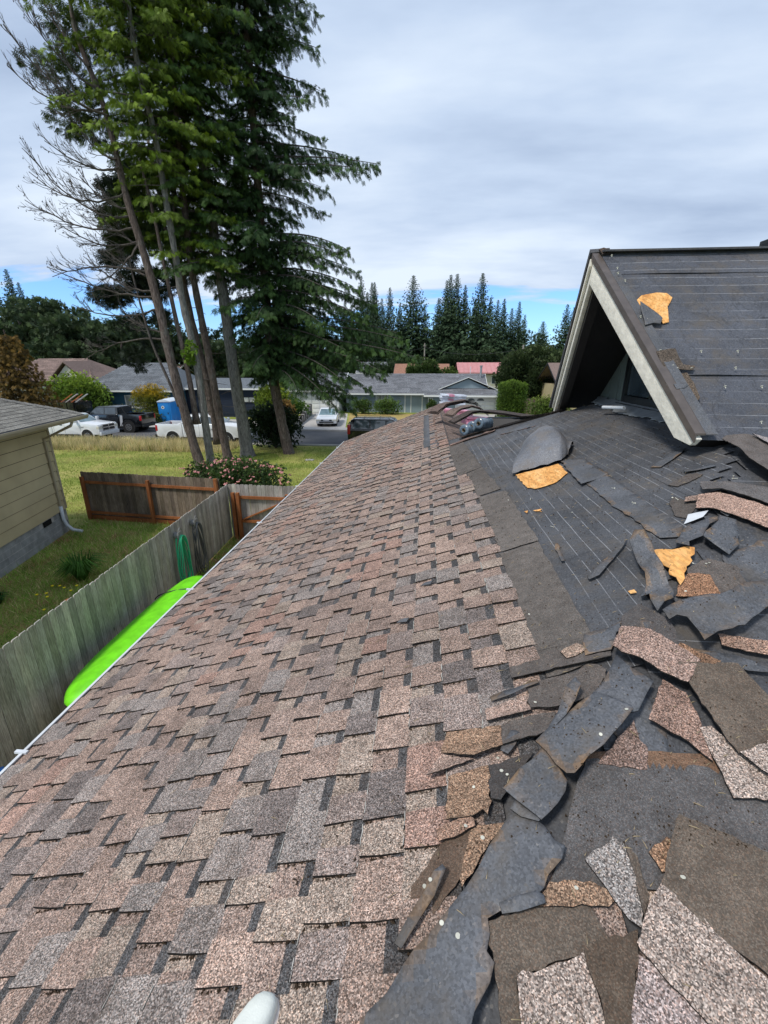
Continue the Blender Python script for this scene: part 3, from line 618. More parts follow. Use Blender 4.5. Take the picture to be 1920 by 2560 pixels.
shingle_frag('small ragged granule scrap with three nails on the felt, left of the pinkish strip',[('headlap',[(1.625,2.942),(1.689,3.043),(1.732,2.838),(1.668,2.753),(1.60,2.70),(1.574,2.759)],(.10,.088,.078))],.012)
shingle_frag('granule offcut resting between the bare wood triangle and the lifted shingles',[('headlap',[(.87,1.72),(.96,1.93),(1.05,1.98),(1.12,1.83),(1.10,1.64),(.98,1.68)],(.095,.088,.085))],.030)
shingle_frag('rusty triangle scrap right of the light brown bridging shingle',[('tab',[(1.03,1.63),(1.10,1.70),(1.22,1.62),(1.10,1.50)],(.22,.13,.08))],.06)
# extra overlapping scraps at the frame's right edge, low
shingle_frag('brown two tone shingle poking out from under the dark offcut at the right edge',[('tab',[(2.0,2.42),(2.04,2.50),(2.22,2.44),(2.2,2.34),(2.08,2.33)],(.22,.15,.12))],.02)
FG='torn felt pieces on the roof'
def rustrim(pts):
    P=[Vector(q) for q in pts]
    def f(x,y,c):
        p_=Vector((x,y)); d=min((p_-(a+(b-a)*max(0,min(1,(p_-a).dot(b-a)/((b-a).length_squared+1e-9))))).length for a,b in zip(P,P[1:]+P[:1]))
        n=noise.noise((x*9,y*9,3)); t=max(0,min(1,(.030-d)/.025))*max(0,min(1,.12+n*1.9)); k=1+.30*noise.noise((x*6,y*6,7))
        return tuple(k*(1*(1-t)+v*t) for v in (1.9,1.25,.72))
    return f
def feltp(label,pts,w,curl=(),wave=.004,jitter=.006,**k):
    k.setdefault('fade',rustrim(pts)); return loose('torn_felt',label,'roofing felt',pts,'felt',w,FG,None,curl,wave,jitter,**k)
def rusty(y0,amp=.5):
    def f(x,y,c): 
        n=noise.noise((x*14,y*14,y0)); return (1.9,1.25,.8) if n>.45 else tuple(v*(1+.35*noise.noise((x*5,y*5,2))) for v in c)
    return f
feltp('longest black felt strip running up the hip from the bottom edge',[(-.30,.42),(-.22,.52),(-0.102,0.645),(-0.054,0.678),(-0.011,0.736),(0.012,0.761),(0.054,0.791),(0.163,0.894),(0.311,1.076),(0.335,1.094),(0.4,1.023),(0.421,0.977),(0.448,0.966),(0.43,0.932),(0.384,0.894),(0.366,0.865),(0.33,0.837),(0.307,0.824),(0.252,0.822),(0.209,0.807),(0.21,0.773),(0.198,0.737),(0.214,0.715),(0.199,0.681),(0.157,0.629),(.08,.45)],.040,((-1,1,.012),(1,-1,.015)),.012,.0035,grid=.03)
feltp('curled felt piece with ragged rusty lower edge, lowest of the three stacked up the hip',[(0.297,1.141),(0.363,1.209),(0.462,1.292),(0.485,1.204),(0.499,1.142),(0.483,1.107),(0.45,1.069),(0.417,1.041),(0.39,1.022),(0.378,1.041),(0.335,1.094)],.058,((0,-1,.022),(-1,1,.01)),.014,.005,grid=.025)
feltp('middle felt piece on the hip with a pale nail, its lower lip curling up rusty',[(0.433,1.3),(0.511,1.369),(0.681,1.469),(0.726,1.419),(0.771,1.367),(0.773,1.351),(0.717,1.301),(0.664,1.253),(0.632,1.223),(0.57,1.185),(0.541,1.157),(0.514,1.135),(0.493,1.144),(0.474,1.19)],.068,((1,-1,.03),(-1,0,.012)),.014,.005,grid=.025)
feltp('top felt piece on the hip, tucked under the light brown shingle',[(0.684,1.48),(0.768,1.562),(0.815,1.625),(0.847,1.557),(0.907,1.495),(0.864,1.448),(0.806,1.377),(0.772,1.371),(0.729,1.407)],.060,((0,1,.02),),.008,.004)
feltp('slim black felt sliver standing on edge beside the hip felt',[(0.476,1.338),(0.538,1.414),(0.592,1.513),(0.631,1.534),(0.641,1.495),(0.611,1.447),(0.564,1.395),(0.516,1.357),(0.468,1.32)],.065,((1,1,.04),),.003,.002)
feltp('broad torn felt flap curling toward the right edge, white paint spots on it',[(1.09,1.855),(1.262,1.95),(1.391,1.964),(1.578,2.047),(1.685,2.078),(1.85,2.14),(1.80,1.99),(1.689,1.95),(1.588,1.918),(1.451,1.824),(1.167,1.664),(1.181,1.726),(1.17,1.806),(1.132,1.815),(1.086,1.786)],.055,((0,-1,.045),(1,0,.04)),.018,.008,grid=.03)
feltp('crumpled felt strip standing in folds left of the bare wood triangle',[(1.189,2.473),(1.23,2.524),(1.269,2.492),(1.261,2.361),(1.225,2.17),(1.218,2.015),(1.17,1.929),(1.08,1.871),(1.071,1.927),(1.105,2.01),(1.077,2.023),(1.135,2.11),(1.159,2.28)],.055,((0,1,.05),(1,0,.02)),.05,.006,grid=.02)
feltp('squarish felt scrap on the granule strip, left of the lifted shingles',[(0.736,1.723),(0.78,1.881),(0.885,1.876),(0.96,1.911),(0.873,1.774),(0.838,1.719)],.022,((0,-1,.01),),.004,.006)
feltp('folded felt square with a curled rim right of the bare wood triangle',[(1.532,2.398),(1.727,2.606),(1.801,2.573),(1.70,2.356),(1.60,2.27)],.035,((-1,0,.02),),.010,.006)
feltp('lifted felt tongue with a torn black edge above the bare wood triangle',[(1.40,2.40),(1.42,2.44),(1.52,2.556),(1.726,2.615),(1.541,2.415),(1.454,2.379),(1.42,2.31)],.030,((0,-1,.035),),.010,.009)
feltp('long flat felt sheet with one raised straight edge pointing at the right side',[(1.389,3.791),(1.379,3.248),(1.393,2.547),(1.466,2.496),(1.537,2.603),(1.573,3.859)],.014,((-1,-1,.006),),.003,.004,grid=.08)
feltp('slim torn felt strip alone on the felt, left of the crumpled strip',[(0.941,2.356),(1.261,2.664),(1.217,2.577),(0.995,2.332),(0.941,2.321)],.024,((1,0,.01),(0,1,.01)),.004,.004)
feltp('four sided felt patch lying right of the big puffed flap',[(1.418,4.74),(1.587,4.485),(1.578,3.851),(1.335,3.768),(1.367,4.211)],.014,((-1,0,.025),),.006,.006,grid=.08)
feltp('flat felt scrap edge between the bare wood triangle and the right edge',[(1.50,2.02),(1.60,2.32),(1.9,2.45),(2.0,2.3),(1.85,2.05)],.010,(),.004,.006)
feltp('felt sheet end under the speckled scraps beside the brown half hidden shingle',[(.70,1.36),(.86,1.50),(.93,1.42),(.86,1.22),(.80,1.20)],.008,(),.003,.004)
# smaller scraps filling the torn zone, each a piece of its own
def scrap(label,x,y,l,w_,az,kind,h_=.03,col=None):
    c_,s_=math.cos(az),math.sin(az); P=[(x+a*c_-b*s_,y+a*s_+b*c_) for a,b in ((-l/2,-w_/2),(-l*.1,-w_*.6),(l/2,-w_*.42),(l*.52,w_*.1),(l*.38,w_/2),(-l*.2,w_*.44),(-l*.5,w_*.3))]
    if kind=='felt': feltp(label,P,h_,((random.choice((-1,1)),random.choice((-1,1)),.012),),.005,.004)
    else: shingle_frag(label,[('headlap' if kind=='head' else 'tab',P,col or (HD if kind=='head' else TAB))],h_)
for a in (('slim black felt scrap crossing the lifted shingle edges left of the hip',.42,1.62,.20,.035,.15,'felt',.034),
 ('stubby felt scrap just above the two nails beside the hip',.36,1.36,.10,.04,.9,'felt',.036),
 ('brown shingle corner showing below the rust stained shingle',.14,1.075,.12,.05,.2,'tab',.034,(.28,.18,.13)),
 ('felt sliver at the left rim of the longest hip strip',.03,.86,.22,.03,.95,'felt',.052),
 ('dark granule offcut under the top felt piece of the hip',.70,1.62,.16,.09,.5,'head',.016),
 ('black felt tatter hanging between the two lower hip felts',.36,1.07,.09,.04,-.6,'felt',.055),
 ('dark felt strip behind the large tilted shingle, right edge',1.30,1.64,.32,.05,-.25,'felt',.03),
 ('reddish shingle strip lying flat above the large tilted shingle',1.42,1.72,.28,.07,-.2,'tab',.03,(.32,.21,.155)),
 ('grey granule scrap in front of the broad torn felt flap',1.16,1.60,.16,.09,.2,'head',.022),
 ('short black felt strip right of the granule scrap with three nails',1.85,2.72,.22,.05,.75,'felt',.02),
 ('brown shingle end under the grey headlap shingle at right',1.78,2.86,.20,.08,-.55,'tab',.03,(.28,.20,.16)),
 ('flat black felt scrap on the felt, right of the four sided patch',1.98,3.75,.34,.10,.6,'felt',.016),
 ('small felt tatter near the foot of the near rake board',2.0,3.35,.18,.07,-.3,'felt',.018),
 ('dark granule scrap below the nails pair near the right edge',1.86,3.25,.20,.10,.3,'head',.014),
 ('thin felt strip lying along the granule band edge, middle of the slope',.90,2.75,.28,.025,1.45,'felt',.014),
 ('tan shingle chip with crisp corners on the granule strip below the step',.70,1.78,.09,.07,.2,'tab',.028,(.34,.25,.19)),
 ('felt offcut just right of the squarish scrap near the lifted shingles',1.0,1.78,.14,.06,1.1,'felt',.03),
 ('rusty shingle chip on the dark band beside the speckled scrap',.74,.98,.09,.06,.4,'tab',.024,(.26,.16,.10)),
 ('black felt shred in the lower middle against the square dark shingle',.30,.83,.12,.03,.2,'felt',.055)):
    scrap(*a)
# the big flap: a tent of felt folded back off the sheathing
fl=thing('torn_felt','big puffed up felt flap folded back above a patch of bare orange plywood','roofing felt',(1.2,5.2,soft(1.2,5.2)),group=FG)
bm=bmesh.new(); V={}
fr=[Vector((.95,4.72)),Vector((1.16,4.66)),Vector((1.40,4.60)),Vector((1.50,4.72))]; bk=[Vector((1.02,5.05)),Vector((1.22,5.62)),Vector((1.46,5.90)),Vector((1.66,5.10))]
nu,nv=22,20
def pl_(P,t): 
    f=t*3; i=min(2,int(f)); return P[i].lerp(P[i+1],f-i)
for i in range(nu+1):
    for j in range(nv+1):
        u=i/nu; v=j/nv; a=pl_(fr,u); b=pl_(bk,u); p_=a.lerp(b,v)
        hump=math.sin(math.pi*min(1,v*1.0))**.55*(.09+.26*math.sin(math.pi*min(1,max(0,(u*1.05))))**.8*(.45+.8*u))
        front=.035*(1-v)**3
        h=.012+hump*(.9 if v>0 else 1)+front+.016*noise.noise((u*5,v*4,1))+.010*noise.noise((u*11,v*9,4))
        V[i,j]=bm.verts.new((p_.x+.012*noise.noise((u*9,v*7,8)),p_.y,zA(p_.x,p_.y)+h))
for i in range(nu):
    for j in range(nv): bm.faces.new((V[i,j],V[i+1,j],V[i+1,j+1],V[i,j+1]))
me=bpy.data.meshes.new('flap'); bm.to_mesh(me); bm.free(); ca=me.attributes.new('Col','FLOAT_COLOR','CORNER'); ca.data.foreach_set('color',np.tile(np.array([1.6,1.6,1.62,1],dtype=np.float32),len(me.loops))); me.materials.append(MAT['felt_torn']); me.polygons.foreach_set('use_smooth',np.ones(len(me.polygons),dtype=bool)); link('flap',me,fl)
flat_piece('flap_lip',[(.944,4.729),(1.0,4.95),(1.15,4.90),(1.30,4.78),(1.45,4.75),(1.466,4.70),(1.35,4.63),(1.20,4.66)],soft,.035,.004,'felt_torn',fl,curl=((0,-1,.03),),wave=.012,grid=.04)
for lab,pts in (('bare orange plywood exposed below the big felt flap',[(0.985,4.72),(1.376,4.596),(1.37,4.40),(1.36,4.221),(1.30,4.16),(1.229,4.081),(1.13,4.07),(1.044,4.092),(0.995,4.191)]),('triangle of bare orange wood among the torn felt',[(1.285,2.41),(1.46,2.33),(1.262,2.05)]),('tiny chip of bare wood, left of a pair on the felt',[(0.859,3.634),(0.889,3.627),(0.872,3.579)]),('small bare wood triangle on the felt',[(0.921,3.592),(0.983,3.564),(0.969,3.504)]),('tiny bare wood speck near the lifted shingles',[(1.062,2.125),(1.09,2.125),(1.09,2.095),(1.065,2.10)])):
    flat_piece('sheathing_patch',pts,soft,.016 if pts[0][0]!=1.285 else .034,.003,'plywood',house,jitter=.006,step=.03,wave=.0008,label=lab)
# rows of shingles torn loose along the north hip: layered slabs
def slab(label,line,wd,layers,w0,col,group='layered shingle strips along the far hip',arch=0):
    t=thing('shingle_strip',label,'shingle',(line[0][0],line[0][1],line[0][2]),group=group)
    for k in range(layers):
        mb=MB(); n=14; top=[]
        L_=[Vector(p_) for p_ in line]
        for i in range(n+1):
            f=i/n*(len(L_)-1); a=int(min(f,len(L_)-2)); p_=L_[a].lerp(L_[a+1],f-a); d=(L_[a+1]-L_[a]).normalized(); s_=Vector((-d.y,d.x,0)).normalized()
            h=w0+k*.016+arch*math.sin(math.pi*i/n)+.010*noise.noise((i*.5,k*3.,1)); off=random.uniform(-.02,.02)
            w_=wd*(1-.1*k)
            top.append((p_-s_*(off)+Vector((0,0,h)),p_+s_*w_+Vector((0,0,h+.02*noise.noise((i*.4,k,3))))))
        for i in range(n):
            a0,b0=top[i]; a1,b1=top[i+1]; dn=Vector((0,0,-.006)); c=jit(col,.15)
            mb.add([a0,a1,b1,b0],[(0,1,2,3)],c); mb.add([a0,a1,a1+dn,a0+dn,b0,b1,b1+dn,b0+dn],[(0,3,2,1),(4,5,6,7)],EDGE); mb.add([a0+dn,a1+dn,b1+dn,b0+dn],[(0,3,2,1)],(.03,.028,.026))
        mb.build('shingle_layer','shingle_granules',t,fix=False)
    return t
def RZ(x,y,h=0): return (x,y,roofz(x,y)+h)
slab('layered dark shingle strips along the far hip, running up to the dormer foot',[RZ(.62,7.9),RZ(.95,7.75),RZ(1.5,7.42),RZ(2.12,7.05)],.22,3,.015,(.10,.075,.062))
slab('thin black flap arched over the felt rolls, nearest of the raised strips',[at(1135,1060,8.35),at(1190,1030,8.45),at(1250,1036,8.2),at(1312,1046,7.9),at(1388,1034,7.3)],.36,3,.0,(.075,.06,.052))
slab('arched shingle layers bent over the pink wrapped bundles',[at(1132,1042,9.5),at(1150,1026,9.6),at(1180,1018,9.7),at(1203,1024,9.7),at(1222,1040,9.7)],.34,3,.0,(.16,.12,.10))
slab('highest arched stack of shingle layers, below the white wrapped bundles',[at(1095,1036,10.6),at(1118,1015,10.8),at(1165,1006,10.9),at(1190,1012,11),at(1203,1024,11)],.40,5,.0,(.14,.105,.09))
hollow_shade=MB(); hollow_shade.prism([at(1212,1046,8.35),at(1312,1047,7.95),at(1384,1038,7.3),at(1384,1046,7.3),at(1312,1064,7.95),at(1225,1070,8.2)],(0.1,.25,0)); hollow_shade.build('torn_felt','dark_trim',None,label='dark block painting the shade in the hollow behind the felt rolls',cat='roofing felt',group='torn felt pieces on the roof')  # torn_felt here: near-black block standing in for the shade under the flap
slab('red brown shingle row remnant on the felt below the far hip',[RZ(1.18,7.05),RZ(1.45,6.85),RZ(1.62,6.75)],.10,1,.012,(.30,.17,.13))
slab('row of brown shingle remnants stepping down from the hip to the field',[RZ(.45,7.55),RZ(.80,7.55),RZ(1.15,7.45)],.13,2,.012,(.20,.135,.11))
def bundles(label,c,n,rz,mat,tilt=0,ln=.95,wd=.33,th=.055):
    for k in range(n):
        t=thing('shingle_bundle',label[k],'shingle bundle',(c[0]+random.uniform(-.04,.04),c[1]+random.uniform(-.04,.04),c[2]+k*th*1.02),rz+random.uniform(-.06,.06),group='wrapped shingle bundles on the far ridge',local=True)
        t.rotation_euler[1]=tilt
        mb=MB(); mb.box(-ln/2,ln/2,-wd/2,wd/2,0,th); mb.build('wrapper',mat,t,bevel=.012)
        mb=MB(); mb.box(-ln*.22,ln*.0,-wd/2-.003,wd/2+.003,-.001,th+.003); mb.build('label_band','decal_grey' if k%2 else 'plastic_wrap_pink',t)
bundles(['lowest white wrapped bundle on the far ridge','second white wrapped bundle from the bottom of the far stack','third white wrapped bundle of the far stack','fourth white wrapped bundle, just under the top of the far stack','topmost white wrapped bundle of the far stack'],(.78,13.0,4.36),5,.12,'plastic_wrap_white',.05,ln=.70)
bundles(['lower pink bundle nearest the felt rolls','middle pink bundle nearest the felt rolls','upper pink bundle nearest the felt rolls'],(1.15,10.0,4.20),3,.3,'plastic_wrap_pink',.10,ln=.70)
bundles(['lower pink bundle under the highest arched shingles','upper pink bundle under the highest arched shingles'],(.85,11.6,4.25),2,.1,'plastic_wrap_pink',.08,ln=.70)
for k,(x,y,z,lab) in enumerate(((.70,7.98,4.36,'leftmost of the three felt rolls lying on the roof'),(.83,8.07,4.41,'middle felt roll, dark wrapped, between two pale rolls'),(.945,7.98,4.48,'rightmost and highest of the three felt rolls'))):
    t=thing('felt_roll',lab,'felt roll',(x,y,z),0,'felt rolls at the far hip',local=True); q=Vector((.60,.80,-.10)).normalized(); t.rotation_mode='QUATERNION'; t.rotation_quaternion=q.to_track_quat('X','Z')
    r=.098
    mb=MB(); n=20
    prof=[(0,.032),(-.004,.06),(0,.092),(.012,r),(.5,r*1.01),(.93,r),(.94,.03)]
    b=0
    for (xx,rr) in prof:
        for i in range(n): a=2*math.pi*i/n; rr2=rr*(1+.02*math.sin(3*a+k)); mb.v.append((xx,rr2*math.cos(a),rr2*math.sin(a)))
    for j in range(len(prof)-1):
        for i in range(n): mb.f.append((j*n+i,(j+1)*n+i,(j+1)*n+(i+1)%n,j*n+(i+1)%n)); mb.c.append((1,1,1)); mb.mi.append(0)
    mb.build('wrapped_roll','roll_wrap',t,smooth=True)
    mb=MB(); mb.tube([(-.012,0,0),(.05,0,0)],.036,14,cap=False); mb.tube([(.05,0,0),(-.012,0,0)],.026,14,cap=False); mb.build('core','roll_core',t)
    mb=MB(); mb.tube([(.02,0,0),(.03,0,0)],.027,12); mb.build('core_hole','roll_hole',t)
# roofing nails: heads and shanks
nails=[(0.486,1.525),(0.314,1.254),(0.33,1.233),(0.213,1.21),(0.173,1.07),(0.223,1.033),(0.057,0.915),(0.041,0.924),(0.634,1.262),(0.75,1.351),(0.456,0.876),(0.753,0.916),(0.128,0.775),(0.313,1.324),(0.087,0.807),(1.415,2.242),(1.471,2.228),(1.49,2.235),(1.277,2.026),(1.678,3.024),(1.678,2.957),(2.091,3.118),(2.049,3.056),(1.146,3.331),(0.974,3.168),(0.801,4.042),(0.962,3.878),(1.304,3.474),(1.491,3.484),(1.657,4.1),(1.478,3.134),(2.138,2.971),(1.485,3.103),(0.598,2.173)]
tops=[o for o in sc.objects if o.type=='MESH' and (o.name.startswith(('torn_felt','tab','headlap','flap','shingle_headlap','felt_sheet','shingle_course','shingle','sheathing'))) ]
bpy.context.view_layer.update()
from mathutils.bvhtree import BVHTree
bv=[]
for o in tops:
    me=o.data; M=o.matrix_world; bv.append(BVHTree.FromPolygons([M@v.co for v in me.vertices],[tuple(p_.vertices) for p_ in me.polygons]))
def surf(x,y):
    z=-9
    for t in bv:
        h=t.ray_cast(Vector((x,y,7 if y<3.4 else 5.6)),Vector((0,0,-1)))
        if h[0] is not None and h[0].z>z: z=h[0].z
    return z if z>0 else soft(x,y)
nm=MB(); nm.tube([(0,0,.0),(0,0,.0018)],.0062,10); nm.tube([(0,0,-.010),(0,0,0)],.0016,5); nmesh=tri_mesh('nail',nm.v,nm.f,['nail_steel'],nm.c,nm.mi)
nm2=MB(); nm2.tube([(0,0,.0055),(0,.0018,.0055)],.0055,10); nm2.tube([(0,0,.005),(0,-.030,.0025)],.0017,5); nmesh2=tri_mesh('nail',nm2.v,nm2.f,['nail_steel'],nm2.c,nm2.mi)
lab_n=['nail head at the right end of the second lifted shingle','left one of the nail pair beside the hip felt','right one of the nail pair beside the hip felt','nail standing on the rust stained shingle','orange tinted nail above the dirty brown patch','nail at the right side of the dirty brown patch','round nail low on the dirty brown patch','small nail beside the round one, low on the dirty brown patch','pale nail in the middle of the middle hip felt','rust marked nail near the upper rim of the middle hip felt','nail on the thin rusty strip below the dark band','nail in the split of the widest corner shingle','nail low on the longest black hip strip','nail at the fold between two lifted shingles','nail near the left rim of the longest hip strip','left one of three nails right of the bare wood triangle','middle one of three nails right of the bare wood triangle','right one of three nails right of the bare wood triangle','nail on the rust brown shingle by the bare wood triangle','upper nail on the ragged granule scrap','lower nail on the ragged granule scrap','upper nail of the pair under the dormer eave at right','lower nail of the pair under the dormer eave at right','single nail on open felt, middle of the stripped slope','nail on the felt just below the pair of small wood chips','nail on the felt left of the bare plywood under the big flap','nail between the bare plywood and the small wood triangle','nail on the long flat felt sheet, lower part','nail right of the long flat felt sheet','nail on the felt near the four sided patch','nail left of the ragged granule scrap','nail beside the grey headlap shingle at right','nail just left of the ragged granule scrap, nearer the crumpled strip','nail on the last brown course beside the granule strip']
for i,(x,y) in enumerate(nails):
    o=link('roofing_nail',nmesh if i<19 or i%2 else nmesh2); o.location=(x,y,surf(x,y)+.0015); o.rotation_euler=(R(random.uniform(-25,5)),R(random.uniform(-20,20)),random.random()*6)
    s=random.uniform(.85,1.1) ; o.scale=(s,s,s)
    o['label']=(lab_n[i] if i<len(lab_n) else 'small pale roofing nail lying loose on the torn felt area'); o['category']='nail'; o['group']='loose roofing nails'
dn=[(575,305),(580,340),(630,395),(740,655),(785,675),(1170,905),(1430,905),(1415,1025),(1340,1160),(1600,1160),(1595,1415),(880,900),(1130,1365),(1175,1415),(535,215),(970,1010),(1000,1030),(1100,1030),(1110,1290),(1015,1160)]
for x,y in Z3(dn):
    o=link('nail',nmesh,dormer); o.matrix_parent_inverse=Matrix.Identity(4) if False else o.matrix_parent_inverse
    o.location=(x,y-.02,zD(x,y)+.065) if (x,y)==0 else (x,y,zD(x,y)+.060); o.rotation_euler=(R(-41),0,0); o.scale=(1.7,1.7,1.7)
# pine needles and straws, lumps of loam and mineral crumbs (stuff nobody could count)
def scatter_straw(n,x0,x1,y0,y1,name,mat,lo,hi,wd,bias=None):
    V=[];F_=[]
    for i in range(n):
        y=y0+(y1-y0)*random.random()**1.5; x=random.uniform(x0,x1)
        if bias and random.random()>bias(x,y): continue
        a=random.gauss(.4,1.1); l=random.uniform(lo,hi); z=surf(x,y) if y<3 and x>.0 else soft(x,y)+.018
        dx,dy=math.cos(a)*l,math.sin(a)*l; px_,py_=-math.sin(a)*wd,math.cos(a)*wd
        z2=z+random.uniform(-.001,.004)+ (soft(x+dx,y+dy)-soft(x,y)); b=len(V)
        V+= [(x-px_,y-py_,z+.002),(x+px_,y+py_,z+.002),(x+dx,y+dy,z2+.003),(x+dx/2,y+dy/2,z+.006+(z2-z)/2)]; F_+=[(b,b+1,b+3),(b,b+3,b+2),(b+1,b+2,b+3)]
    link(name,tri_mesh(name,V,F_,[mat]),None,'stuff')
scatter_straw(750,-2.3,.9,.5,9,'pine_straw','straw',.012,.045,.0011,lambda x,y:.25+.75*max(0,min(1,(x+.8)/1.2)))
scatter_straw(500,.4,2.4,.9,7,'felt_litter','straw',.006,.028,.0013)
def crumbs(n,fn,name,mat,lo,hi):
    V=[];F_=[]
    for i in range(n):
        x,y,z=fn(); s=random.uniform(lo,hi)*(1+ .12*max(0,y-2)); b=len(V); a=random.random()*6
        for k in range(3): V.append((x+s*math.cos(a+k*2.1),y+s*math.sin(a+k*2.1),z-.001))
        V.append((x,y,z+s*random.uniform(.5,1))); F_+=[(b,b+1,b+3),(b+1,b+2,b+3),(b+2,b,b+3)]
    link(name,tri_mesh(name,V,F_,[mat]),None,'stuff')
vis=[T for T in tabs[:700]]
def seam():      # lumps lodged along the near end and bottom edge of a tab
    T=random.choice(vis); xb,xt,ya,yb,_,_=T
    if random.random()<.75: x=random.uniform(xb,xt-.02); y=ya-random.uniform(0,.008)
    else: x=xb-random.uniform(0,.006); y=random.uniform(ya,yb)
    return x,y,zA(x,y)+.009
crumbs(9500,seam,'seam_loam','loam',.0025,.0085)
def seam2():
    T=random.choice(vis[:480]); xb,xt,ya,yb,_,j=T
    if (j*7+int(ya*3))%3: return seam2()
    if random.random()<.25: x=random.uniform(xb,xt-.02); y=ya-.004
    else: x=xb-.003; y=random.uniform(ya,yb)
    return x,y,zA(x,y)+.010
V=[];F_=[]
for T in tabs[:900]:      # pale mineral crust along many of the lower edges
    xb,xt,ya,yb,_,j=T
    if random.random()>(.75 if xb>-.7 else .3): continue
    y=ya
    while y<yb:
        l=random.uniform(.008,.03)
        if random.random()<.72:
            w=random.uniform(.0012,.0032)*(1+.10*max(0,y-2)); e=random.uniform(-.003,.001); b=len(V)
            p_=P_A(xb+e,y,.0205);q_=P_A(xb+e+random.uniform(-.0015,.0015),min(y+l,yb),.0205)
            V+=[p_,q_,(q_[0]+w,q_[1],q_[2]+.4*w+.0008),(p_[0]+w,p_[1],p_[2]+.4*w+.0008),(p_[0]-.001,p_[1],p_[2]-.014),(q_[0]-.001,q_[1],q_[2]-.014)]; F_+=[(b,b+3,b+2,b+1),(b,b+1,b+5,b+4)]
        y+=l
link('seam_minerals',tri_mesh('seam_minerals',V,F_,['mineral_edge']),None,'stuff')
def anyw():
    y=1.0+6*random.random()**1.6; x=random.uniform(.5,1.2+y*.25) if random.random()<.7 else random.uniform(-.5,.6); return x,y,(surf(x,y) if y<3 and x>0 else soft(x,y)+.014)
crumbs(3600,anyw,'felt_crumbs','loam',.0016,.0060)
# small dark chips on the shingle field
for x,y,s,lab in ((-.62,3.35,.05,'dark shingle chip lying alone in the middle of the brown field'),(-.10,2.45,.04,'small dark chip right of centre on the brown shingles'),(.05,2.85,.045,'curled black chip near the stripped edge of the shingles')):
    flat_piece('roof_chip',[(x-s,y),(x-s*.3,y+s*.8),(x+s,y+s*.5),(x+s*.6,y-s*.4)],zA,.03,.004,'felt_torn',None,jitter=.004,step=.02,grid=.02,label=lab,cat='chip')
# white plastic tube in the dormer mouth, metal sliver
t=MB(); t.tube([(2.33,5.55,4.99),(2.24,5.95,4.96)],[.022,.020],10); t.build('caulk_tube','white_metal',None,smooth=False,label='white plastic tube lying on the flashing below the dormer window',cat='tube')
flat_piece('metal_sliver',[(1.55,2.62),(1.62,2.72),(1.72,2.70),(1.66,2.64)],soft,.02,.001,'white_metal',None,jitter=.002,label='pale metal flashing sliver sticking out below the pinkish shingle strip',cat='flashing')
# ------------------------------------------------------------ the shoe tip at the bottom edge
sx,sy=-.415,.575
t=thing('shoe','pale knit sneaker on the brown shingles, only its toe in view at the bottom','shoe',(sx,sy,zA(sx,sy)),local=True)
t.rotation_euler=(0,-math.atan(.4),R(-18))
def shoe_loft(prof,name,mat,seg=20):
    V=[];F_=[]
    for (yy,hw,z0,z1) in prof:
        for i in range(seg):
            a=2*math.pi*i/seg; cx=math.cos(a); sn=math.sin(a); ex=.75
            V.append((hw*math.copysign(abs(cx)**ex,cx),yy,(z0+z1)/2+(z1-z0)/2*math.copysign(abs(sn)**ex,sn)))
    n=len(prof)
    for j in range(n-1):
        for i in range(seg): F_.append((j*seg+i,j*seg+(i+1)%seg,(j+1)*seg+(i+1)%seg,(j+1)*seg+i))
    F_.append(tuple(range(seg))); F_.append(tuple(reversed(range((n-1)*seg,n*seg))))
    mb=MB(); mb.v=V; mb.f=F_; mb.c=[(1,1,1)]*len(F_); mb.mi=[0]*len(F_); return mb.build(name,mat,t,smooth=True)
shoe_loft([(.146,.012,.024,.042),(.140,.026,.020,.052),(.125,.038,.016,.062),(.10,.046,.014,.070),(.06,.050,.014,.080),(0,.045,.016,.100),(-.05,.040,.018,.118),(-.10,.037,.018,.130),(-.14,.034,.018,.125),(-.155,.022,.022,.11)],'upper','shoe_knit')
shoe_loft([(.152,.014,.006,.026),(.146,.031,.004,.028),(.130,.043,.001,.029),(.10,.051,0,.030),(.05,.054,0,.030),(0,.048,0,.032),(-.08,.043,0,.034),(-.14,.037,0,.034),(-.16,.022,.004,.032)],'sole','shoe_sole')
# ------------------------------------------------------------ neighbour's house on the left
def wall_frame(P,d): return Vector((P[0],P[1],0)),Vector((d[0],d[1],0)).normalized()
P0,dW=wall_frame((-12.05,13.35),(.24,-.97)); nOut=Vector((-dW.y,dW.x,0)); nOut=Vector((.97,.24,0)).normalized()
nbh=thing('house','tan lap sided neighbour house with grey block foundation at the left edge','house',(P0.x,P0.y,0))
LEN=13; BASE=.80; TOP=3.78
mb=MB(); mb.prism([P0-nOut*.06,P0+dW*LEN-nOut*.06,P0+dW*LEN-nOut*9,P0-nOut*9],(0,0,TOP)); mb.build('wall','tan_siding',nbh)
mb=MB(); mb.prism([P0-nOut*.045,P0+dW*LEN-nOut*.045,P0+dW*LEN-nOut*.055,P0-nOut*.055],(0,0,TOP)); mb.build('lap_shadow_sheet','dark_interior',nbh)  # dark sheet behind the board gaps, painting the shadow line under each lap
k=0; z=BASE
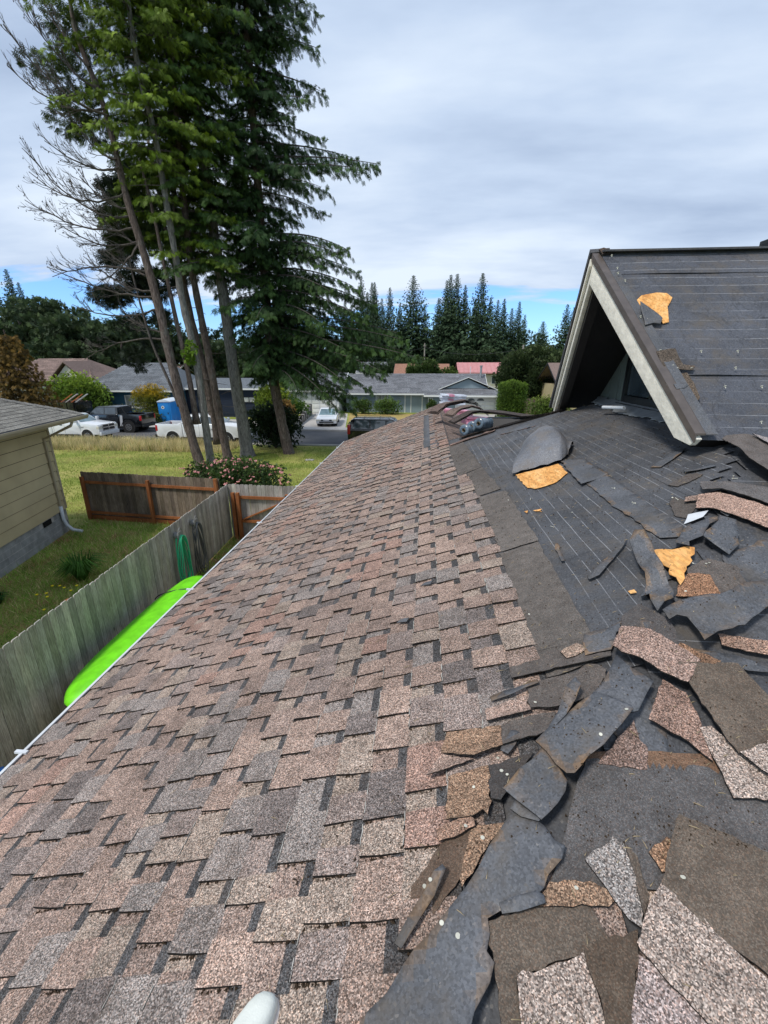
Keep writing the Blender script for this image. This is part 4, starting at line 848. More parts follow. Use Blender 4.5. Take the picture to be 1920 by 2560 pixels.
while z<TOP-.02:
    z1=min(z+.30,TOP); 
    for seg in ((0,4.88),(4.885,9.6),(9.605,LEN)):
        mb=MB(); a=P0+dW*seg[0];b=P0+dW*seg[1]
        mb.add([a+nOut*.026+Vector((0,0,z)),b+nOut*.026+Vector((0,0,z)),b+nOut*.002+Vector((0,0,z1+.01)),a+nOut*.002+Vector((0,0,z1+.01)),a-nOut*.05+Vector((0,0,z)),b-nOut*.05+Vector((0,0,z)),b-nOut*.05+Vector((0,0,z1)),a-nOut*.05+Vector((0,0,z1))],[(0,1,2,3),(0,4,5,1),(0,3,7,4),(1,5,6,2)]); mb.build('siding_board','tan_siding',nbh)
    z=z1+.030
bm_=None
blk=MB(); blk.box(0.004,.402,-.10,.0,.003,.197); bme=None
mb=MB(); mb.box(-.0,.396,-.12,0,0,.196); bme=tri_mesh('block',mb.v,mb.f,['concrete_block'],mb.c,mb.mi)
b2=bmesh.new(); b2.from_mesh(bme); bmesh.ops.recalc_face_normals(b2,faces=b2.faces); bmesh.ops.bevel(b2,geom=list(b2.edges),offset=.006,segments=1,affect='EDGES'); b2.to_mesh(bme); b2.free()
ang=math.atan2(dW.y,dW.x)
for r_ in range(4):
    i=0; s=.0 if r_%2 else -.2
    while s<LEN-.4:
        if s>=0 and not (r_==3 and .75<s<1.25):
            o=link('block',bme,nbh); p_=P0+dW*s+nOut*(-.028+random.uniform(-.003,.003)); o.matrix_basis=Matrix.Translation(p_+Vector((0,0,r_*.2)))@Matrix.Rotation(ang,4,'Z')
        s+=.4
mb=MB(); mb.prism([P0-nOut*.032,P0+dW*LEN-nOut*.032,P0+dW*LEN-nOut*.05,P0-nOut*.05],(0,0,.82)); mb.build('mortar','concrete',nbh)
mb=MB(); mb.bar(P0+dW*.05+nOut*.012+Vector((0,0,BASE)),P0+dW*.05+nOut*.012+Vector((0,0,TOP)),.10,.03,tuple(nOut)); mb.build('corner_board','tan_trim',nbh)
# eaves, roof
OV=.80; sl=.40; E0=P0+nOut*OV-dW*OV; zE_=3.83
def rp(s,o,w=0): q=E0+dW*s-nOut*o; return Vector((q.x,q.y,zE_+sl*o+w))
mb=MB(); mb.prism([rp(0,0),rp(LEN+1,0),rp(LEN-4.2,5.2),rp(5.2,5.2)],(0,0,-.10)); 
mb.prism([rp(0,0),rp(5.2,5.2),rp(5.2,10.4)+Vector((0,0,-sl*5.2)),rp(0,10.4)+Vector((0,0,-sl*10.4))],(0,0,-.10)); mb.build('roof_deck','roof_grey',nbh)
cnt=0
for c_ in range(30):
    o=c_*.165; s=o+random.uniform(0,.3)
    while s<LEN-1 and cnt<290 and o<5.0:
        l=random.uniform(.28,.34); c=jit((.23,.225,.20),.16); t=.012
        mb=MB(); v=[rp(s,o,t),rp(s+l,o,t),rp(s+l,o+.17,.004),rp(s,o+.17,.004)]; mb.add(v,[(0,3,2,1)],c); dn=Vector((0,0,-.012)); mb.add([v[0],v[1],v[1]+dn,v[0]+dn],[(0,1,2,3)],EDGE)
        mb.build('shingle','shingle_granules',nbh,fix=False); s+=l+.012; cnt+=1
        if s>5.9+ (0 if c_>1 else 3): break
mb=MB(); s=.1
while s<5.0:
    q=rp(s,s,.02); mb.add([rp(s+.10,s-.08,.012),q,rp(s-.08,s+.10,.012),rp(s+.15,s+.33,.03),rp(s+.26,s+.26,.035),rp(s+.33,s+.15,.03)],[(0,1,4,5),(1,2,3,4)],jit((.21,.205,.185),.12)); s+=.19
mb.build('hip_cap','shingle_granules',nbh,fix=False)
mb=MB(); a=E0+nOut*.02; b=a+dW*(LEN+1)
g=[(0,-.02),(0,-.13),(.07,-.13),(.115,-.05),(.115,-.0),(.098,-.0),(.10,-.045),(.06,-.118),(.012,-.118),(.012,-.02)]
mb.prism([a+nOut*x_+Vector((0,0,zE_+z_)) for x_,z_ in g],dW*(LEN+1)); mb.build('gutter','tan_trim',nbh)
mb=MB(); mb.prism([E0-dW*.0+Vector((0,0,zE_-.02)),E0+Vector((0,0,zE_-.14)),E0-nOut*10+Vector((0,0,zE_-.14)),E0-nOut*10+Vector((0,0,zE_-.02))],-dW*.03); mb.prism([E0-nOut*.02+Vector((0,0,zE_-.12)),E0-nOut*.02+dW*LEN+Vector((0,0,zE_-.12)),E0-nOut*OV+dW*LEN+Vector((0,0,zE_-.12)),E0-nOut*OV+Vector((0,0,zE_-.12))],(0,0,.02)); mb.build('soffit','tan_trim',nbh)
D0=P0+dW*.42+nOut*.05
mb=MB(); mb.tube([E0+dW*1.0+nOut*.07+Vector((0,0,zE_-.12)),E0+dW*1.05+nOut*.02+Vector((0,0,zE_-.25)),D0+Vector((0,0,3.2)),D0+Vector((0,0,.9))],.045,6); mb.build('downspout','tan_trim',nbh)
mb=MB(); mb.tube([D0+Vector((0,0,.98)),D0+Vector((0,0,.55)),D0+nOut*.06+Vector((0,0,.32)),D0+nOut*.22+Vector((0,0,.14)),D0+nOut*.50+Vector((0,0,.07))],.055,10); mb.build('downspout_elbow','downspout_white',nbh,smooth=True)
mb=MB(); c0=P0+dW*1.0; mb.bar(c0+nOut*.0+Vector((0,0,.68)),c0+dW*.42+Vector((0,0,.68)),.02,.16,(0,0,1)); mb.build('crawl_vent','dark_interior',nbh)
# ------------------------------------------------------------ fences, every board its own
def board_fence(name,label,a,b,h,mat,bw=.14,top_var=.012,gapv=.007,thick=.019,ramp_=None):
    a=Vector((*a,0)); b=Vector((*b,0)); d=(b-a); L_=d.length; d/=L_; n=Vector((-d.y,d.x,0))
    f=thing(name,label,'fence' if name=='fence' else 'gate',tuple(a))
    s=0; kk=0; slopeh=0
    while s<L_-.03:
        w=bw+random.uniform(-.004,.004); off=random.uniform(0,.009); tilt=random.uniform(-.004,.004); hh=h+random.uniform(-top_var,top_var)
        p_=a+d*s+n*off; q=a+d*(s+w-gapv)+n*off; up=Vector((0,0,hh)); t_=d*tilt
        mb=MB(); c=random.uniform(.62,1.2); c=(c,c*random.uniform(.97,1.02),c*random.uniform(.94,1.03))
        mb.prism([p_+Vector((0,0,.03)),q+Vector((0,0,.03)),q+up+t_-Vector((0,0,.02)),q+up+t_-d*.02,p_+up+t_+d*.02,p_+up+t_-Vector((0,0,.02))],n*thick,c); mb.build('fence_board',mat,f); s+=w
    return f,a,d,n,L_
f1,a,d,n,L_=board_fence('fence','long grey weathered board fence beside the green kayak, hoses hanging on it',(-5.45,1.2),(-6.2,13.12),1.80,'fence_wood')
for z in (.35,1.45):
    mb=MB(); mb.bar(a+n*.045+Vector((0,0,z)),a+d*L_+n*.045+Vector((0,0,z)),.04,.09); mb.build('rail','cedar',f1)
for s in np.arange(.2,L_,2.35):
    mb=MB(); mb.bar(a+d*s+n*.11+Vector((0,0,0)),a+d*s+n*.11+Vector((0,0,1.72)),.09,.09,tuple(n)); mb.build('post','cedar',f1)
f2,a,d,n,L_=board_fence('fence','board fence with orange brown posts and rails behind the weedy yard',(-12.25,14.5),(-6.85,13.93),1.78,'fence_wood_brown')
n=-n
for z in (.28,1.42):
    mb=MB(); mb.bar(a+n*.045+Vector((0,0,z)),a+d*L_+n*.045+Vector((0,0,z)),.05,.09); mb.build('rail','cedar',f2)
for s in (.12,2.78,L_-.05):
    mb=MB(); mb.bar(a+d*s+n*.10+Vector((0,0,0)),a+d*s+n*.10+Vector((0,0,1.62 if s<L_-.2 else 1.80)),.10,.10,tuple(n)); mb.build('post','cedar',f2)
mb=MB(); mb.bar(a+n*.03+Vector((0,0,.09)),a+d*L_+n*.03+Vector((0,0,.09)),.03,.16); mb.build('kick_board','cedar',f2)
f3,a,d,n,L_=board_fence('gate','board gate with diagonal brace between two orange brown posts near the roof edge',(-6.18,13.16),(-3.0,13.02),1.82,'fence_wood')
n=-n
for z in (.62,1.42):
    mb=MB(); mb.bar(a+d*.3+n*.05+Vector((0,0,z)),a+d*(L_)+n*.05+Vector((0,0,z)),.05,.09); mb.build('rail','cedar',f3)
for s in (.20,.36,1.98):
    mb=MB(); mb.bar(a+d*s+n*.12,a+d*s+n*.12+Vector((0,0,1.58)),.10,.10,tuple(n)); mb.build('post','cedar',f3)
mb=MB(); mb.bar(a+d*.45+n*.06+Vector((0,0,.68)),a+d*1.95+n*.06+Vector((0,0,1.36)),.04,.09,tuple(n)); mb.build('brace','cedar',f3)
mb=MB(); mb.box(-4.25,-4.15,12.88,12.94,1.50,1.56); mb.build('latch','black_plastic',f3,bevel=.01)
# hoses on hangers
def hose(label,lab2,y0,mat,seed,w,lo):
    xx=-5.45-(y0-1.2)/11.92*.75+.02; random.seed(seed)
    t=thing('garden_hose',label,'hose',(xx,y0,1.45),group='hoses hung on the fence'); 
    for k_ in range(7):
        pts=[]; ww=w*random.uniform(.75,1.1); bot=lo+random.uniform(0,.25); ox=.06+.02*k_+random.uniform(0,.03); sk=random.uniform(-.04,.04)
        for i in range(25):
            a_=2*math.pi*i/24; v=math.cos(a_); u=math.sin(a_)
            z=(1.52+bot)/2+(1.52-bot)/2*v; wq=ww*(1.15-.35*v) if v<0.6 else ww*.95
            pts.append((xx+ox+.02*math.sin(3*a_+k_),y0+u*wq*.62+sk*(1-v),z))
        mb=MB(); mb.tube(pts,.014,6,cap=False); mb.build('hose_loop',mat,t,smooth=True)
    h=thing('hose_hanger',lab2,'hose hanger',(xx,y0,1.5),group='grey hose hangers on the fence')
    mb=MB(); 
    mb.tube([(xx+.01,y0,1.50),(xx+.13,y0,1.50)],[.09,.09],14); mb.tube([(xx+.13,y0,1.50),(xx+.145,y0,1.50)],[.125,.12],14); mb.build('drum','hanger_grey',h)
    mb=MB(); mb.tube([(xx+.14,y0+.09*math.cos(a_),1.56+.14*math.sin(a_)) for a_ in np.linspace(0,math.pi,9)],.012,6); mb.build('hook','hanger_grey',h)
hose('green garden hose coiled in long loops on the fence','hanger holding the green hose',9.55,'hose_green',3,.30,.08)
hose('dark grey hose coiled beside the green one','hanger holding the dark grey hose',10.45,'hose_grey',4,.26,.04)
random.seed(11)
# kayaks
def kayak(label,mat,c,L_,hw,h,tilt,grooves=True):
    t=thing('kayak',label,'kayak',c,0,'kayaks lying between the fence and the house',local=True); t.rotation_euler=(0,R(tilt),R(1.5))
    n_=44; seg=20; V=[];F_=[]
    for i in range(n_+1):
        s=-1+2*i/n_; w=hw*max(0.0,(1-abs(s)**2.4))**.62+.004; hh=h*(1-.35*abs(s)**3)
        for k_ in range(seg):
            a_=2*math.pi*k_/seg; x=w*math.copysign(abs(math.cos(a_))**.8,math.cos(a_)); z=(hh*.75 if math.sin(a_)>0 else hh*.35)*math.copysign(abs(math.sin(a_))**.7,math.sin(a_))*min(1,w/(hw*.5))
            if grooves and math.sin(a_)>.15 and abs(abs(math.cos(a_))-.55)<.12 and abs(s)<.7: z-=.018
            if math.sin(a_)>.3: z+=.030*max(0,1-abs(math.cos(a_))/.16)*min(1,(1-abs(s))*4)
            V.append((x,s*L_/2,z+.10*s*s))
    for i in range(n_):
        for k_ in range(seg): F_.append((i*seg+k_,i*seg+(k_+1)%seg,(i+1)*seg+(k_+1)%seg,(i+1)*seg+k_))
    F_.append(tuple(range(seg))); F_.append(tuple(range(n_*seg,(n_+1)*seg)))
    mb=MB(); mb.v=V; mb.f=F_; mb.c=[(1,1,1)]*len(F_); mb.mi=[0]*len(F_); mb.build('hull',mat,t,smooth=True)
    mb=MB(); mb.tube([(hw*math.cos(a_)*1.012*(1-(.02)),.28*L_,h*.76*abs(math.sin(a_))**.7+.035) for a_ in np.linspace(.25,math.pi-.25,14)],.012,4); mb.build('strap','black_plastic',t)
    for s in (-.45,.45):
        mb=MB(); mb.tube([(hw*.62,s*L_/2-.12,h*.60),(hw*.70,s*L_/2-.08,h*.66),(hw*.70,s*L_/2+.08,h*.66),(hw*.62,s*L_/2+.12,h*.60)],.014,6); mb.build('handle','black_plastic',t)
kayak('bright lime green kayak lying upside down along the fence','kayak_green',(-4.98,6.75,.72),4.1,.60,.28,-12)
kayak('blue kayak, only its tip showing at the left edge below the gutter','kayak_blue',(-5.12,1.8,.55),4.1,.45,.24,-5)
for (x,y) in ((-5.1,5.8),(-5.1,7.7),(-4.98,.9),(-4.98,2.6)):
    t=thing('trestle','low timber trestle under the %s end of the %s kayak'%('near' if y<1 or 4<y<6 else 'far','green' if y>4 else 'blue'),'trestle',(x,y,0),group='low trestles under the kayaks'); hz=.60 if y>4 else .30
    for s in (-.3,.3):
        mb=MB(); mb.bar((x+s,y,0),(x+s,y,hz),.05,.05,(1,0,0)); mb.build('leg','timber_dark',t)
    mb=MB(); mb.bar((x-.4,y,hz+.02),(x+.4,y,hz+.02),.05,.05); mb.build('crossbar','timber_dark',t)
# ------------------------------------------------------------ foliage tools
def sprays(pos,ax,size,col,kind='conifer',droop=.35):
    # one small frond of flat needles or leaves per entry, all in numpy
    pos=np.array(pos,float); ax=np.array(ax,float); size=np.array(size,float); col=np.array(col,float); n=len(pos)
    ax/=np.linalg.norm(ax,axis=1,keepdims=True)+1e-9; r=rng.normal(size=(n,3)); sd_=np.cross(ax,r); sd_/=np.linalg.norm(sd_,axis=1,keepdims=True)+1e-9
    V=[];C=[]
    if kind=='conifer': T=[(0,0,1.0,0,.07)]+[(.05+.2*i,0,.38+.19*i,s_*(.46-.05*i),.062) for i in range(4) for s_ in (-1,1)]
    elif kind=='coarse': T=[(0,0,1.0,0,.13),(.10,0,.60,.50,.12),(.10,0,.60,-.50,.12),(.40,0,.88,.42,.11),(.40,0,.88,-.42,.11)]
    elif kind=='leaf': T=[(0,0,.9,.2,.24),(.2,.1,.8,-.45,.24),(.0,0,.5,.6,.24)]
    else: T=[(0,0,1.,0,.16),(0,0,.75,.5,.12),(0,0,.75,-.5,.12)]
    for (a0,b0,a1,b1,w) in T:
        d=np.array([a1-a0,b1-b0]); l=np.hypot(*d); pn=np.array([-d[1],d[0]])/l*w
        S=size[:,None]
        mid=(np.array([a0+.45*d[0],b0+.45*d[1]]))
        q0=pos+(ax*a0+sd_*b0)*S
        q1=pos+(ax*(mid[0]+pn[0])+sd_*(mid[1]+pn[1]))*S
        q2=pos+(ax*a1+sd_*b1)*S; q2[:,2]-=droop*abs(b1-b0)*size
        q3=pos+(ax*(mid[0]-pn[0])+sd_*(mid[1]-pn[1]))*S; q3[:,2]-=.0
        V.append(np.stack([q0,q1,q2,q3],1)); C.append(col*rng.uniform(.8,1.2,size=(n,1)))
    V=np.concatenate(V,0); C=np.concatenate(C,0); m_=len(V); F_=np.arange(m_*4).reshape(m_,4)
    return V.reshape(-1,3),F_,C
def crown(name,acc,parent,mat='needles',kind='conifer',**k):
    V,F_,C=sprays(acc[0],acc[1],acc[2],acc[3],kind); return link(name,tri_mesh(name,V,F_,[mat],C),parent,**k)
def newacc(): return [[],[],[],[]]
def put(acc,p_,a,s,c): acc[0].append(tuple(p_)); acc[1].append(tuple(a)); acc[2].append(s); acc[3].append(c)
def bough(acc,wood,p0,az,L_,rise,droop,side,tint,tip,sp=.30,step=.30,rad=.05,hang=.5):
    d=Vector((math.cos(az),math.sin(az),0)); sdv=Vector((-d.y,d.x,0)); pts=[]
    n_=max(3,int(L_/(step*.8))); bend=random.uniform(-.25,.25)
    for i in range(n_+1):
        t=i/n_; p_=p0+d*(L_*t)+sdv*(bend*L_*t*t*.5)+Vector((0,0,rise*L_*t-droop*L_*t*t)); pts.append(p_)
    if wood is not None: wood.tube(pts[::2] if len(pts)>4 else pts,[rad*(1-.8*i/(len(pts[::2] if len(pts)>4 else pts)-1)) for i in range(len(pts[::2] if len(pts)>4 else pts))],4,cap=False)
    for i in range(1,n_+1):
        t=i/n_
        if t<.22 and random.random()<.5: continue
        for s in (-1,1):
            sl=side*(1-.55*t)*random.uniform(.55,1.15); k_=max(1,int(sl/(sp*.44)))
            bd=(sdv*s*random.uniform(.6,1)+d*random.uniform(.3,.8)+Vector((0,0,-hang*random.uniform(.3,1.1)))).normalized()
            for j in range(k_+1):
                f=j/max(1,k_); q=pts[i]+bd*(sl*f)+Vector((random.uniform(-.06,.06),random.uniform(-.06,.06),random.uniform(-.06,.04)))
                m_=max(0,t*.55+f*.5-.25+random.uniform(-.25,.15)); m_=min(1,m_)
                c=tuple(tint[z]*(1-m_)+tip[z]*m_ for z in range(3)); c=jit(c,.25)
                put(acc,q,bd+Vector((random.uniform(-.5,.5),random.uniform(-.5,.5),random.uniform(-1.3,-.1)))*.8,sp*random.uniform(.75,1.4),c)
        
        if i==n_:
            for _ in range(3): put(acc,pts[i],d+Vector((random.uniform(-.4,.4),random.uniform(-.4,.4),random.uniform(-.1,.5))),sp*1.2,jit(tip,.2))
def clump(acc,c,r,n_,tint,sp,up=.3,flat=1.0,tip=None):
    for _ in range(n_):
        v=Vector((random.gauss(0,1),random.gauss(0,1),random.gauss(0,1))).normalized(); rr=random.random()**.45
        p_=Vector(c)+Vector((v.x*r,v.y*r,v.z*r*flat))*rr
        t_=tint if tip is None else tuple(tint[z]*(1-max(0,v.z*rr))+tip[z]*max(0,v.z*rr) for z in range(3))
        put(acc,p_,v+Vector((0,0,up)),sp*random.uniform(.7,1.3),jit(t_,.28))
def trunk_from(pts,r0,r1,name,mat,parent,n_=10):
    # smooth the path and roughen the section
    P=[Vector(p_) for p_ in pts]; Q=[]
    for i in range(len(P)-1):
        p0=P[max(i-1,0)];p1=P[i];p2=P[i+1];p3=P[min(i+2,len(P)-1)]
        for j in range(5):
            t=j/5; Q.append(.5*((2*p1)+(p2-p0)*t+(2*p0-5*p1+4*p2-p3)*t*t+(-p0+3*p1-3*p2+p3)*t**3))
    Q.append(P[-1]); m_=len(Q); rad=[(r0+(r1-r0)*(i/(m_-1))**.8)*(1+.05*math.sin(i*2.3))+(r0*.45*math.exp(-i*1.1)) for i in range(m_)]
    mb=MB(); mb.tube(Q,rad,n_); 
    mb.v=[tuple(Vector(v)+Vector((noise.noise((v[0]*4,v[1]*4,v[2]*1.5)),noise.noise((v[1]*4,v[2]*1.5,v[0]*4)),0))*r0*.14) for v in mb.v]
    mb.build(name,mat,parent,smooth=True); return Q
DK=(.022,.048,.014); DK2=(.034,.068,.016); LM=(.18,.255,.02); LM2=(.09,.14,.016); OL=(.040,.062,.014)
# ---- the group of tall leaning conifers by the street
G='tall conifers growing together beyond the fence'
def path(pp): return [at(*q) for q in pp]
def trunk_at(Q,z):
    for i in range(len(Q)-1):
        if Q[i].z<=z<=Q[i+1].z: return Q[i].lerp(Q[i+1],(z-Q[i].z)/(Q[i+1].z-Q[i].z+1e-6))
    return Q[-1]
# 1 dead leaning pine, leftmost
t1=thing('pine_tree','leftmost leaning pine trunk with bare dead branches arching to the left','tree',tuple(at(505,1178,22.4)),group=G)
Q1=trunk_from(path([(507,1180,22.4),(480,1095,22.5),(432,920,22.6),(395,760,22.7),(362,640,22.8),(335,555,22.8),(308,460,22.9),(285,360,23),(255,250,23),(215,150,23),(185,60,23),(165,-60,23)]),.27,.07,'trunk','bark_red',t1)
def deadbr(mb,a,b,sag,r,tw,tl,seed):
    random.seed(seed); a=Vector(a);b=Vector(b); n_=12; pts=[]; Lb=(b-a).length
    for i in range(n_+1):
        t=i/n_; p_=a.lerp(b,t)+Vector((0,random.uniform(-.05,.05),-sag*4*t*(1-t)))+Vector((random.uniform(-.03,.03),0,random.uniform(-.04,.04)))*Lb*.25; pts.append(p_)
    mb.tube(pts,[r*(1-.82*i/n_)+.006 for i in range(n_+1)],4,cap=False)
    for k_ in range(tw):
        t=random.uniform(.18,.98); i=int(t*n_); p_=pts[i]; d=(pts[min(i+1,n_)]-pts[max(i-1,0)]).normalized()
        up=random.choice((1,1,-.6)); l=tl*(1.15-.6*t)*random.uniform(.5,1.2); e=(d+Vector((0,random.uniform(-.6,.6),up*random.uniform(.3,.9)))).normalized()
        q=[p_,p_+e*l*.4+d*.1*l,p_+e*l*.7+d*.1*l+Vector((0,0,.08*l)),p_+e*l+Vector((0,0,.30*l))]
        mb.tube(q,[.016,.013,.010,.007],3,cap=False)
        for m_ in range(4):
            s_=random.choice(q[1:3]); e2=(e+Vector((random.uniform(-.6,.3),random.uniform(-.7,.7),random.uniform(-.5,.8)))).normalized(); l2=l*random.uniform(.25,.5)
            mb.tube([s_,s_+e2*l2*.6,s_+e2*l2+Vector((0,0,.2*l2))],[.010,.008,.006],3,cap=False)
            if random.random()<.35: mb.tube([s_+e2*l2,s_+e2*l2+Vector((0,0,-.05))],[.03,.012],4)
mb=MB(); sd0=100
for (ax_,ay_,bx,by,sag,tw) in ((390,745,120,665,.3,12),(372,680,130,690,-.3,12),(350,600,250,700,.3,8),(340,570,62,500,.5,18),(330,540,55,370,.9,18),(345,600,150,560,.5,14),(318,480,70,430,.7,14),(300,420,110,350,.4,12),(270,290,5,60,.6,20),(262,270,20,165,.6,16),(240,220,60,20,.4,12),(290,400,180,300,.3,10),(225,170,95,-20,.3,10),(350,610,200,470,.5,12),(400,770,180,760,.5,10),(415,830,300,770,.3,8),(375,690,240,600,.3,10),(420,850,215,900,-.4,8),(330,520,200,440,.4,9),(385,730,210,640,.4,12)):
    sd0+=1; deadbr(mb,at(ax_,ay_,22.8),at(bx,by,22.8+random.uniform(-1.5,1.2)),sag,.05,int(tw*1.25),1.35,sd0)
random.seed(21)
mb.build('dead_branches','bark_dead',t1,fix=False)
# thin forked stem
Qf=trunk_from(path([(448,1015,22.5),(425,960,22.6),(385,870,22.7),(362,800,22.8),(335,700,23),(322,640,23)]),.085,.035,'fork_stem','bark_dead',t1,7)
Qf=trunk_from(path([(492,1060,23.0),(470,930,23.0),(440,800,23.2),(410,660,23.3),(385,540,23.4),(350,400,23.4)]),.16,.06,'fork_stem','bark_red',t1,8)
acc=newacc()
for (x,y,r,n_) in ((335,500,.9,260),(300,560,1.0,300),(345,590,1.0,300),(310,610,.7,180),(290,600,.5,120),(250,470,.0,0),(170,300,.8,150),(210,270,.9,200),(190,200,1.1,260),(240,330,1.0,200),(150,150,.5,70),(75,150,.45,60),(110,180,.3,40),(160,60,.9,200),(215,90,1.2,260),(180,330,.4,60)):
    if n_: clump(acc,at(x,y,24.2),r,n_,OL,.30,up=.2,flat=.6)
crown('crown',acc,t1)
# dark pine behind
t1b=thing('pine_tree','dark clumped pine behind the bare branches, left of the group','tree',(-14.5,30.5,0),group=G)
Qb=trunk_from(path([(545,1115,30.5),(520,1000,30.5),(470,800,30.5),(430,650,30.5),(400,500,30.5),(370,350,30.5)]),.22,.07,'trunk','bark_red',t1b)
acc=newacc()
for (x,y,rx,n_) in ((300,470,1.5,420),(350,510,1.5,420),(285,545,1.0,260),(320,600,1.3,380),(380,590,1.4,400),(440,620,1.3,300),(300,655,.9,220),(360,690,1.2,340),(290,745,1.3,420),(330,715,1.0,260),(400,720,1.1,260),(270,650,.7,160),(245,740,.6,140),(390,430,1.5,360),(330,420,1.2,260),(420,520,1.3,300),(430,700,1.0,220),(470,560,1.2,200),(480,680,1.0,200),(270,500,.6,120),(330,810,1.0,160),(380,860,1.1,200),(330,900,1.0,200),(420,800,1.0,160)):
    for s_ in range(5):
        clump(acc,at(x+random.uniform(-24,24),y+random.uniform(-16,16),30.5+random.uniform(-1.5,1.5)),rx*.45,n_//5,(.010,.019,.008),.42,up=.5,flat=.6)
crown('crown',acc,t1b)
# limbs of the group, lime coloured and dark
def conifer(label,tp,r0,r1,bk,zlo,zhi,rad,n_,tint,tip,side,hang,bias=None,sp=.30,tipf=1.0,loc=None,extra=(),rise=.10,droop=.30,stubs=0):
    t=thing('conifer_tree',label,'tree',tuple(at(*tp[0])),group=G); Q=trunk_from(path(tp),r0,r1,'trunk',bk,t); acc=newacc(); wd=MB()
    for i in range(n_):
        f=(i+random.random()*.8)/n_; z=zlo+(zhi-zlo)*f; p_=trunk_at(Q,z); az=i*2.399+random.uniform(-.5,.5); L_=rad(z)*random.uniform(.70,1.12)
        if bias: L_*=bias(az,z)
        if L_<.4: continue
        tp_=tip if random.random()<tipf else tuple((tip[k_]+tint[k_]*2)/3 for k_ in range(3))
        bough(acc,wd,p_,az,L_,rise,droop,side,tint,tp_,sp,rad=.045,hang=hang)
    for (az,z,L_,rs,dr) in extra: bough(acc,wd,trunk_at(Q,z),az,L_,rs,dr,side,tint,tip,sp,rad=.06,hang=hang)
    for i in range(stubs):
        z=random.uniform(2.5,zlo+2); p_=trunk_at(Q,z); a_=random.random()*6.28; l=random.uniform(.4,1.6)
        wd.tube([p_,p_+Vector((math.cos(a_)*l*.6,math.sin(a_)*l*.6,-.05)),p_+Vector((math.cos(a_)*l,math.sin(a_)*l,-.15+random.uniform(-.1,.25)))],[.022,.016,.008],3,cap=False)
    wd.build('limbs','bark_dead',t,fix=False,kind='stuff'); crown('crown',acc,t); return t
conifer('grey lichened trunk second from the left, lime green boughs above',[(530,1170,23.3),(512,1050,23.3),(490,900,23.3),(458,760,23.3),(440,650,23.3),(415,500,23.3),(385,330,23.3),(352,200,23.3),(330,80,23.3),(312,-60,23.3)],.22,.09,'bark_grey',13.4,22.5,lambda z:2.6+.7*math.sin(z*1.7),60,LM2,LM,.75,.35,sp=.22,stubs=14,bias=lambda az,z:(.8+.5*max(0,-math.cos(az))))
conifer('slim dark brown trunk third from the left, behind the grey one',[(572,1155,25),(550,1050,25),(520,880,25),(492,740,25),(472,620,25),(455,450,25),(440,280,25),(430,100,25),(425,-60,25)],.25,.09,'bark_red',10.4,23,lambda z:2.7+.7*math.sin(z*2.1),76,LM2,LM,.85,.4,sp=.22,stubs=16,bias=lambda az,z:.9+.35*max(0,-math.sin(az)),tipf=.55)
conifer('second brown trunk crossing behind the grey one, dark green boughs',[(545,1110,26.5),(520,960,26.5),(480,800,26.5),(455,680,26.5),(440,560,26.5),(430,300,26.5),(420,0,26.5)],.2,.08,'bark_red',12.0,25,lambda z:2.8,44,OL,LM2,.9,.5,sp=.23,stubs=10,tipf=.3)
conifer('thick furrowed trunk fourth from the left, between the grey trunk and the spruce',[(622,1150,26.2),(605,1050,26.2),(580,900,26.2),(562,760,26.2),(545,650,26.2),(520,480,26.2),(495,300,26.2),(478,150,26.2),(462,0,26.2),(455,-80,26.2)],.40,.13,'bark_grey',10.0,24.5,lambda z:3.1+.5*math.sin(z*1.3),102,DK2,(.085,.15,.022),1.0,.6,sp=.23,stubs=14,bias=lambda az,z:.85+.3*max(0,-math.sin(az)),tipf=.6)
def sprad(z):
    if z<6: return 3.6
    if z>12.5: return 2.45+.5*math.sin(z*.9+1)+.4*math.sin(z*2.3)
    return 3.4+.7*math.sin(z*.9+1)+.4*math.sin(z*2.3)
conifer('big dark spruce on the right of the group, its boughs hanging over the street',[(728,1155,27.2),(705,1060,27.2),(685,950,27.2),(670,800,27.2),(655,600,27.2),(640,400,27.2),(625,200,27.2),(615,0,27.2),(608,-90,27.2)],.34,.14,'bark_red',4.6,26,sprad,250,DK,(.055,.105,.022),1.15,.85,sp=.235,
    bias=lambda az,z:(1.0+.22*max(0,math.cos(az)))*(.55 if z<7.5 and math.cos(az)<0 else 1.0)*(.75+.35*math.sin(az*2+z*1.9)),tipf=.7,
    extra=[(.05,15.6,6.3,.05,.12),(-.15,15.2,5.8,.02,.10),(.2,16.2,5.2,.08,.14),(.0,20.5,3.4,.05,.25),(.25,19.2,3.5,.05,.2),(-.3,17.9,3.2,.1,.22),(-.1,12.0,4.9,.15,.33),(.15,11.2,5.2,.12,.3),(-.3,11.6,4.9,.12,.3),(.05,9.8,6.1,.1,.3),(-.25,9.0,6.0,.08,.28),(.3,8.6,5.8,.08,.25),(-.05,8.0,7.4,.04,.16),(-.2,7.6,8.0,.02,.14),(.1,7.2,7.8,.02,.16),(-.12,6.9,8.7,.0,.13),(-.3,6.6,7.2,-.02,.2),(-.45,6.2,5.6,-.02,.28),(-.1,6.0,6.0,-.02,.3),(-.25,5.6,5.2,-.05,.35),(.2,6.2,6.6,0,.24),(-.2,5.0,4.4,-.1,.4),(.05,5.2,4.8,-.1,.42),(-.5,7.4,5.6,0,.25),(-.6,8.6,5.2,.03,.28),(.4,7.4,6.0,0,.25),(-.15,10.4,5.6,.08,.3),(.35,10.0,5.4,.08,.3),(-.5,10.0,4.9,.08,.3),(-.7,5.6,4.6,-.05,.35),(-.35,9.3,5.6,.05,.3)])
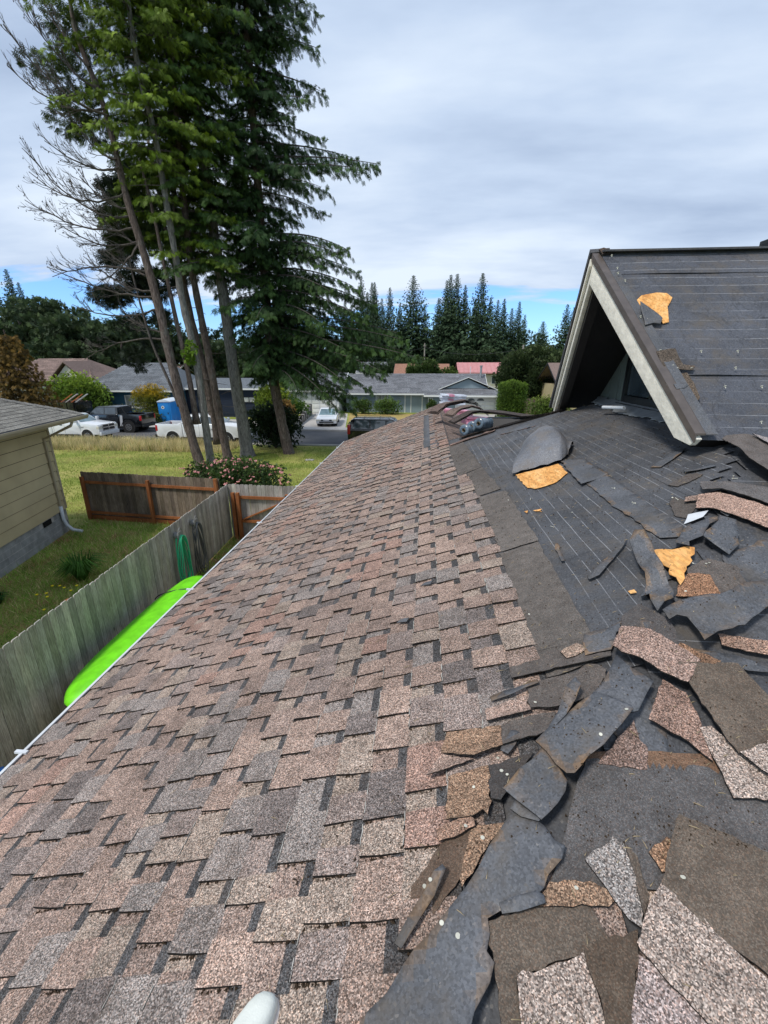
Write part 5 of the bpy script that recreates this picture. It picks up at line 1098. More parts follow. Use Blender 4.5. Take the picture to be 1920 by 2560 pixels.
t=thing('leaf_tuft','tuft of lime leaves growing on the grey trunk','foliage',tuple(at(468,880,23.1))); acc=newacc()
for x,y,r in ((478,868,.30),(470,885,.28),(476,900,.2)): clump(acc,at(x,y,22.95),r,70,(.14,.24,.02),.16)
crown('leaves',acc,t,'leaves','leaf')
# ------------------------------------------------------------ shrubs
def shrub(name,label,cat,c,rx,ry,h,n_,tint,tip,leafs=.16,group=None,kind='leaf',lumps=14,mat='leaves',stem='bark_dead'):
    t=thing(name,label,cat,(c[0],c[1],0),group=group); acc=newacc(); st=MB()
    for i in range(lumps):
        a_=i*2.4; rr=math.sqrt((i+.5)/lumps)*.8; x=c[0]+rx*rr*math.cos(a_); y=c[1]+ry*rr*math.sin(a_); z=h*(.42+.38*(1-rr*rr))*random.uniform(.85,1.1)
        r=.42*min(rx,h*.9)*random.uniform(.8,1.2)
        clump(acc,(x,y,z),r,int(n_/lumps*.7),tint,leafs,up=.4,tip=tip)
        clump(acc,(x,y,z*.5),r*1.05,int(n_/lumps*.3),tint,leafs,up=.3)
        st.tube([(c[0],c[1],0),(x*.5+c[0]*.5,y*.5+c[1]*.5,z*.5),(x,y,z)],[.03,.02,.01],4,cap=False)
    st.build('stems',stem,t,fix=False); crown('foliage',acc,t,mat,kind); return t
fb=shrub('flowering_shrub','wide green shrub dotted with pink blossom behind the fence corner','shrub',(-8.35,18.4),2.5,1.6,1.35,5200,(.04,.075,.022),(.085,.14,.035),.12,lumps=22)
mb=MB(); 
for i in range(170):
    a_=random.random()*6.28; rr=math.sqrt(random.random()); x=-8.35+2.6*rr*math.cos(a_); y=18.3+1.6*rr*math.sin(a_); z=1.32*(1-.45*rr*rr)+random.uniform(.0,.22)-(.4*random.random() if math.sin(a_)<0 else 0)
    for k_ in range(4): mb.box(-.022,.022,-.022,.022,-.012,.016,M=Matrix.Translation((x+random.uniform(-.05,.05),y+random.uniform(-.05,.05),z+random.uniform(-.02,.03)))@Matrix.Rotation(random.random()*3,4,'X')@Matrix.Rotation(random.random()*3,4,'Z'))
mb.build('blossoms','bloom_pink',fb,fix=False,kind='stuff')
shrub('evergreen_shrub','dark glossy shrub between the two right hand trunks by the street','shrub',(-9.9,28.9),1.75,1.0,3.0,4200,(.016,.032,.012),(.035,.055,.025),.20,lumps=20)
# ------------------------------------------------------------ grasses
def blades(name,n_,fn,mat='blades'):
    V=np.zeros((n_,3,3)); C=np.zeros((n_,3))
    for i in range(n_):
        x,y,h,w,c,ln=fn(); a_=random.random()*6.28; dx,dy=math.cos(a_)*w,math.sin(a_)*w; l=ln*h; b=random.random()*6.28
        V[i]=[(x-dx,y-dy,0),(x+dx,y+dy,0),(x+math.cos(b)*l,y+math.sin(b)*l,h)]; C[i]=c
    F_=np.arange(n_*3).reshape(n_,3); link(name,tri_mesh(name,V.reshape(-1,3),F_,[mat],C),None,'stuff')
def inlawn():
    while True:
        x=random.uniform(-26,-3); y=random.uniform(13.4,29.6)
        if y<15 and x<-6.9 and False: continue
        if x<-12.4 and y<14.4: continue
        return x,y
def fl_():
    x,y=inlawn(); k_=noise.noise((x*.35,y*.35,0)); dry=max(0,min(1,(y-25.5)/3.5 if x<-12.5 else 0)); g=(.20,.27,.045) if k_>.0 else (.44,.39,.15)
    c=tuple(g[z]*(1-dry)+(.60,.52,.27)[z]*dry for z in range(3)); return x,y,random.uniform(.05,.12)+.10*dry,.013,jit(c,.3),.6
blades('lawn_grass',42000,fl_)
def fd():
    y=random.uniform(27.0,29.9); x=random.uniform(-27,-12.6); r=random.random(); c=(.66,.56,.30) if r<.86 else (.22,.28,.06); h=random.uniform(.35,.75)*(1-.35*(x>-15)); return x,y,h,.016,jit(c,.25),.35
blades('tall_dry_grass',13000,fd)
def fy():
    while True:
        y=random.uniform(3.5,14.1); x=random.uniform(-12.0,-5.7)
        if x>-12.05+(13.35-y)*.245+.1: break
    k_=noise.noise((x*.5+3,y*.5,0)); r=random.random()
    c=(.26,.07,.04) if (k_<-.18 and y<8.5 and r<.7) else ((.62,.50,.24) if r<.22 else (.24,.40,.06)); return x,y,random.uniform(.05,.20),.007,jit(c,.35),.8
blades('yard_weeds',30000,fy)
def fs():
    y=random.uniform(2,13); x=random.uniform(-5.7,-2.6); return x,y,random.uniform(.04,.12),.008,jit((.05,.09,.015),.3),.8
blades('side_yard_grass',7000,fs)
def tuft(label,x,y,n_,h,c,g=None):
    t=thing('grass_clump',label,'grass clump',(x,y,0),group=g); V=[];F_=[];C=[]
    for i in range(n_):
        a_=random.random()*6.28; l=h*random.uniform(.5,1.1); r=random.random()*.12; b=len(V); w=.012
        d=Vector((math.cos(a_),math.sin(a_),0)); s_=Vector((-d.y,d.x,0))*w; p_=Vector((x,y,0))+d*r
        m1=p_+d*l*.35+Vector((0,0,l*.75)); m2=p_+d*l*.95+Vector((0,0,l*.55))
        V+=[p_-s_,p_+s_,m1+s_,m1-s_,m2]; F_+=[(b,b+1,b+2,b+3),(b+3,b+2,b+4)]; cc=jit(c,.3); C+=[cc,cc]
    link('leaf_blades',tri_mesh('leaf_blades',V,F_,['blades'],C),t)
tuft('large arching strap leaved clump in the middle of the weedy yard',-8.95,9.9,230,.85,(.06,.15,.02))
tuft('low dark green weed clump near the block foundation',-10.1,8.5,120,.35,(.03,.10,.02))
tuft('small green weed clump beside the long fence in the yard',-7.6,10.6,120,.45,(.07,.15,.02))
ORD=['first','second','third','fourth','fifth','sixth','seventh','eighth','ninth','tenth','eleventh']
FL=sorted(((-8.9,8.9),(-8.75,8.95),(-8.7,8.5),(-8.45,8.75),(-8.3,8.95),(-8.1,9.05),(-8.3,8.75),(-8.0,8.65),(-8.25,7.9),(-8.85,8.4),(-10.0,8.3),(-8.55,8.35),(-7.35,13.0),(-7.6,12.8),(-7.15,12.9)),key=lambda q:(q[1]>12,q[0]/q[1]))
for i,(x,y) in enumerate(FL):
    t=thing('dandelion',('%s yellow flower from the left in the middle of the yard'%ORD[i-1] if i else 'single yellow flower near the block foundation') if y<12 else '%s yellow flower from the left at the foot of the brown fence'%ORD[i-len([q for q in FL if q[1]<12])],'flower',(x,y,0),group='yellow flowers in the weedy yard')
    h=random.uniform(.28,.40); mb=MB(); mb.tube([(x,y,0),(x,y,h)],.004,4,cap=False); mb.build('stem','kayak_green' if False else 'turf',t); mb=MB(); mb.tube([(x,y,h),(x,y,h+.018)],[.022,.034],8); mb.build('petals','bloom_yellow',t)
mb=MB(); mb.box(-6.95,-6.45,25.2,25.6,0,.03); mb.build('meter_cover','concrete',None,bevel=.01,label='pale square utility cover set in the lawn by the street',cat='utility cover')
# ------------------------------------------------------------ vehicles (built facing +X at the origin)
def arc(cx,cz,r,n_=10,a0=180,a1=0): return [(cx+r*math.cos(R(a0+(a1-a0)*i/n_)),cz+r*math.sin(R(a0+(a1-a0)*i/n_))) for i in range(n_+1)]
def sidep(mb,prof,y0,y1,col=(1,1,1),mi=0): return mb.prism([(x,y0,z) for x,z in prof],(0,y1-y0,0),col,mi)
def wheel(t,x,y,r,w=.26,rim='rim'):
    wm=MB(); wm.tube([(x,y-w/2,r),(x,y-w/2+.02,r),(x,y+w/2-.02,r),(x,y+w/2,r)],[r*.9,r,r,r*.9],22); o=wm.build('wheel','tyre',t,fix=True)
    s=-1 if y<0 else 1; yo=y+s*w/2
    rm=MB(); rm.tube([(x,yo-s*.05,r),(x,yo+s*.006,r)],[r*.60,r*.60],18)
    for k_ in range(6):
        a_=k_*math.pi/3; rm.bar((x,yo+s*.012,r),(x+math.cos(a_)*r*.55,yo+s*.012,r+math.sin(a_)*r*.55),.05,.02,(0,1,0))
    o2=rm.build('rim',rim,o)
    dk=MB(); 
    for k_ in range(6):
        a_=k_*math.pi/3+math.pi/6; cx,cz=x+math.cos(a_)*r*.38,r+math.sin(a_)*r*.38; dk.tube([(cx,yo+s*.004,cz),(cx,yo+s*.010,cz)],r*.12,8)
    dk.build('rim_opening','black_plastic',o)
def tapcab(t,prof,wb,wt,zb,zt,mat,name='cab'):
    # greenhouse: side profile leaned inwards towards the roof
    def hw(z): return wb+(wt-wb)*max(0,min(1,(z-zb)/(zt-zb)))
    mb=MB(); n_=len(prof); L_=[(x,-hw(z),z) for x,z in prof]; R_=[(x,hw(z),z) for x,z in prof]
    mb.add(L_+R_,[tuple(range(n_)),tuple(reversed(range(n_,2*n_)))]+[(i,i+n_,(i+1)%n_+n_,(i+1)%n_) for i in range(n_)]); mb.build(name,mat,t,bevel=.04)
    return hw
def sidewin(t,poly,hw,name='side_window',mat='glass_dark'):
    for s in (-1,1):
        mb=MB(); mb.prism([(x,s*(hw(z)+.006),z) for x,z in poly],(0,-s*.02,0)); mb.build(name,mat,t)
def panel(t,name,mat,pts,d): mb=MB(); mb.prism(pts,d); return mb.build(name,mat,t,bevel=0)
def pickup(name,label,loc,rz,mat,L_=5.9,H=1.95,W=1.0,bedlen=1.9,crew=True,wr=.41,glassm='glass_dark',trim='chrome',facing_detail=True,group=None,bars=False,decal=None):
    t=thing(name,label,'pickup truck',loc,rz,group,local=True)
    xr_=-L_/2; xf=L_/2; bz=H*.70; hz=H*.66; wxr=xr_+1.18; wxf=xf-1.0; cabr=xr_+bedlen+.05; hood=xf-1.15
    z0=.48; ra=wr+.10
    front=[(cabr,z0)]+[(wxf-ra,z0)]+arc(wxf,wr,ra,10)[1:-1]+[(wxf+ra,z0),(xf-.06,z0-.02),(xf,z0+.15),(xf,hz-.22),(xf-.08,hz-.05),(hood,hz+.06),(hood-.30,hz+.10),(cabr,hz+.10)]
    front=[(x,max(z,z0 if not(abs(x-wxf)<ra) else z)) for x,z in front]
    mb=MB(); sidep(mb,front,-W,W); mb.build('body',mat,t,bevel=.05)
    bed=[(xr_+.05,z0+.05),(wxr-ra,z0)]+arc(wxr,wr,ra,10)[1:-1]+[(wxr+ra,z0),(cabr-.03,z0),(cabr-.03,bz),(xr_+.05,bz)]
    for s in (-1,1):
        mb=MB(); sidep(mb,bed,s*W,s*(W-.12)); mb.build('bed_side',mat,t,bevel=.02)
    mb=MB(); mb.box(xr_+.1,cabr,-W+.1,W-.1,.75,.80); mb.box(cabr-.08,cabr-.03,-W+.1,W-.1,.75,bz); mb.build('bed_floor','black_plastic',t)
    mb=MB(); mb.box(xr_,xr_+.07,-W+.02,W-.02,z0+.15,bz); mb.build('tailgate',mat,t,bevel=.02)
    mb=MB(); mb.box(xr_-.16,xr_+.03,-W+.03,W-.03,.45,.66); mb.build('rear_bumper',trim,t,bevel=.04)
    mb=MB(); mb.box(xf-.12,xf+.12,-W+.02,W-.02,.42,.68); mb.build('front_bumper',mat if trim!='chrome' else 'white_metal',t,bevel=.05)
    for s in (-1,1):
        mb=MB(); mb.box(xr_-.015,xr_+.14,s*(W-.14) if s>0 else -W-.012,W+.012 if s>0 else -W+.14,bz-.48,bz-.08); mb.build('tail_light','tail_red',t,bevel=.02)
        mb=MB(); mb.box(xf-.22,xf+.015,s*(W-.34) if s>0 else -W-.008,W+.008 if s>0 else -W+.34,hz-.36,hz-.14); mb.build('headlight','lamp_clear',t,bevel=.03)
    mb=MB(); mb.box(xf-.02,xf+.03,-W+.38,W-.38,hz-.46,hz-.10); g_=mb.build('grille','black_plastic',t,bevel=.01)
    mb=MB()
    mb.box(xf+.0,xf+.045,-.03,.03,hz-.48,hz-.08); mb.box(xf,xf+.045,-W+.36,W-.36,hz-.30,hz-.25); mb.box(xf,xf+.04,-W+.34,W-.34,hz-.10,hz-.05); mb.box(xf,xf+.04,-W+.34,W-.34,hz-.51,hz-.46)
    for s in (-1,1): mb.box(xf,xf+.04,s*(W-.38)-.02,s*(W-.38)+.02,hz-.5,hz-.06)
    mb.build('grille_bar','chrome',g_)
    ct=hood-.32; prof=[(cabr+.02,hz+.06),(cabr+.10,H-.05),(cabr+.25,H),(ct-.85,H),(ct-.70,H-.03),(ct+.02,hz+.06)]
    hw=tapcab(t,prof,W-.05,W-.26,hz,H,mat)
    xs=cabr+.22; xm=(xs+ct-.45)/2; zb_=hz+.12; zt_=H-.10
    k_=(ct-.78-ct)/(H-hz)
    sidewin(t,[(xs,zb_),(xm-.05,zb_),(xm-.05,zt_),(xs+.03,zt_)],hw,mat=glassm) if crew else None
    sidewin(t,[(xm+.05,zb_),(ct-.12,zb_),(ct-.68,zt_),(xm+.05,zt_)],hw,mat=glassm)
    a=(ct+.02+.0,hz+.07); b=(ct-.70,H-.03); 
    def L2(f,o=.012): x=a[0]+(b[0]-a[0])*f; z=a[1]+(b[1]-a[1])*f; return x+o,z+o
    x1,z1=L2(.06); x2,z2=L2(.93); mb=MB(); mb.prism([(x1,-hw(z1)+.10,z1),(x1,hw(z1)-.10,z1),(x2,hw(z2)-.09,z2),(x2,-hw(z2)+.09,z2)],(-.02,0,-.02)); mb.build('windscreen','glass_pale',t)
    mb=MB(); mb.box(cabr+.03,cabr+.06,-W+.25,W-.25,zb_+.02,zt_-.02); mb.build('rear_window',glassm,t)
    for (x,s) in ((wxr,-1),(wxr,1),(wxf,-1),(wxf,1)):
        wheel(t,x,s*(W-.14),wr)
        mb=MB(); mb.prism([(xx,s*(W+.012),zz) for xx,zz in arc(x,wr,ra+.05,12)]+[(xx,s*(W+.012),zz) for xx,zz in reversed(arc(x,wr,ra-.01,12))],(0,-s*.03,0)); mb.build('arch_trim','black_plastic' if decal or bars else mat,t)
        mb=MB(); mb.tube([(x,s*(W-.5),wr),(x,s*(W-.02),wr)],ra,14); mb.build('wheel_well','black_plastic',t)
    for s in (-1,1):
        mb=MB(); mb.box(ct-.28,ct-.14,s*(W+.0),s*(W+.24),hz+.10,hz+.34); mb.build('mirror','black_plastic' if decal or bars else mat,t,bevel=.03)
        for xx in ((xs+.55),(xm+.55)):
            mb=MB(); mb.box(xx-.12,xx+.10,s*(W-.01),s*(W+.03),hz-.10,hz-.06); mb.build('door_handle','black_plastic',t)
        for xx in (xm,cabr+.14,ct-.02):
            mb=MB(); mb.box(xx-.006,xx+.006,s*(W-.01),s*(W+.002),.56,hz+.02); mb.build('door_seam','black_plastic',t)
        mb=MB(); mb.box(wxr+ra+.1,wxf-ra-.1,s*(W-.02),s*(W+.04),.40,.50); mb.build('running_board','black_plastic',t,bevel=.015)
        if decal:
            mb=MB(); xx=cabr-.30
            mb.prism([(xx,s*(W+.004),z0+.05),(xx+.22,s*(W+.004),z0+.05),(xx+.12,s*(W+.004),bz-.06),(xx-.10,s*(W+.004),bz-.06)],(0,-s*.003,0)); mb.build('stripe_decal','decal_grey',t)
    if bars:
        mb=MB(); 
        for y in (-.75,.75): mb.tube([(cabr-.1,y,bz),(cabr-.12,y,H-.05),(cabr-.25,y,H-.02),(cabr-.55,y,bz)],.035,6)
        mb.tube([(cabr-.12,-.75,H-.05),(cabr-.12,.75,H-.05)],.035,6); mb.box(cabr-.14,cabr-.10,-.7,.7,bz+.1,H-.1); mb.build('headache_rack','black_plastic',t)
    return t
def words(txt,t,loc,size,mat,rot=(R(90),0,0),name='lettering'):
    cu=bpy.data.curves.new(name,'FONT'); cu.body=txt; cu.size=size; cu.extrude=.003; cu.align_x='CENTER'; cu.resolution_u=2
    o=bpy.data.objects.new('tmp',cu); sc.collection.objects.link(o); dg=bpy.context.evaluated_depsgraph_get(); me=bpy.data.meshes.new_from_object(o.evaluated_get(dg)); bpy.data.objects.remove(o)
    me.materials.clear(); me.materials.append(MAT[mat]); q=link(name,me,t); q.location=loc; q.rotation_euler=rot; return q
random.seed(31)
ta=pickup('pickup_truck','white pickup on the street nose to the right, beside the tan house eave',(-26.2,31.4,.004),R(-2),'car_white',L_=5.7,H=1.88,W=.98,wr=.39)
words('RAM',ta,(1.55,-.985,.98),.11,'black_plastic')
tb=pickup('pickup_truck','lifted black crew cab pickup with a grey stripe, parked across the street',(-25.85,35.55,.004),R(180),'car_black',L_=6.0,H=2.08,W=1.0,wr=.45,trim='black_plastic',decal=True,bars=True)
words('POWER WAGON',tb,(-1.02,1.008,.72),.10,'black_plastic',(R(90),R(-80),R(180)))
tc_=pickup('pickup_truck','white pickup behind the leaning trunks, its bed full of boards and red cones',(-15.75,30.9,.004),R(0),'car_white',L_=6.1,H=1.98,W=1.0,wr=.41,trim='black_plastic',bars=False)
words('PERFORMANCE',tc_,(.95,-1.006,.98),.17,'black_plastic'); mb=MB(); mb.box(1.55,1.85,-1.006,-1.0,.90,1.15); mb.build('door_badge','yellow_decal',tc_)
# load in the bed of the white truck
for k_,(x,lab) in enumerate(((-2.0,'nearest'),(-1.6,'middle'),(-1.25,'third'))):
    t=thing('board',['long pale board laid in the white truck bed','pale board angled across the truck bed','reddish board standing in the truck bed'][k_],'board',(-15.75+x,30.9,1.2),group='boards in the truck bed'); mb=MB(); mb.bar((-15.75+x,30.3,1.22),(-15.75+x+.9,31.4,1.50+.06*k_),.20,.03); mb.build('plank','white_paint' if k_<2 else 'orange_board',t)
for k_,x in enumerate((-17.0,-16.75)):
    t=thing('traffic_cone',['left red and white cone in the truck bed','right red and white cone in the truck bed'][k_],'cone',(x,30.5,1.0),group='cones in the truck bed'); mb=MB(); mb.tube([(x,30.5,1.0),(x,30.5,1.55)],[.13,.02],12); mb.build('cone_body','tail_red',t); mb=MB(); mb.tube([(x,30.5,1.28),(x,30.5,1.40)],[.075,.052],12); mb.build('stripe','white_paint',t)
# cars
def car(name,label,loc,rz,mat,L_,H,W,van=False,wr=.33,glassm='glass_dark'):
    t=thing(name,label,'car' if not van else 'suv',loc,rz,local=True)
    xr_=-L_/2; xf=L_/2; bz=H*.60; z0=.28; ra=wr+.07; wxr=xr_+.95; wxf=xf-.95
    p=[(xr_+.08,z0)]+[(wxr-ra,z0)]+arc(wxr,wr,ra,8)[1:-1]+[(wxr+ra,z0),(wxf-ra,z0)]+arc(wxf,wr,ra,8)[1:-1]+[(wxf+ra,z0),(xf-.05,z0),(xf,z0+.2),(xf-.03,bz-.22),(xf-.25,bz-.10),(xf-1.25,bz+.03),(xr_+.6,bz+.05),(xr_+.03,bz+.02),(xr_,bz-.3),(xr_+.02,z0+.15)]
    p=[(x,z if z>=z0-.001 or abs(x-wxr)<ra or abs(x-wxf)<ra else z0) for x,z in p]
    mb=MB(); sidep(mb,p,-W,W); mb.build('body',mat,t,bevel=.06)
    if van: prof=[(xr_+.06,bz-.02),(xr_+.22,H-.08),(xr_+.4,H),(xf-2.0,H),(xf-1.85,H-.03),(xf-1.2,bz-.02)]
    else: prof=[(xr_+.45,bz),(xr_+1.25,H-.02),(xr_+1.6,H),(xf-2.15,H),(xf-2.0,H-.02),(xf-1.15,bz)]
    hw=tapcab(t,prof,W-.05,W-.24,bz,H,mat)
    zb_=bz+.08; zt_=H-.09
    if van: sidewin(t,[(xr_+.35,zb_),(xr_+1.5,zb_),(xr_+1.5,zt_),(xr_+.5,zt_)],hw,mat=glassm); sidewin(t,[(xr_+1.6,zb_),(xr_+2.6,zb_),(xr_+2.6,zt_),(xr_+1.6,zt_)],hw,mat=glassm); sidewin(t,[(xr_+2.7,zb_),(xf-1.45,zb_),(xf-1.95,zt_),(xr_+2.7,zt_)],hw,mat=glassm)
    else: sidewin(t,[(xr_+.85,zb_),(xr_+2.1,zb_),(xr_+2.1,zt_),(xr_+1.4,zt_)],hw,mat=glassm); sidewin(t,[(xr_+2.2,zb_),(xf-1.45,zb_),(xf-2.08,zt_),(xr_+2.2,zt_)],hw,mat=glassm)
    a=(prof[-1][0],bz); b=(prof[-2][0],H-.02)
    def L2(f,o=.012): return a[0]+(b[0]-a[0])*f+o,a[1]+(b[1]-a[1])*f+o
    x1,z1=L2(.10); x2,z2=L2(.92); mb=MB(); mb.prism([(x1,-hw(z1)+.08,z1),(x1,hw(z1)-.08,z1),(x2,hw(z2)-.08,z2),(x2,-hw(z2)+.08,z2)],(-.02,0,-.02)); mb.build('windscreen','glass_pale',t)
    a=prof[0]; b=prof[1]
    f1_,f2_=.15,.88; x1,z1=a[0]+(b[0]-a[0])*f1_-.012,a[1]+(b[1]-a[1])*f1_+.01; x2,z2=a[0]+(b[0]-a[0])*f2_-.012,a[1]+(b[1]-a[1])*f2_+.01
    mb=MB(); mb.prism([(x1,-hw(z1)+.08,z1),(x1,hw(z1)-.08,z1),(x2,hw(z2)-.1,z2),(x2,-hw(z2)+.1,z2)],(.02,0,-.01)); mb.build('rear_window',glassm,t)
    for (x,s) in ((wxr,-1),(wxr,1),(wxf,-1),(wxf,1)):
        wheel(t,x,s*(W-.12),wr,.22)
        mb=MB(); mb.tube([(x,s*(W-.5),wr),(x,s*(W-.02),wr)],ra-.01,14); mb.build('wheel_well','black_plastic',t)
    for s in (-1,1):
        y0,y1=(W-.36,W+.005) if s>0 else (-W-.005,-W+.36)
        mb=MB(); mb.box(xf-.25,xf+.008,y0,y1,bz-.36,bz-.20); mb.build('headlight','lamp_clear',t,bevel=.03)
        mb=MB(); mb.box(xr_-.008,xr_+.2,y0 if s<0 else W-.14,y1 if s>0 else -W+.14,bz-.3,bz+ (.35 if van else -.05)); mb.build('tail_light','tail_red',t,bevel=.02)
        mb=MB(); mb.box(xf-1.55,xf-1.42,s*(W-.02),s*(W+.16),bz+.03,bz+.16); mb.build('mirror',mat,t,bevel=.02)
    mb=MB(); mb.box(xf-.03,xf+.012,-W*.55,W*.55,bz-.34,bz-.22); mb.build('grille','black_plastic',t); mb=MB(); mb.box(xf-.03,xf+.014,-W*.7,W*.7,z0+.08,z0+.2); mb.build('air_intake','black_plastic',t)
    mb=MB(); mb.box(xf,xf+.02,-.26,.26,z0+.24,z0+.36); mb.build('number_plate','decal_grey',t)
    if van:
        for s in (-1,1):
            mb=MB(); mb.tube([(xr_+.4,s*(W-.33),H+.01),(xr_+.5,s*(W-.33),H+.06),(xf-2.2,s*(W-.33),H+.06),(xf-2.1,s*(W-.33),H+.01)],.018,6); mb.build('roof_rail','black_plastic',t)
        for x in (xr_+1.1,xr_+2.2):
            mb=MB(); mb.bar((x,-W+.33,H+.075),(x,W-.33,H+.075),.05,.02); mb.build('cross_bar','chrome',t)
    return t
car('parked_car','white saloon car parked nose out in the driveway across the street',(-8.95,41.6,.015),R(-83),'car_white',4.7,1.45,.90)
car('parked_suv','black suv with roof rails, half hidden behind the far edge of the roof',(-2.75,31.3,.004),R(0),'car_black',5.0,1.80,.96,van=True,wr=.37)
# ------------------------------------------------------------ portable toilets
def toilet(label,x,y,rz):
    t=thing('portable_toilet',label,'portable toilet',(x,y,.01),rz,'blue portable toilets across the street',local=True)
    mb=MB(); mb.box(-.55,.55,-.55,.55,.06,2.05)
    for k_ in (-.3,0,.3):
        for s in (-1,1): mb.box(s*.55-.015,s*.55+.015,k_-.04,k_+.04,.15,1.9)
    mb.build('cabin','toilet_blue',t,bevel=.02)
    mb=MB(); mb.prism([(-.60,-.60,2.05),(.60,-.60,2.05),(.60,-.60,2.12),(.30,-.60,2.25),(0,-.60,2.30),(-.30,-.60,2.25),(-.60,-.60,2.12)],(0,1.2,0)); mb.build('roof','toilet_roof',t,bevel=.03)
    mb=MB(); mb.box(-.42,.42,-.575,-.55,.12,1.95); d_=mb.build('door','toilet_blue',t,bevel=.01)
    mb=MB(); mb.tube([(-.12,-.578,1.60),(-.12,-.582,1.60)],.14,20); mb.build('round_badge','white_paint',d_)
    mb=MB(); mb.add([(-.17,-.585,1.65),(-.07,-.585,1.65),(-.06,-.585,1.58),(-.12,-.585,1.52),(-.18,-.585,1.58)],[(0,1,2,3,4)]); mb.build('badge_bird','black_plastic',d_,fix=False)
    mb=MB(); mb.box(.24,.32,-.59,-.575,1.0,1.15); mb.build('latch','black_plastic',d_)
    for xx,z0_,z1_ in ((-.24,.25,.85),(.24,.25,.85),(-.24,.95,1.35)):
        mb=MB(); mb.box(xx-.13,xx+.13,-.584,-.573,z0_,z1_); mb.build('door_panel','toilet_blue',d_,bevel=.004)
    mb=MB(); mb.box(-.57,.57,-.57,.57,0,.07); mb.build('skid_base','toilet_blue',t)
toilet('front blue portable toilet with a white round badge on its door',-23.55,39.7,R(8)); toilet('rear blue portable toilet mostly hidden by the front one',-24.05,41.3,R(8))
# ------------------------------------------------------------ dump trailer with torn off roofing
tr=thing('dump_trailer','black high sided dump trailer heaped with old roofing, behind the black pickup','trailer',(-33.5,38.8,0))
mb=MB()
for a,b in (((-37,37.8),(-30.9,37.8)),((-30.9,37.8),(-30.9,39.8)),((-30.9,39.8),(-37,39.8)),((-37,39.8),(-37,37.8))): mb.bar((a[0],a[1],1.45),(b[0],b[1],1.45),.06,1.3)
mb.box(-37,-30.9,37.8,39.8,.75,.82); mb.build('bed','car_black',tr)
for x in np.arange(-36.7,-31,.7): mb=MB(); mb.box(x,x+.08,37.72,37.78,.8,2.1); mb.build('side_rib','car_black',tr)
for x in (-34.5,-33.6):
    for y in (37.95,39.65): wheel(tr,x,y,.38)
ld=thing('roofing_waste','heap of torn shingles piled in the dump trailer','debris',(-33.5,38.8,1.6)); mb=MB()
for i in range(90):
    x=random.uniform(-36.7,-31.3); y=random.uniform(38,39.6); z=1.75+random.uniform(0,.35); M_=Matrix.Translation((x,y,z))@Matrix.Rotation(random.uniform(-.7,.7),4,'X')@Matrix.Rotation(random.uniform(-.7,.7),4,'Y')@Matrix.Rotation(random.random()*3,4,'Z')
    mb.box(-.4,.4,-.17,.17,-.01,.01,jit((.16,.12,.10),.4),M=M_)
mb.build('waste','shingle_granules',ld,fix=False,kind='stuff')
for k_,(x,m_,lab) in enumerate(((-32.9,'orange_board','orange brown board leaning up out of the trailer, left of the white sheets'),(-32.4,'white_paint','white sheet leaning out of the dump trailer, left one'),(-31.9,'orange_board','second orange brown board leaning between the white sheets'),(-31.45,'white_paint','broad white sheet leaning out of the dump trailer, rightmost'))):
    t=thing('leaning_board',lab,'board',(x,38.6,1.7),group='boards sticking out of the trailer'); mb=MB(); mb.bar((x-.4,38.5,1.75),(x+1.0,38.9,2.75),.16 if m_!='white_paint' else .35,.05); mb.build('plank',m_,t)
# ------------------------------------------------------------ houses across the street
def windowf(p,x0,x1,z0,z1,y,name='window',fr='white_paint',gl='glass_dark',bars_=1):
    mb=MB(); w=.07
    mb.box(x0,x1,y-.06,y+.02,z0,z0+w); mb.box(x0,x1,y-.06,y+.02,z1-w,z1); mb.box(x0,x0+w,y-.06,y+.02,z0+w,z1-w); mb.box(x1-w,x1,y-.06,y+.02,z0+w,z1-w)
    for k_ in range(bars_): xx=x0+(x1-x0)*(k_+1)/(bars_+1); mb.box(xx-.025,xx+.025,y-.05,y+.0,z0+w,z1-w)
    f=mb.build(name,fr,p); mb=MB(); mb.box(x0+w,x1-w,y-.025,y-.01,z0+w,z1-w); mb.build('pane',gl,f)
def lapwall(p,x0,x1,y,z0,z1,mat,ex=.2):
    z=z0
    while z<z1-.02:
        zz=min(z+ex,z1); mb=MB(); mb.add([(x0,y-.022,z),(x1,y-.022,z),(x1,y-.006,zz),(x0,y-.006,zz),(x0,y+.01,z),(x1,y+.01,z)],[(0,1,2,3),(0,4,5,1)]); mb.build('siding_board',mat,p,fix=False); z=zz
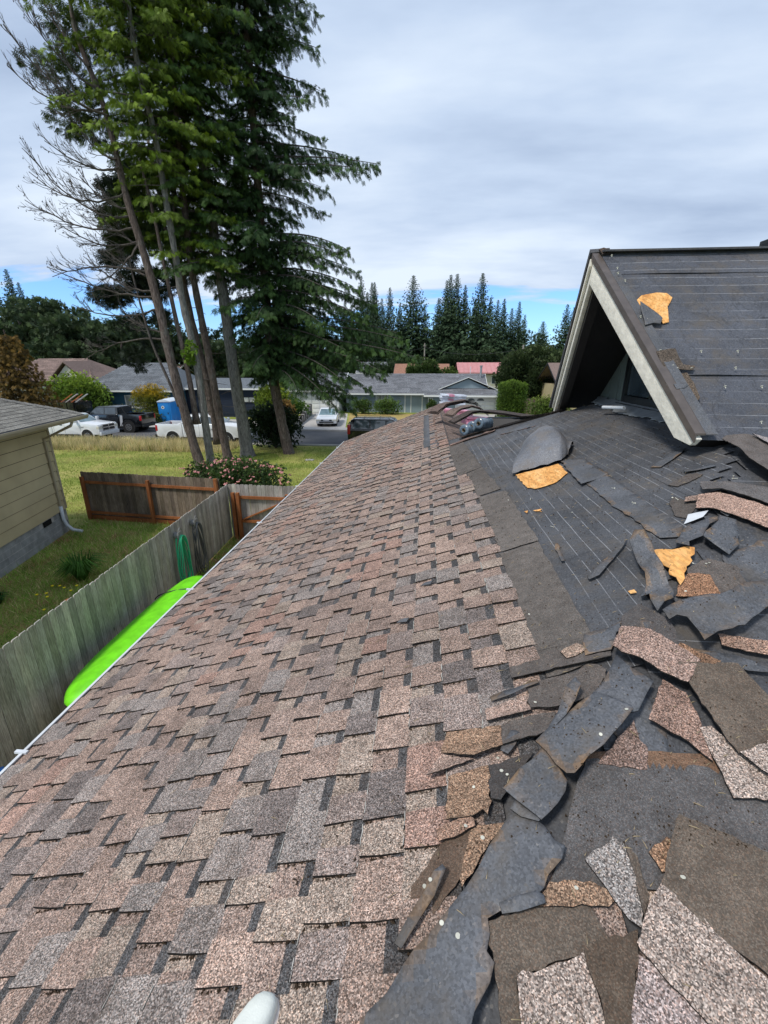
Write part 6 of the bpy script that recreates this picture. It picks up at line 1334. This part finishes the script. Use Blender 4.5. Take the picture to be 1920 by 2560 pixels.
def gable_x(p,x0,x1,y0,y1,ze,zr,mat,ov=.5,th=.12,ridge=None,edge='white_paint',hip=0):   # ridge along X
    ym=(y0+y1)/2 if ridge is None else ridge; mb=MB()
    a=[(x0-ov,y0-ov,ze),(x1+ov,y0-ov,ze),(x1+ov-hip,ym,zr),(x0-ov+hip,ym,zr)]; b=[(x0-ov,y1+ov,ze),(x1+ov,y1+ov,ze),(x1+ov-hip,ym,zr),(x0-ov+hip,ym,zr)]
    mb.prism(a,(0,0,th)); mb.prism(b,(0,0,th))
    if hip: mb.prism([(x0-ov,y0-ov,ze),(x0-ov+hip,ym,zr),(x0-ov,y1+ov,ze)],(0,0,th)); mb.prism([(x1+ov,y0-ov,ze),(x1+ov-hip,ym,zr),(x1+ov,y1+ov,ze)],(0,0,th))
    r_=mb.build('roof',mat,p)
    mb=MB(); mb.box(x0-ov,x1+ov,y0-ov-.06,y0-ov-.0,ze-.06,ze+.10); mb.build('gutter',edge,p)
    if not hip:
        for xx in (x0-ov-.05,x1+ov):
            mb=MB(); mb.prism([(xx,y0-ov,ze-.06),(xx,y0-ov,ze+.13),(xx,ym,zr+.13),(xx,ym,zr-.06)],(.05,0,0)); mb.prism([(xx,y1+ov,ze-.06),(xx,y1+ov,ze+.13),(xx,ym,zr+.13),(xx,ym,zr-.06)],(.05,0,0)); mb.build('bargeboard',edge,p)
    return r_
def body(p,x0,x1,y0,y1,h,mat,gab=None):
    mb=MB(); mb.box(x0,x1,y0,y1,0,h)
    if gab:
        for xx in (x0,x1-.1): mb.prism([(xx,y0,h),(xx,y1,h),(xx,(y0+y1)/2,gab)],(.1,0,0))
    mb.build('wall',mat,p)
def shingled(p,mat,x0,x1,yE,zE2,yR,zR,rows=14,col=(.16,.17,.185),hipL=0,hipR=0):  # visible shingle rows on a far roof slope
    mb=MB()
    for k_ in range(rows):
        f0=k_/rows; f1=(k_+1)/rows; x=x0+hipL*f0
        while x<x1-hipR*f0:
            l=random.uniform(.5,1.3); xe_=min(x+l,x1-hipR*f0); mb.add([(x,yE+(yR-yE)*f0,zE2+(zR-zE2)*f0+.03),(xe_,yE+(yR-yE)*f0,zE2+(zR-zE2)*f0+.03),(xe_,yE+(yR-yE)*f1,zE2+(zR-zE2)*f1+.012),(x,yE+(yR-yE)*f1,zE2+(zR-zE2)*f1+.012)],[(0,1,2,3)],jit(col,.22)); x=xe_
    mb.build('roof_shingles','shingle_granules',p,fix=False,kind='stuff')
h=thing('house','grey blue ranch house across the street with a brown panelled door and white garage door','house',(0,55,0))
body(h,-9.0,6.4,52.0,60.0,2.25,'greyblue_siding',gab=4.0); body(h,.5,8.1,51.6,58.0,2.0,'greyblue_siding')
gable_x(h,-9.0,6.4,52.0,60.0,2.05,4.05,'roof_grey',ov=.6)
shingled(h,None,-9.6,7.0,51.4,2.17,56,4.17,16)
lapwall(h,-9.0,-2.2,52.0,.2,2.15,'greyblue_siding'); lapwall(h,-.2,.45,52.0,.2,2.15,'greyblue_siding')
mb=MB(); mb.box(-2.2,-.2,52.35,52.4,0,2.1); mb.build('porch_wall','greyblue_siding',h)
mb=MB(); mb.box(-1.48,-.48,52.25,52.34,.05,2.02); dr=mb.build('door','door_wood',h)
for i in range(2):
    for j in range(4): mb=MB(); mb.box(-1.40+i*.46,-1.02+i*.46,52.20,52.25,.15+j*.46,.52+j*.46); mb.build('door_panel','door_wood',dr,bevel=.02)
for x in (-2.3,-1.62,-.35): mb=MB(); mb.box(x,x+.09,51.95,52.05,0,2.1); mb.build('porch_post','white_paint',h)
windowf(h,-5.6,-4.2,.95,2.0,52.0,gl='glass_blind'); windowf(h,.35,.9,.7,1.7,51.55)
# garage wing: gablet over a skirt roof
mb=MB(); mb.prism([(-.1,50.7,1.92),(8.7,50.7,1.92),(7.55,52.6,2.66),(1.75,52.6,2.66)],(0,0,.1)); mb.prism([(-.1,50.7,1.92),(1.75,52.6,2.66),(2.2,57,2.9),(-.1,57,1.92)],(0,0,.1)); mb.prism([(8.7,50.7,1.92),(7.55,52.6,2.66),(7.3,57,2.9),(8.7,57,1.92)],(0,0,.1)); mb.prism([(1.65,52.1,2.62),(4.75,52.1,3.84),(4.75,57.5,3.84),(1.65,57.5,2.62)],(0,0,.1)); mb.prism([(7.75,52.1,2.62),(4.75,52.1,3.84),(4.75,57.5,3.84),(7.75,57.5,2.62)],(0,0,.1)); mb.build('roof','roof_grey',h)
shingled(h,None,-.1,8.7,50.7,2.03,52.6,2.77,6,hipL=1.85,hipR=1.15)
mb=MB(); mb.box(-.15,8.75,50.6,50.69,1.86,2.04); mb.build('gutter','white_paint',h)
for a,b in (((1.5,2.58),(4.75,3.88)),((8.0,2.58),(4.75,3.88))): mb=MB(); mb.bar((a[0],52.05,a[1]),(b[0],52.05,b[1]),.06,.17,(0,1,0)) ; mb.v=mb.v; mb.build('bargeboard','white_paint',h)
mb=MB(); mb.prism([(2.3,52.3,2.7),(7.1,52.3,2.7),(4.75,52.3,3.7)],(0,.05,0)); mb.build('gable_siding','greyblue_siding',h)
mb=MB(); mb.box(3.55,7.75,51.52,51.58,.02,1.88); gd=mb.build('garage_door','white_siding',h)
for i in range(4):
    for j in range(3): mb=MB(); mb.box(3.65+i*1.03,4.55+i*1.03,51.49,51.52,.10+j*.44,.46+j*.44); mb.build('door_panel','white_paint',gd,bevel=.01)
for i in (1,2.0):
    mb=MB(); n_=8; cx=3.65+i*1.03+.45+(.0 if i==1 else 0)
    mb.prism([(cx-.40,51.50,1.42)]+[(cx-.40*math.cos(math.pi*k_/n_),51.50,1.42+.24*math.sin(math.pi*k_/n_)) for k_ in range(1,n_)]+[(cx+.40,51.50,1.42)],(0,-.015,0)); mb.build('fan_window','glass_dark',gd)
for x in (3.40,7.78): mb=MB(); mb.box(x,x+.14,51.46,51.6,0,1.95); mb.build('door_trim','white_paint',h)
mb=MB(); mb.tube([(6.4,55,3.5),(6.4,55,5.0)],.12,8); mb.tube([(6.4,55,5.0),(6.4,55,5.12)],.19,8); mb.build('flue','flashing',h)
mb=MB(); mb.tube([(5.3,56.2,4.0),(5.3,56.2,5.0)],.04,6); mb.build('vent_pipe','white_metal',h)
# white garage house at the head of the driveway
h=thing('house','white fronted garage house behind the white saloon car','house',(-13,52,0)); body(h,-17,-9.6,50.4,58,2.5,'white_siding',gab=4.2); gable_x(h,-17,-9.6,50.4,58,2.4,4.2,'roof_grey',ov=.5)
mb=MB(); mb.box(-13.6,-9.9,50.32,50.39,.02,2.1); gd=mb.build('garage_door','white_siding',h)
for i in range(4):
    for j in range(4): mb=MB(); mb.box(-13.5+i*.92,-12.7+i*.92,50.28,50.32,.08+j*.5,.5+j*.5); mb.build('door_panel','white_paint',gd,bevel=.01)
# navy house behind the trunks
a=at(470,965,46); b=at(670,1030,46)
h=thing('house','dark navy sided house glimpsed between the trunks','house',((a.x+b.x)/2,50,0)); body(h,a.x-1,b.x,46,54,2.9,'navy_siding'); gable_x(h,a.x-1,b.x,46,54,2.85,3.7,'roof_slate',ov=.4,edge='white_paint'); lapwall(h,a.x-1,b.x,46,.3,2.8,'navy_siding',.25); windowf(h,b.x-2.6,b.x-1.2,1.5,2.1,45.97,fr='dark_trim',gl='glass_blind')
# blue house left
h=thing('house','blue sided house with a grey hip roof behind the portable toilets','house',(-31,47,0)); body(h,-33.6,-25.0,44.3,52,2.8,'blue_siding'); lapwall(h,-33.6,-25.0,44.3,.2,2.7,'blue_siding',.22)
gable_x(h,-34.3,-25.4,44.3,52,2.7,5.3,'roof_slate',ov=.7,hip=2.9); shingled(h,None,-35.0,-24.7,43.6,2.82,48.15,5.42,16,(.135,.15,.165),2.9,2.9)
windowf(h,-30.6,-28.4,1.0,2.3,44.27,gl='glass_blind'); windowf(h,-27.2,-25.9,1.0,2.2,44.27,gl='glass_blind')
# brown roofed house far left
h=thing('house','pale green house with a brown hip roof and a small vented gablet, far left','house',(-42,50,0)); body(h,-47,-37.2,46.4,54,2.9,'cream_siding'); gable_x(h,-47,-35.6,46.4,54,3.45,5.75,'roof_brown',ov=.7,hip=3.6,edge='dark_trim'); shingled(h,None,-47.7,-34.9,45.7,3.57,50.2,5.87,16,(.20,.145,.125),3.6,3.6)
mb=MB(); mb.prism([(-38.9,45.8,3.95),(-36.4,45.8,3.95),(-37.6,45.8,5.2)],(0,.1,0)); mb.build('gablet','cream_siding',h)
mb=MB(); mb.prism([(-39.4,45.5,3.85),(-37.6,45.5,5.45),(-37.6,50,5.55),(-39.4,50,3.85)],(0,0,.1)); mb.prism([(-35.7,45.5,3.85),(-37.6,45.5,5.45),(-37.6,50,5.55),(-35.7,50,3.85)],(0,0,.1)); mb.build('gablet_roof','roof_brown',h)
for x in (-38.0,-37.5,-37.0): mb=MB(); mb.box(x-.08,x+.08,45.76,45.8,4.15,4.4); mb.build('gable_vent','dark_trim',h)
windowf(h,-42.8,-40.6,1.2,3.0,46.37,gl='glass_blind')
# mid distance roofs
h=thing('house','low house with a rusty brown roof behind the ranch house','house',(-.5,79,0)); body(h,-4.6,3.3,75.5,83,3.5,'pink_siding'); gable_x(h,-4.6,3.3,75.5,83,3.5,5.1,'roof_rust',ov=.6,edge='dark_trim'); windowf(h,-.5,1.0,2.2,3.2,75.47)
h=thing('house','two storey cream house with a red metal roof','house',(10,85,0)); body(h,6.2,15.5,80.5,88,3.5,'cream_siding'); gable_x(h,6.2,15.5,80.5,88,3.7,5.3,'roof_red',ov=.7,edge='roof_red'); windowf(h,11.2,13.2,1.9,3.3,80.47,bars_=2); windowf(h,8.3,9.2,1.9,3.3,80.47)
for k_ in range(14): mb=MB(); x=5.7+k_*.78; mb.bar((x,79.8,3.87),(x,84.25,5.46),.04,.05); mb.build('roof_seam','roof_red',h)
h=thing('house','grey roofed house far behind, above the ranch roof on the left','house',(-12,93,0)); body(h,-13,-6,90,97,3.4,'grey_siding'); gable_x(h,-13,-6,90,97,3.4,5.4,'roof_grey',ov=.5)
h=thing('house','small grey roofed house behind the white trailer, left of the blue house','house',(-46,66,0)); body(h,-46,-38,66,73,3.2,'cream_siding'); gable_x(h,-46,-38,66,73,3.3,5.0,'roof_brown',ov=.6); windowf(h,-45,-43,1.8,3.0,65.97)
h=thing('house','house gable end glimpsed beside the black dormer edge','house',(20,49,0)); a=at(1398,945,48)
body(h,a.x+.4,a.x+9,48.5,56,3.2,'tan_siding'); gable_x(h,a.x+.4,a.x+9,48.5,56,3.3,5.3,'roof_brown',ov=.6,edge='dark_trim')
# far fences
def plain_fence(label,a,b,h_,mat='fence_wood_brown',bw=.16):
    f,a_,d_,n__,L_=board_fence('fence',label,a,b,h_,mat,bw=bw); 
    for s in np.arange(0,L_,2.4): mb=MB(); mb.bar(a_+d_*s-n__*.06,a_+d_*s-n__*.06+Vector((0,0,h_+.08)),.1,.1,(0,1,0)); mb.build('post','fence_wood_brown',f)
plain_fence('low grey fence behind the clipped hedge at right',(10.2,50.5),(17.5,50.5),1.75,bw=.2)
plain_fence('weathered fence leaning between the trailer and the blue house',(-37.5,43.2),(-33.2,44.0),2.1,bw=.18)
# retaining wall of stepped posts beside the driveway
rw=thing('retaining_wall','low stepped retaining wall of dark blocks beside the driveway','wall',(-11.5,43,0))
for i in range(16): mb=MB(); y=39.0+i*.62; x=-11.25-(y-38.3)*.12; mb.box(x-.16,x+.16,y,y+.56,0,.45+.045*i+random.uniform(-.04,.04)); mb.build('block','timber_dark' if i%2 else 'stone',rw,bevel=.02)
# ------------------------------------------------------------ planting across the street
random.seed(41)
hd=thing('hedge_shrub','tall clipped green arborvitae hedge beside the white garage','shrub',(8.75,47.2,0)); acc=newacc(); st=MB(); st.tube([(8.75,47.2,0),(8.75,47.2,2.8)],[.08,.03],6); st.build('stem','bark_red',hd)
for i in range(5):
    for j in range(3):
        for k_ in range(8): clump(acc,(7.72+i*.51,46.75+j*.45,.3+k_*.44+(.0 if k_<7 else -.12*abs(i-2))),.42,95,(.06,.11,.016),.17,up=.9,tip=(.14,.22,.025))
crown('foliage',acc,hd)
shrub('shrub','lime leaved rounded shrub at the right of the clipped hedge','shrub',(12.2,46.5),1.9,1.3,2.1,2600,(.09,.14,.03),(.20,.25,.05),.20)
shrub('shrub','clipped green shrub left of the ranch windows','shrub',(-6.9,50.2),1.0,.8,1.6,1300,(.06,.11,.025),(.12,.17,.04),.16)
shrub('shrub','clipped green shrub under the ranch windows','shrub',(-4.2,50.0),1.45,.9,1.55,1900,(.07,.13,.025),(.15,.22,.05),.16)
shrub('shrub','small boxy hedge beside the brown front door','shrub',(.75,50.0),.55,.5,1.75,1100,(.05,.09,.02),(.09,.14,.03),.14)
shrub('shrub','low green mound at the corner of the dry lawn, left one','shrub',(-6.2,39.6),.45,.4,.55,420,(.05,.11,.02),(.1,.18,.03),.12)
shrub('shrub','low green mound at the corner of the dry lawn, right one','shrub',(-5.5,40.6),.5,.45,.55,420,(.06,.12,.02),(.11,.19,.03),.12)
shrub('shrub','bright lime bush between the two right hand trunks, beside the navy house','shrub',(-14.6,43.0),1.8,1.3,3.6,3200,(.12,.18,.02),(.30,.36,.04),.20)
shrub('shrub','orange tinted bush right of the lime bush','shrub',(-13.2,41.6),1.0,.8,2.3,1300,(.20,.12,.03),(.34,.20,.06),.18)
shrub('shrub','green grassy bank bush above the stepped wall','shrub',(-13.2,44.8),1.5,1.6,1.9,1500,(.06,.13,.02),(.13,.22,.03),.2)
shrub('shrub','golden orange and green conifer shrub beside the blue portable toilet','shrub',(-25.9,41.2),1.6,1.4,3.7,3600,(.14,.15,.014),(.62,.38,.02),.20,kind='conifer')
shrub('shrub','small mottled shrub left of the golden one','shrub',(-28.6,40.6),.9,.8,1.7,900,(.07,.09,.025),(.15,.15,.04),.16)
shrub('shrub','low shrub behind the tailgate of the black pickup','shrub',(-24.3,38.9),.8,.6,1.1,700,(.05,.09,.02),(.16,.17,.03),.14)
shrub('shrub','big lime green layered shrub in front of the brown roofed house','shrub',(-33.8,41.8),2.9,1.6,4.3,5000,(.12,.20,.025),(.32,.42,.05),.22)
shrub('shrub','darker olive shrub right of the lime layered one','shrub',(-33.0,43.2),1.4,1.3,3.7,2400,(.05,.08,.02),(.10,.13,.03),.22)
shrub('shrub','dark low evergreen under the lime layered shrub','shrub',(-37.0,41.5),2.4,1.2,1.9,2200,(.02,.045,.012),(.04,.08,.02),.2,kind='conifer')
rc=thing('conifer_tree','rust brown pyramid conifer at the left edge behind the tan house','tree',(-31.6,33.2,0)); acc=newacc(); wd=MB(); wd.tube([(-31.6,33.2,0),(-31.6,33.2,7.8)],[.2,.04],7); wd.build('trunk','bark_red',rc)
for i in range(150):
    z=.5+7.0*(i/150); rr=3.1*(1-(z/8.1))**.75
    bough(acc,None,Vector((-31.6,33.2,z)),i*2.399,rr,.05,.10,.55,(.075,.05,.012),(.20,.115,.022),.24,.32)
crown('crown',acc,rc)
# ------------------------------------------------------------ distant firs: four crowns grown once, shared by scale
def fir_mesh(seed,dens,gap,thin):
    random.seed(seed); acc=newacc(); 
    for i in range(int(270*dens)):
        f=gap+(1-gap)*(i/(270*dens)); z=f; r=thin*(.36*(1-f)**1.0+.008)*random.uniform(.35,1.15)*(1.0 if f>gap+.1 else .7)
        if f<gap+.25 and random.random()<.25: continue
        az=i*2.399; n_=max(3,int(r/.022)); d=Vector((math.cos(az),math.sin(az),0)); s_=Vector((-d.y,d.x,0))
        for k_ in range(n_+1):
            t=k_/n_; p_=Vector((0,0,z))+d*r*t+Vector((0,0,-.10*r*t+.22*r*t*t*(1 if f>.6 else -.6)))
            for s2 in (-1,1): put(acc,p_+s_*s2*r*.16*(1-t),d+s_*s2*.8+Vector((0,0,-.35)),.054*random.uniform(.6,1.2)*(1.15-1.0*f),jit((.045,.078,.036),.4))
    V,F_,C=sprays(acc[0],acc[1],acc[2],acc[3],'coarse'); me=tri_mesh('crown',V,F_,['needles'],C)
    mb=MB(); mb.tube([(0,0,0),(.003,0,.5),(0,0,.98)],[.011,.008,.001],6); 
    for i in range(14): a_=random.random()*6.28; z=random.uniform(.12,gap+.1); mb.tube([(0,0,z),(math.cos(a_)*.05,math.sin(a_)*.05,z-.004)],[.0015,.0006],3,cap=False)
    return me,tri_mesh('trunk',mb.v,mb.f,['bark_grey'],mb.c)
FM=[fir_mesh(1,1.0,.30,1.0),fir_mesh(2,.9,.20,.8),fir_mesh(3,1.1,.25,1.25),fir_mesh(4,.8,.35,.72),fir_mesh(5,1.1,.05,1.35)]
ordn=['first','second','third','fourth','fifth','sixth','seventh','eighth','ninth','tenth','eleventh','twelfth','thirteenth','fourteenth','fifteenth','sixteenth','seventeenth','eighteenth','nineteenth','twentieth','twenty first','twenty second','twenty third','twenty fourth','twenty fifth','twenty sixth','twenty seventh','twenty eighth']
def fir(x,y,h_,v,label,wid=1,group='distant fir trees along the skyline'):
    t=thing('fir_tree',label,'tree',(x,y,0),random.random()*6,group,local=True); t.scale=(h_*wid,h_*wid,h_)
    link('crown',FM[v][0],t); link('trunk',FM[v][1],t)
tops=[(862,750,1,1),(878,762,3,1),(903,688,1,.9),(918,730,3,1),(930,706,2,.75),(937,705,3,.9),(955,745,1,.9),(975,718,1,1),(1000,760,1,1),(1034,688,2,1.05),(1062,760,1,1),(1098,745,0,1),(1118,700,1,1),(1128,686,0,.85),(1144,684,0,.85),(1164,712,3,1),(1190,745,1,1),(1208,682,0,1),(1228,742,1,1),(1246,749,1,1.1),(1262,746,3,1),(1281,770,2,.9),(1300,753,1,1),(1313,786,1,1),(1359,803,2,1.15),(1420,760,1,1.2),(1437,768,0,1)]
for i,(px_,py_,v,w_) in enumerate(tops):
    Y=random.uniform(94,108) if px_<1330 else (84 if px_==1359 else 80); p_=at(px_,py_,Y); fir(p_.x,Y,p_.z,v,'%s fir from the left in the skyline row beyond the ranch house'%ordn[i],w_)
# left skyline: spruce and broad pines
for i,(px_,py_,v,w_) in enumerate(((14,672,1,1.1),(45,705,1,1.0),(60,760,2,1),(-20,700,1,1))):
    p_=at(px_,py_,74); fir(p_.x,74,p_.z,v,'%s tall spruce at the far left skyline'%['leftmost visible','second','third, shorter','frame edge'][i],w_,'tall spruces at the far left')
def pine(label,x,y,h_,r,n_,tint=(.032,.052,.022),group='broad dark pines behind the left houses'):
    t=thing('pine_tree',label,'tree',(x,y,0),group=group); mb=MB()
    for k_ in range(4): a_=random.random()*6.28; mb.tube([(x+.2*k_,y,0),(x+math.cos(a_)*r*.2,y,h_*.45),(x+math.cos(a_)*r*.5,y+math.sin(a_)*r*.3,h_*.8)],[.35,.25,.08],6,cap=False)
    mb.build('trunk','bark_red',t); acc=newacc()
    for i in range(34):
        a_=random.random()*6.28; u=random.random()**.6; z=h_*(.32+.62*random.random()); ww=r*u*math.sin(math.pi*min(1,max(.12,(z/h_-.15)/.95)))**.5
        q=(x+ww*math.cos(a_),y+ww*math.sin(a_),z); clump(acc,q,r*random.uniform(.22,.36),n_//34,tint,.62,up=.8,flat=.6,tip=(.08,.115,.04))
    crown('crown',acc,t,kind='coarse')
for i,(px_,py_,Y,r) in enumerate(((70,735,66,5.0),(100,745,70,5.0),(130,765,64,4.5),(185,800,62,4.5),(225,790,66,5.0),(265,815,60,4.5),(300,840,62,4.5),(345,800,70,5),(400,820,72,5),(160,860,58,4.0),(20,800,62,5.0),(450,850,74,5),(510,850,72,5),(570,860,76,5.5),(620,880,78,5),(680,870,80,6))):
    p_=at(px_,py_,Y); pine('%s broad dark pine from the left behind the houses'%ordn[i],p_.x,Y,p_.z,r,2300)
def broad(label,c,h_,r,n_,tint,tip,sp=.4,g=None):
    t=thing('broadleaf_tree',label,'tree',(c[0],c[1],0),group=g); mb=MB(); mb.tube([(c[0],c[1],0),(c[0],c[1],h_*.6)],[.3,.1],8); mb.build('trunk','bark_red',t); acc=newacc()
    for i in range(30):
        v=Vector((random.gauss(0,1),random.gauss(0,1),abs(random.gauss(0,.9)))).normalized(); q=(c[0]+v.x*r*.72,c[1]+v.y*r*.6,h_*.42+v.z*h_*.42); clump(acc,q,r*.36,n_//30,tint,sp,up=.5,flat=.8,tip=tip)
    for i in range(8): a_=i*.8; clump(acc,(c[0]+r*.6*math.cos(a_),c[1]+r*.5*math.sin(a_),h_*.2),r*.35,n_//40,tint,sp)
    crown('crown',acc,t,'leaves','leaf')
p_=at(1345,868,60); broad('big round olive green tree behind the clipped hedge',(p_.x,60),p_.z,5.2,16000,(.030,.050,.018),(.085,.115,.04),.34)
p_=at(1060,885,70); broad('rounded green tree between the far roofs',(p_.x,72),p_.z,2.8,3600,(.035,.065,.018),(.08,.12,.03),.35)
p_=at(1150,880,84); broad('dark green tree behind the red roofed house',(p_.x,90),p_.z+.6,5.0,5200,(.022,.042,.018),(.05,.08,.03),.45)
p_=at(1000,900,88); broad('dark low tree left of the rusty roof',(p_.x-2,90),p_.z+.3,5.0,5200,(.022,.042,.018),(.05,.08,.03),.45)
p_=at(1235,880,76); broad('green conifer like tree left of the round tree',(p_.x,90),p_.z+1,5.0,5200,(.022,.044,.018),(.055,.085,.03),.45)
p_=at(1148,905,74); broad('small bright shrub tree in front of the red roof',(p_.x-1.5,74),p_.z,1.6,1600,(.06,.10,.02),(.12,.17,.04),.3)
# a wooded belt that reads as one mass behind the single trees
acc=newacc()
for i in range(520):
    x=random.uniform(-105,75); y=random.uniform(112,135); hh=random.uniform(5,11) if x>-30 else random.uniform(8,14)
    clump(acc,(x,y,hh*random.random()),2.6,46,(.014,.026,.014),1.1,up=.5)
V,F_,C=sprays(acc[0],acc[1],acc[2],acc[3],'coarse'); link('woodland',tri_mesh('woodland',V,F_,['needles'],C),None,'stuff')
# poles and cables
for px_,y1,Y,lab in ((1062,858,92,'short pale utility pole in front of the fir trunks'),(1309,862,66,'pale utility pole with a transformer beside the round tree')):
    p_=at(px_,y1,Y); t=thing('utility_pole',lab,'utility pole',(p_.x,Y,0)); mb=MB(); mb.tube([(p_.x,Y,0),(p_.x,Y,p_.z)],[.16,.11],8); mb.build('pole','pole_wood',t)
    mb=MB(); mb.bar((p_.x-.3,Y-.15,p_.z-.5),(p_.x+.3,Y-.15,p_.z-.5),.1,.1); mb.build('crossarm','pole_wood',t)
    if px_>1200: mb=MB(); mb.tube([(p_.x+.4,Y-.2,p_.z-1.6),(p_.x+.4,Y-.2,p_.z-.8)],.25,10); mb.build('transformer','white_metal',t)
cb=MB(); a=at(1062,868,92); b=at(1309,872,66); c0=at(820,848,60)
for p1,p2,sg in ((a,b,1.0),(c0,a,1.2)): cb.tube([p1.lerp(p2,i/12)+Vector((0,0,-sg*4*(i/12)*(1-i/12))) for i in range(13)],.03,4,cap=False)
cb.build('power_cable','black_plastic',None,label='dark overhead power cable sagging between the poles',cat='cable')
bpy.context.view_layer.update()
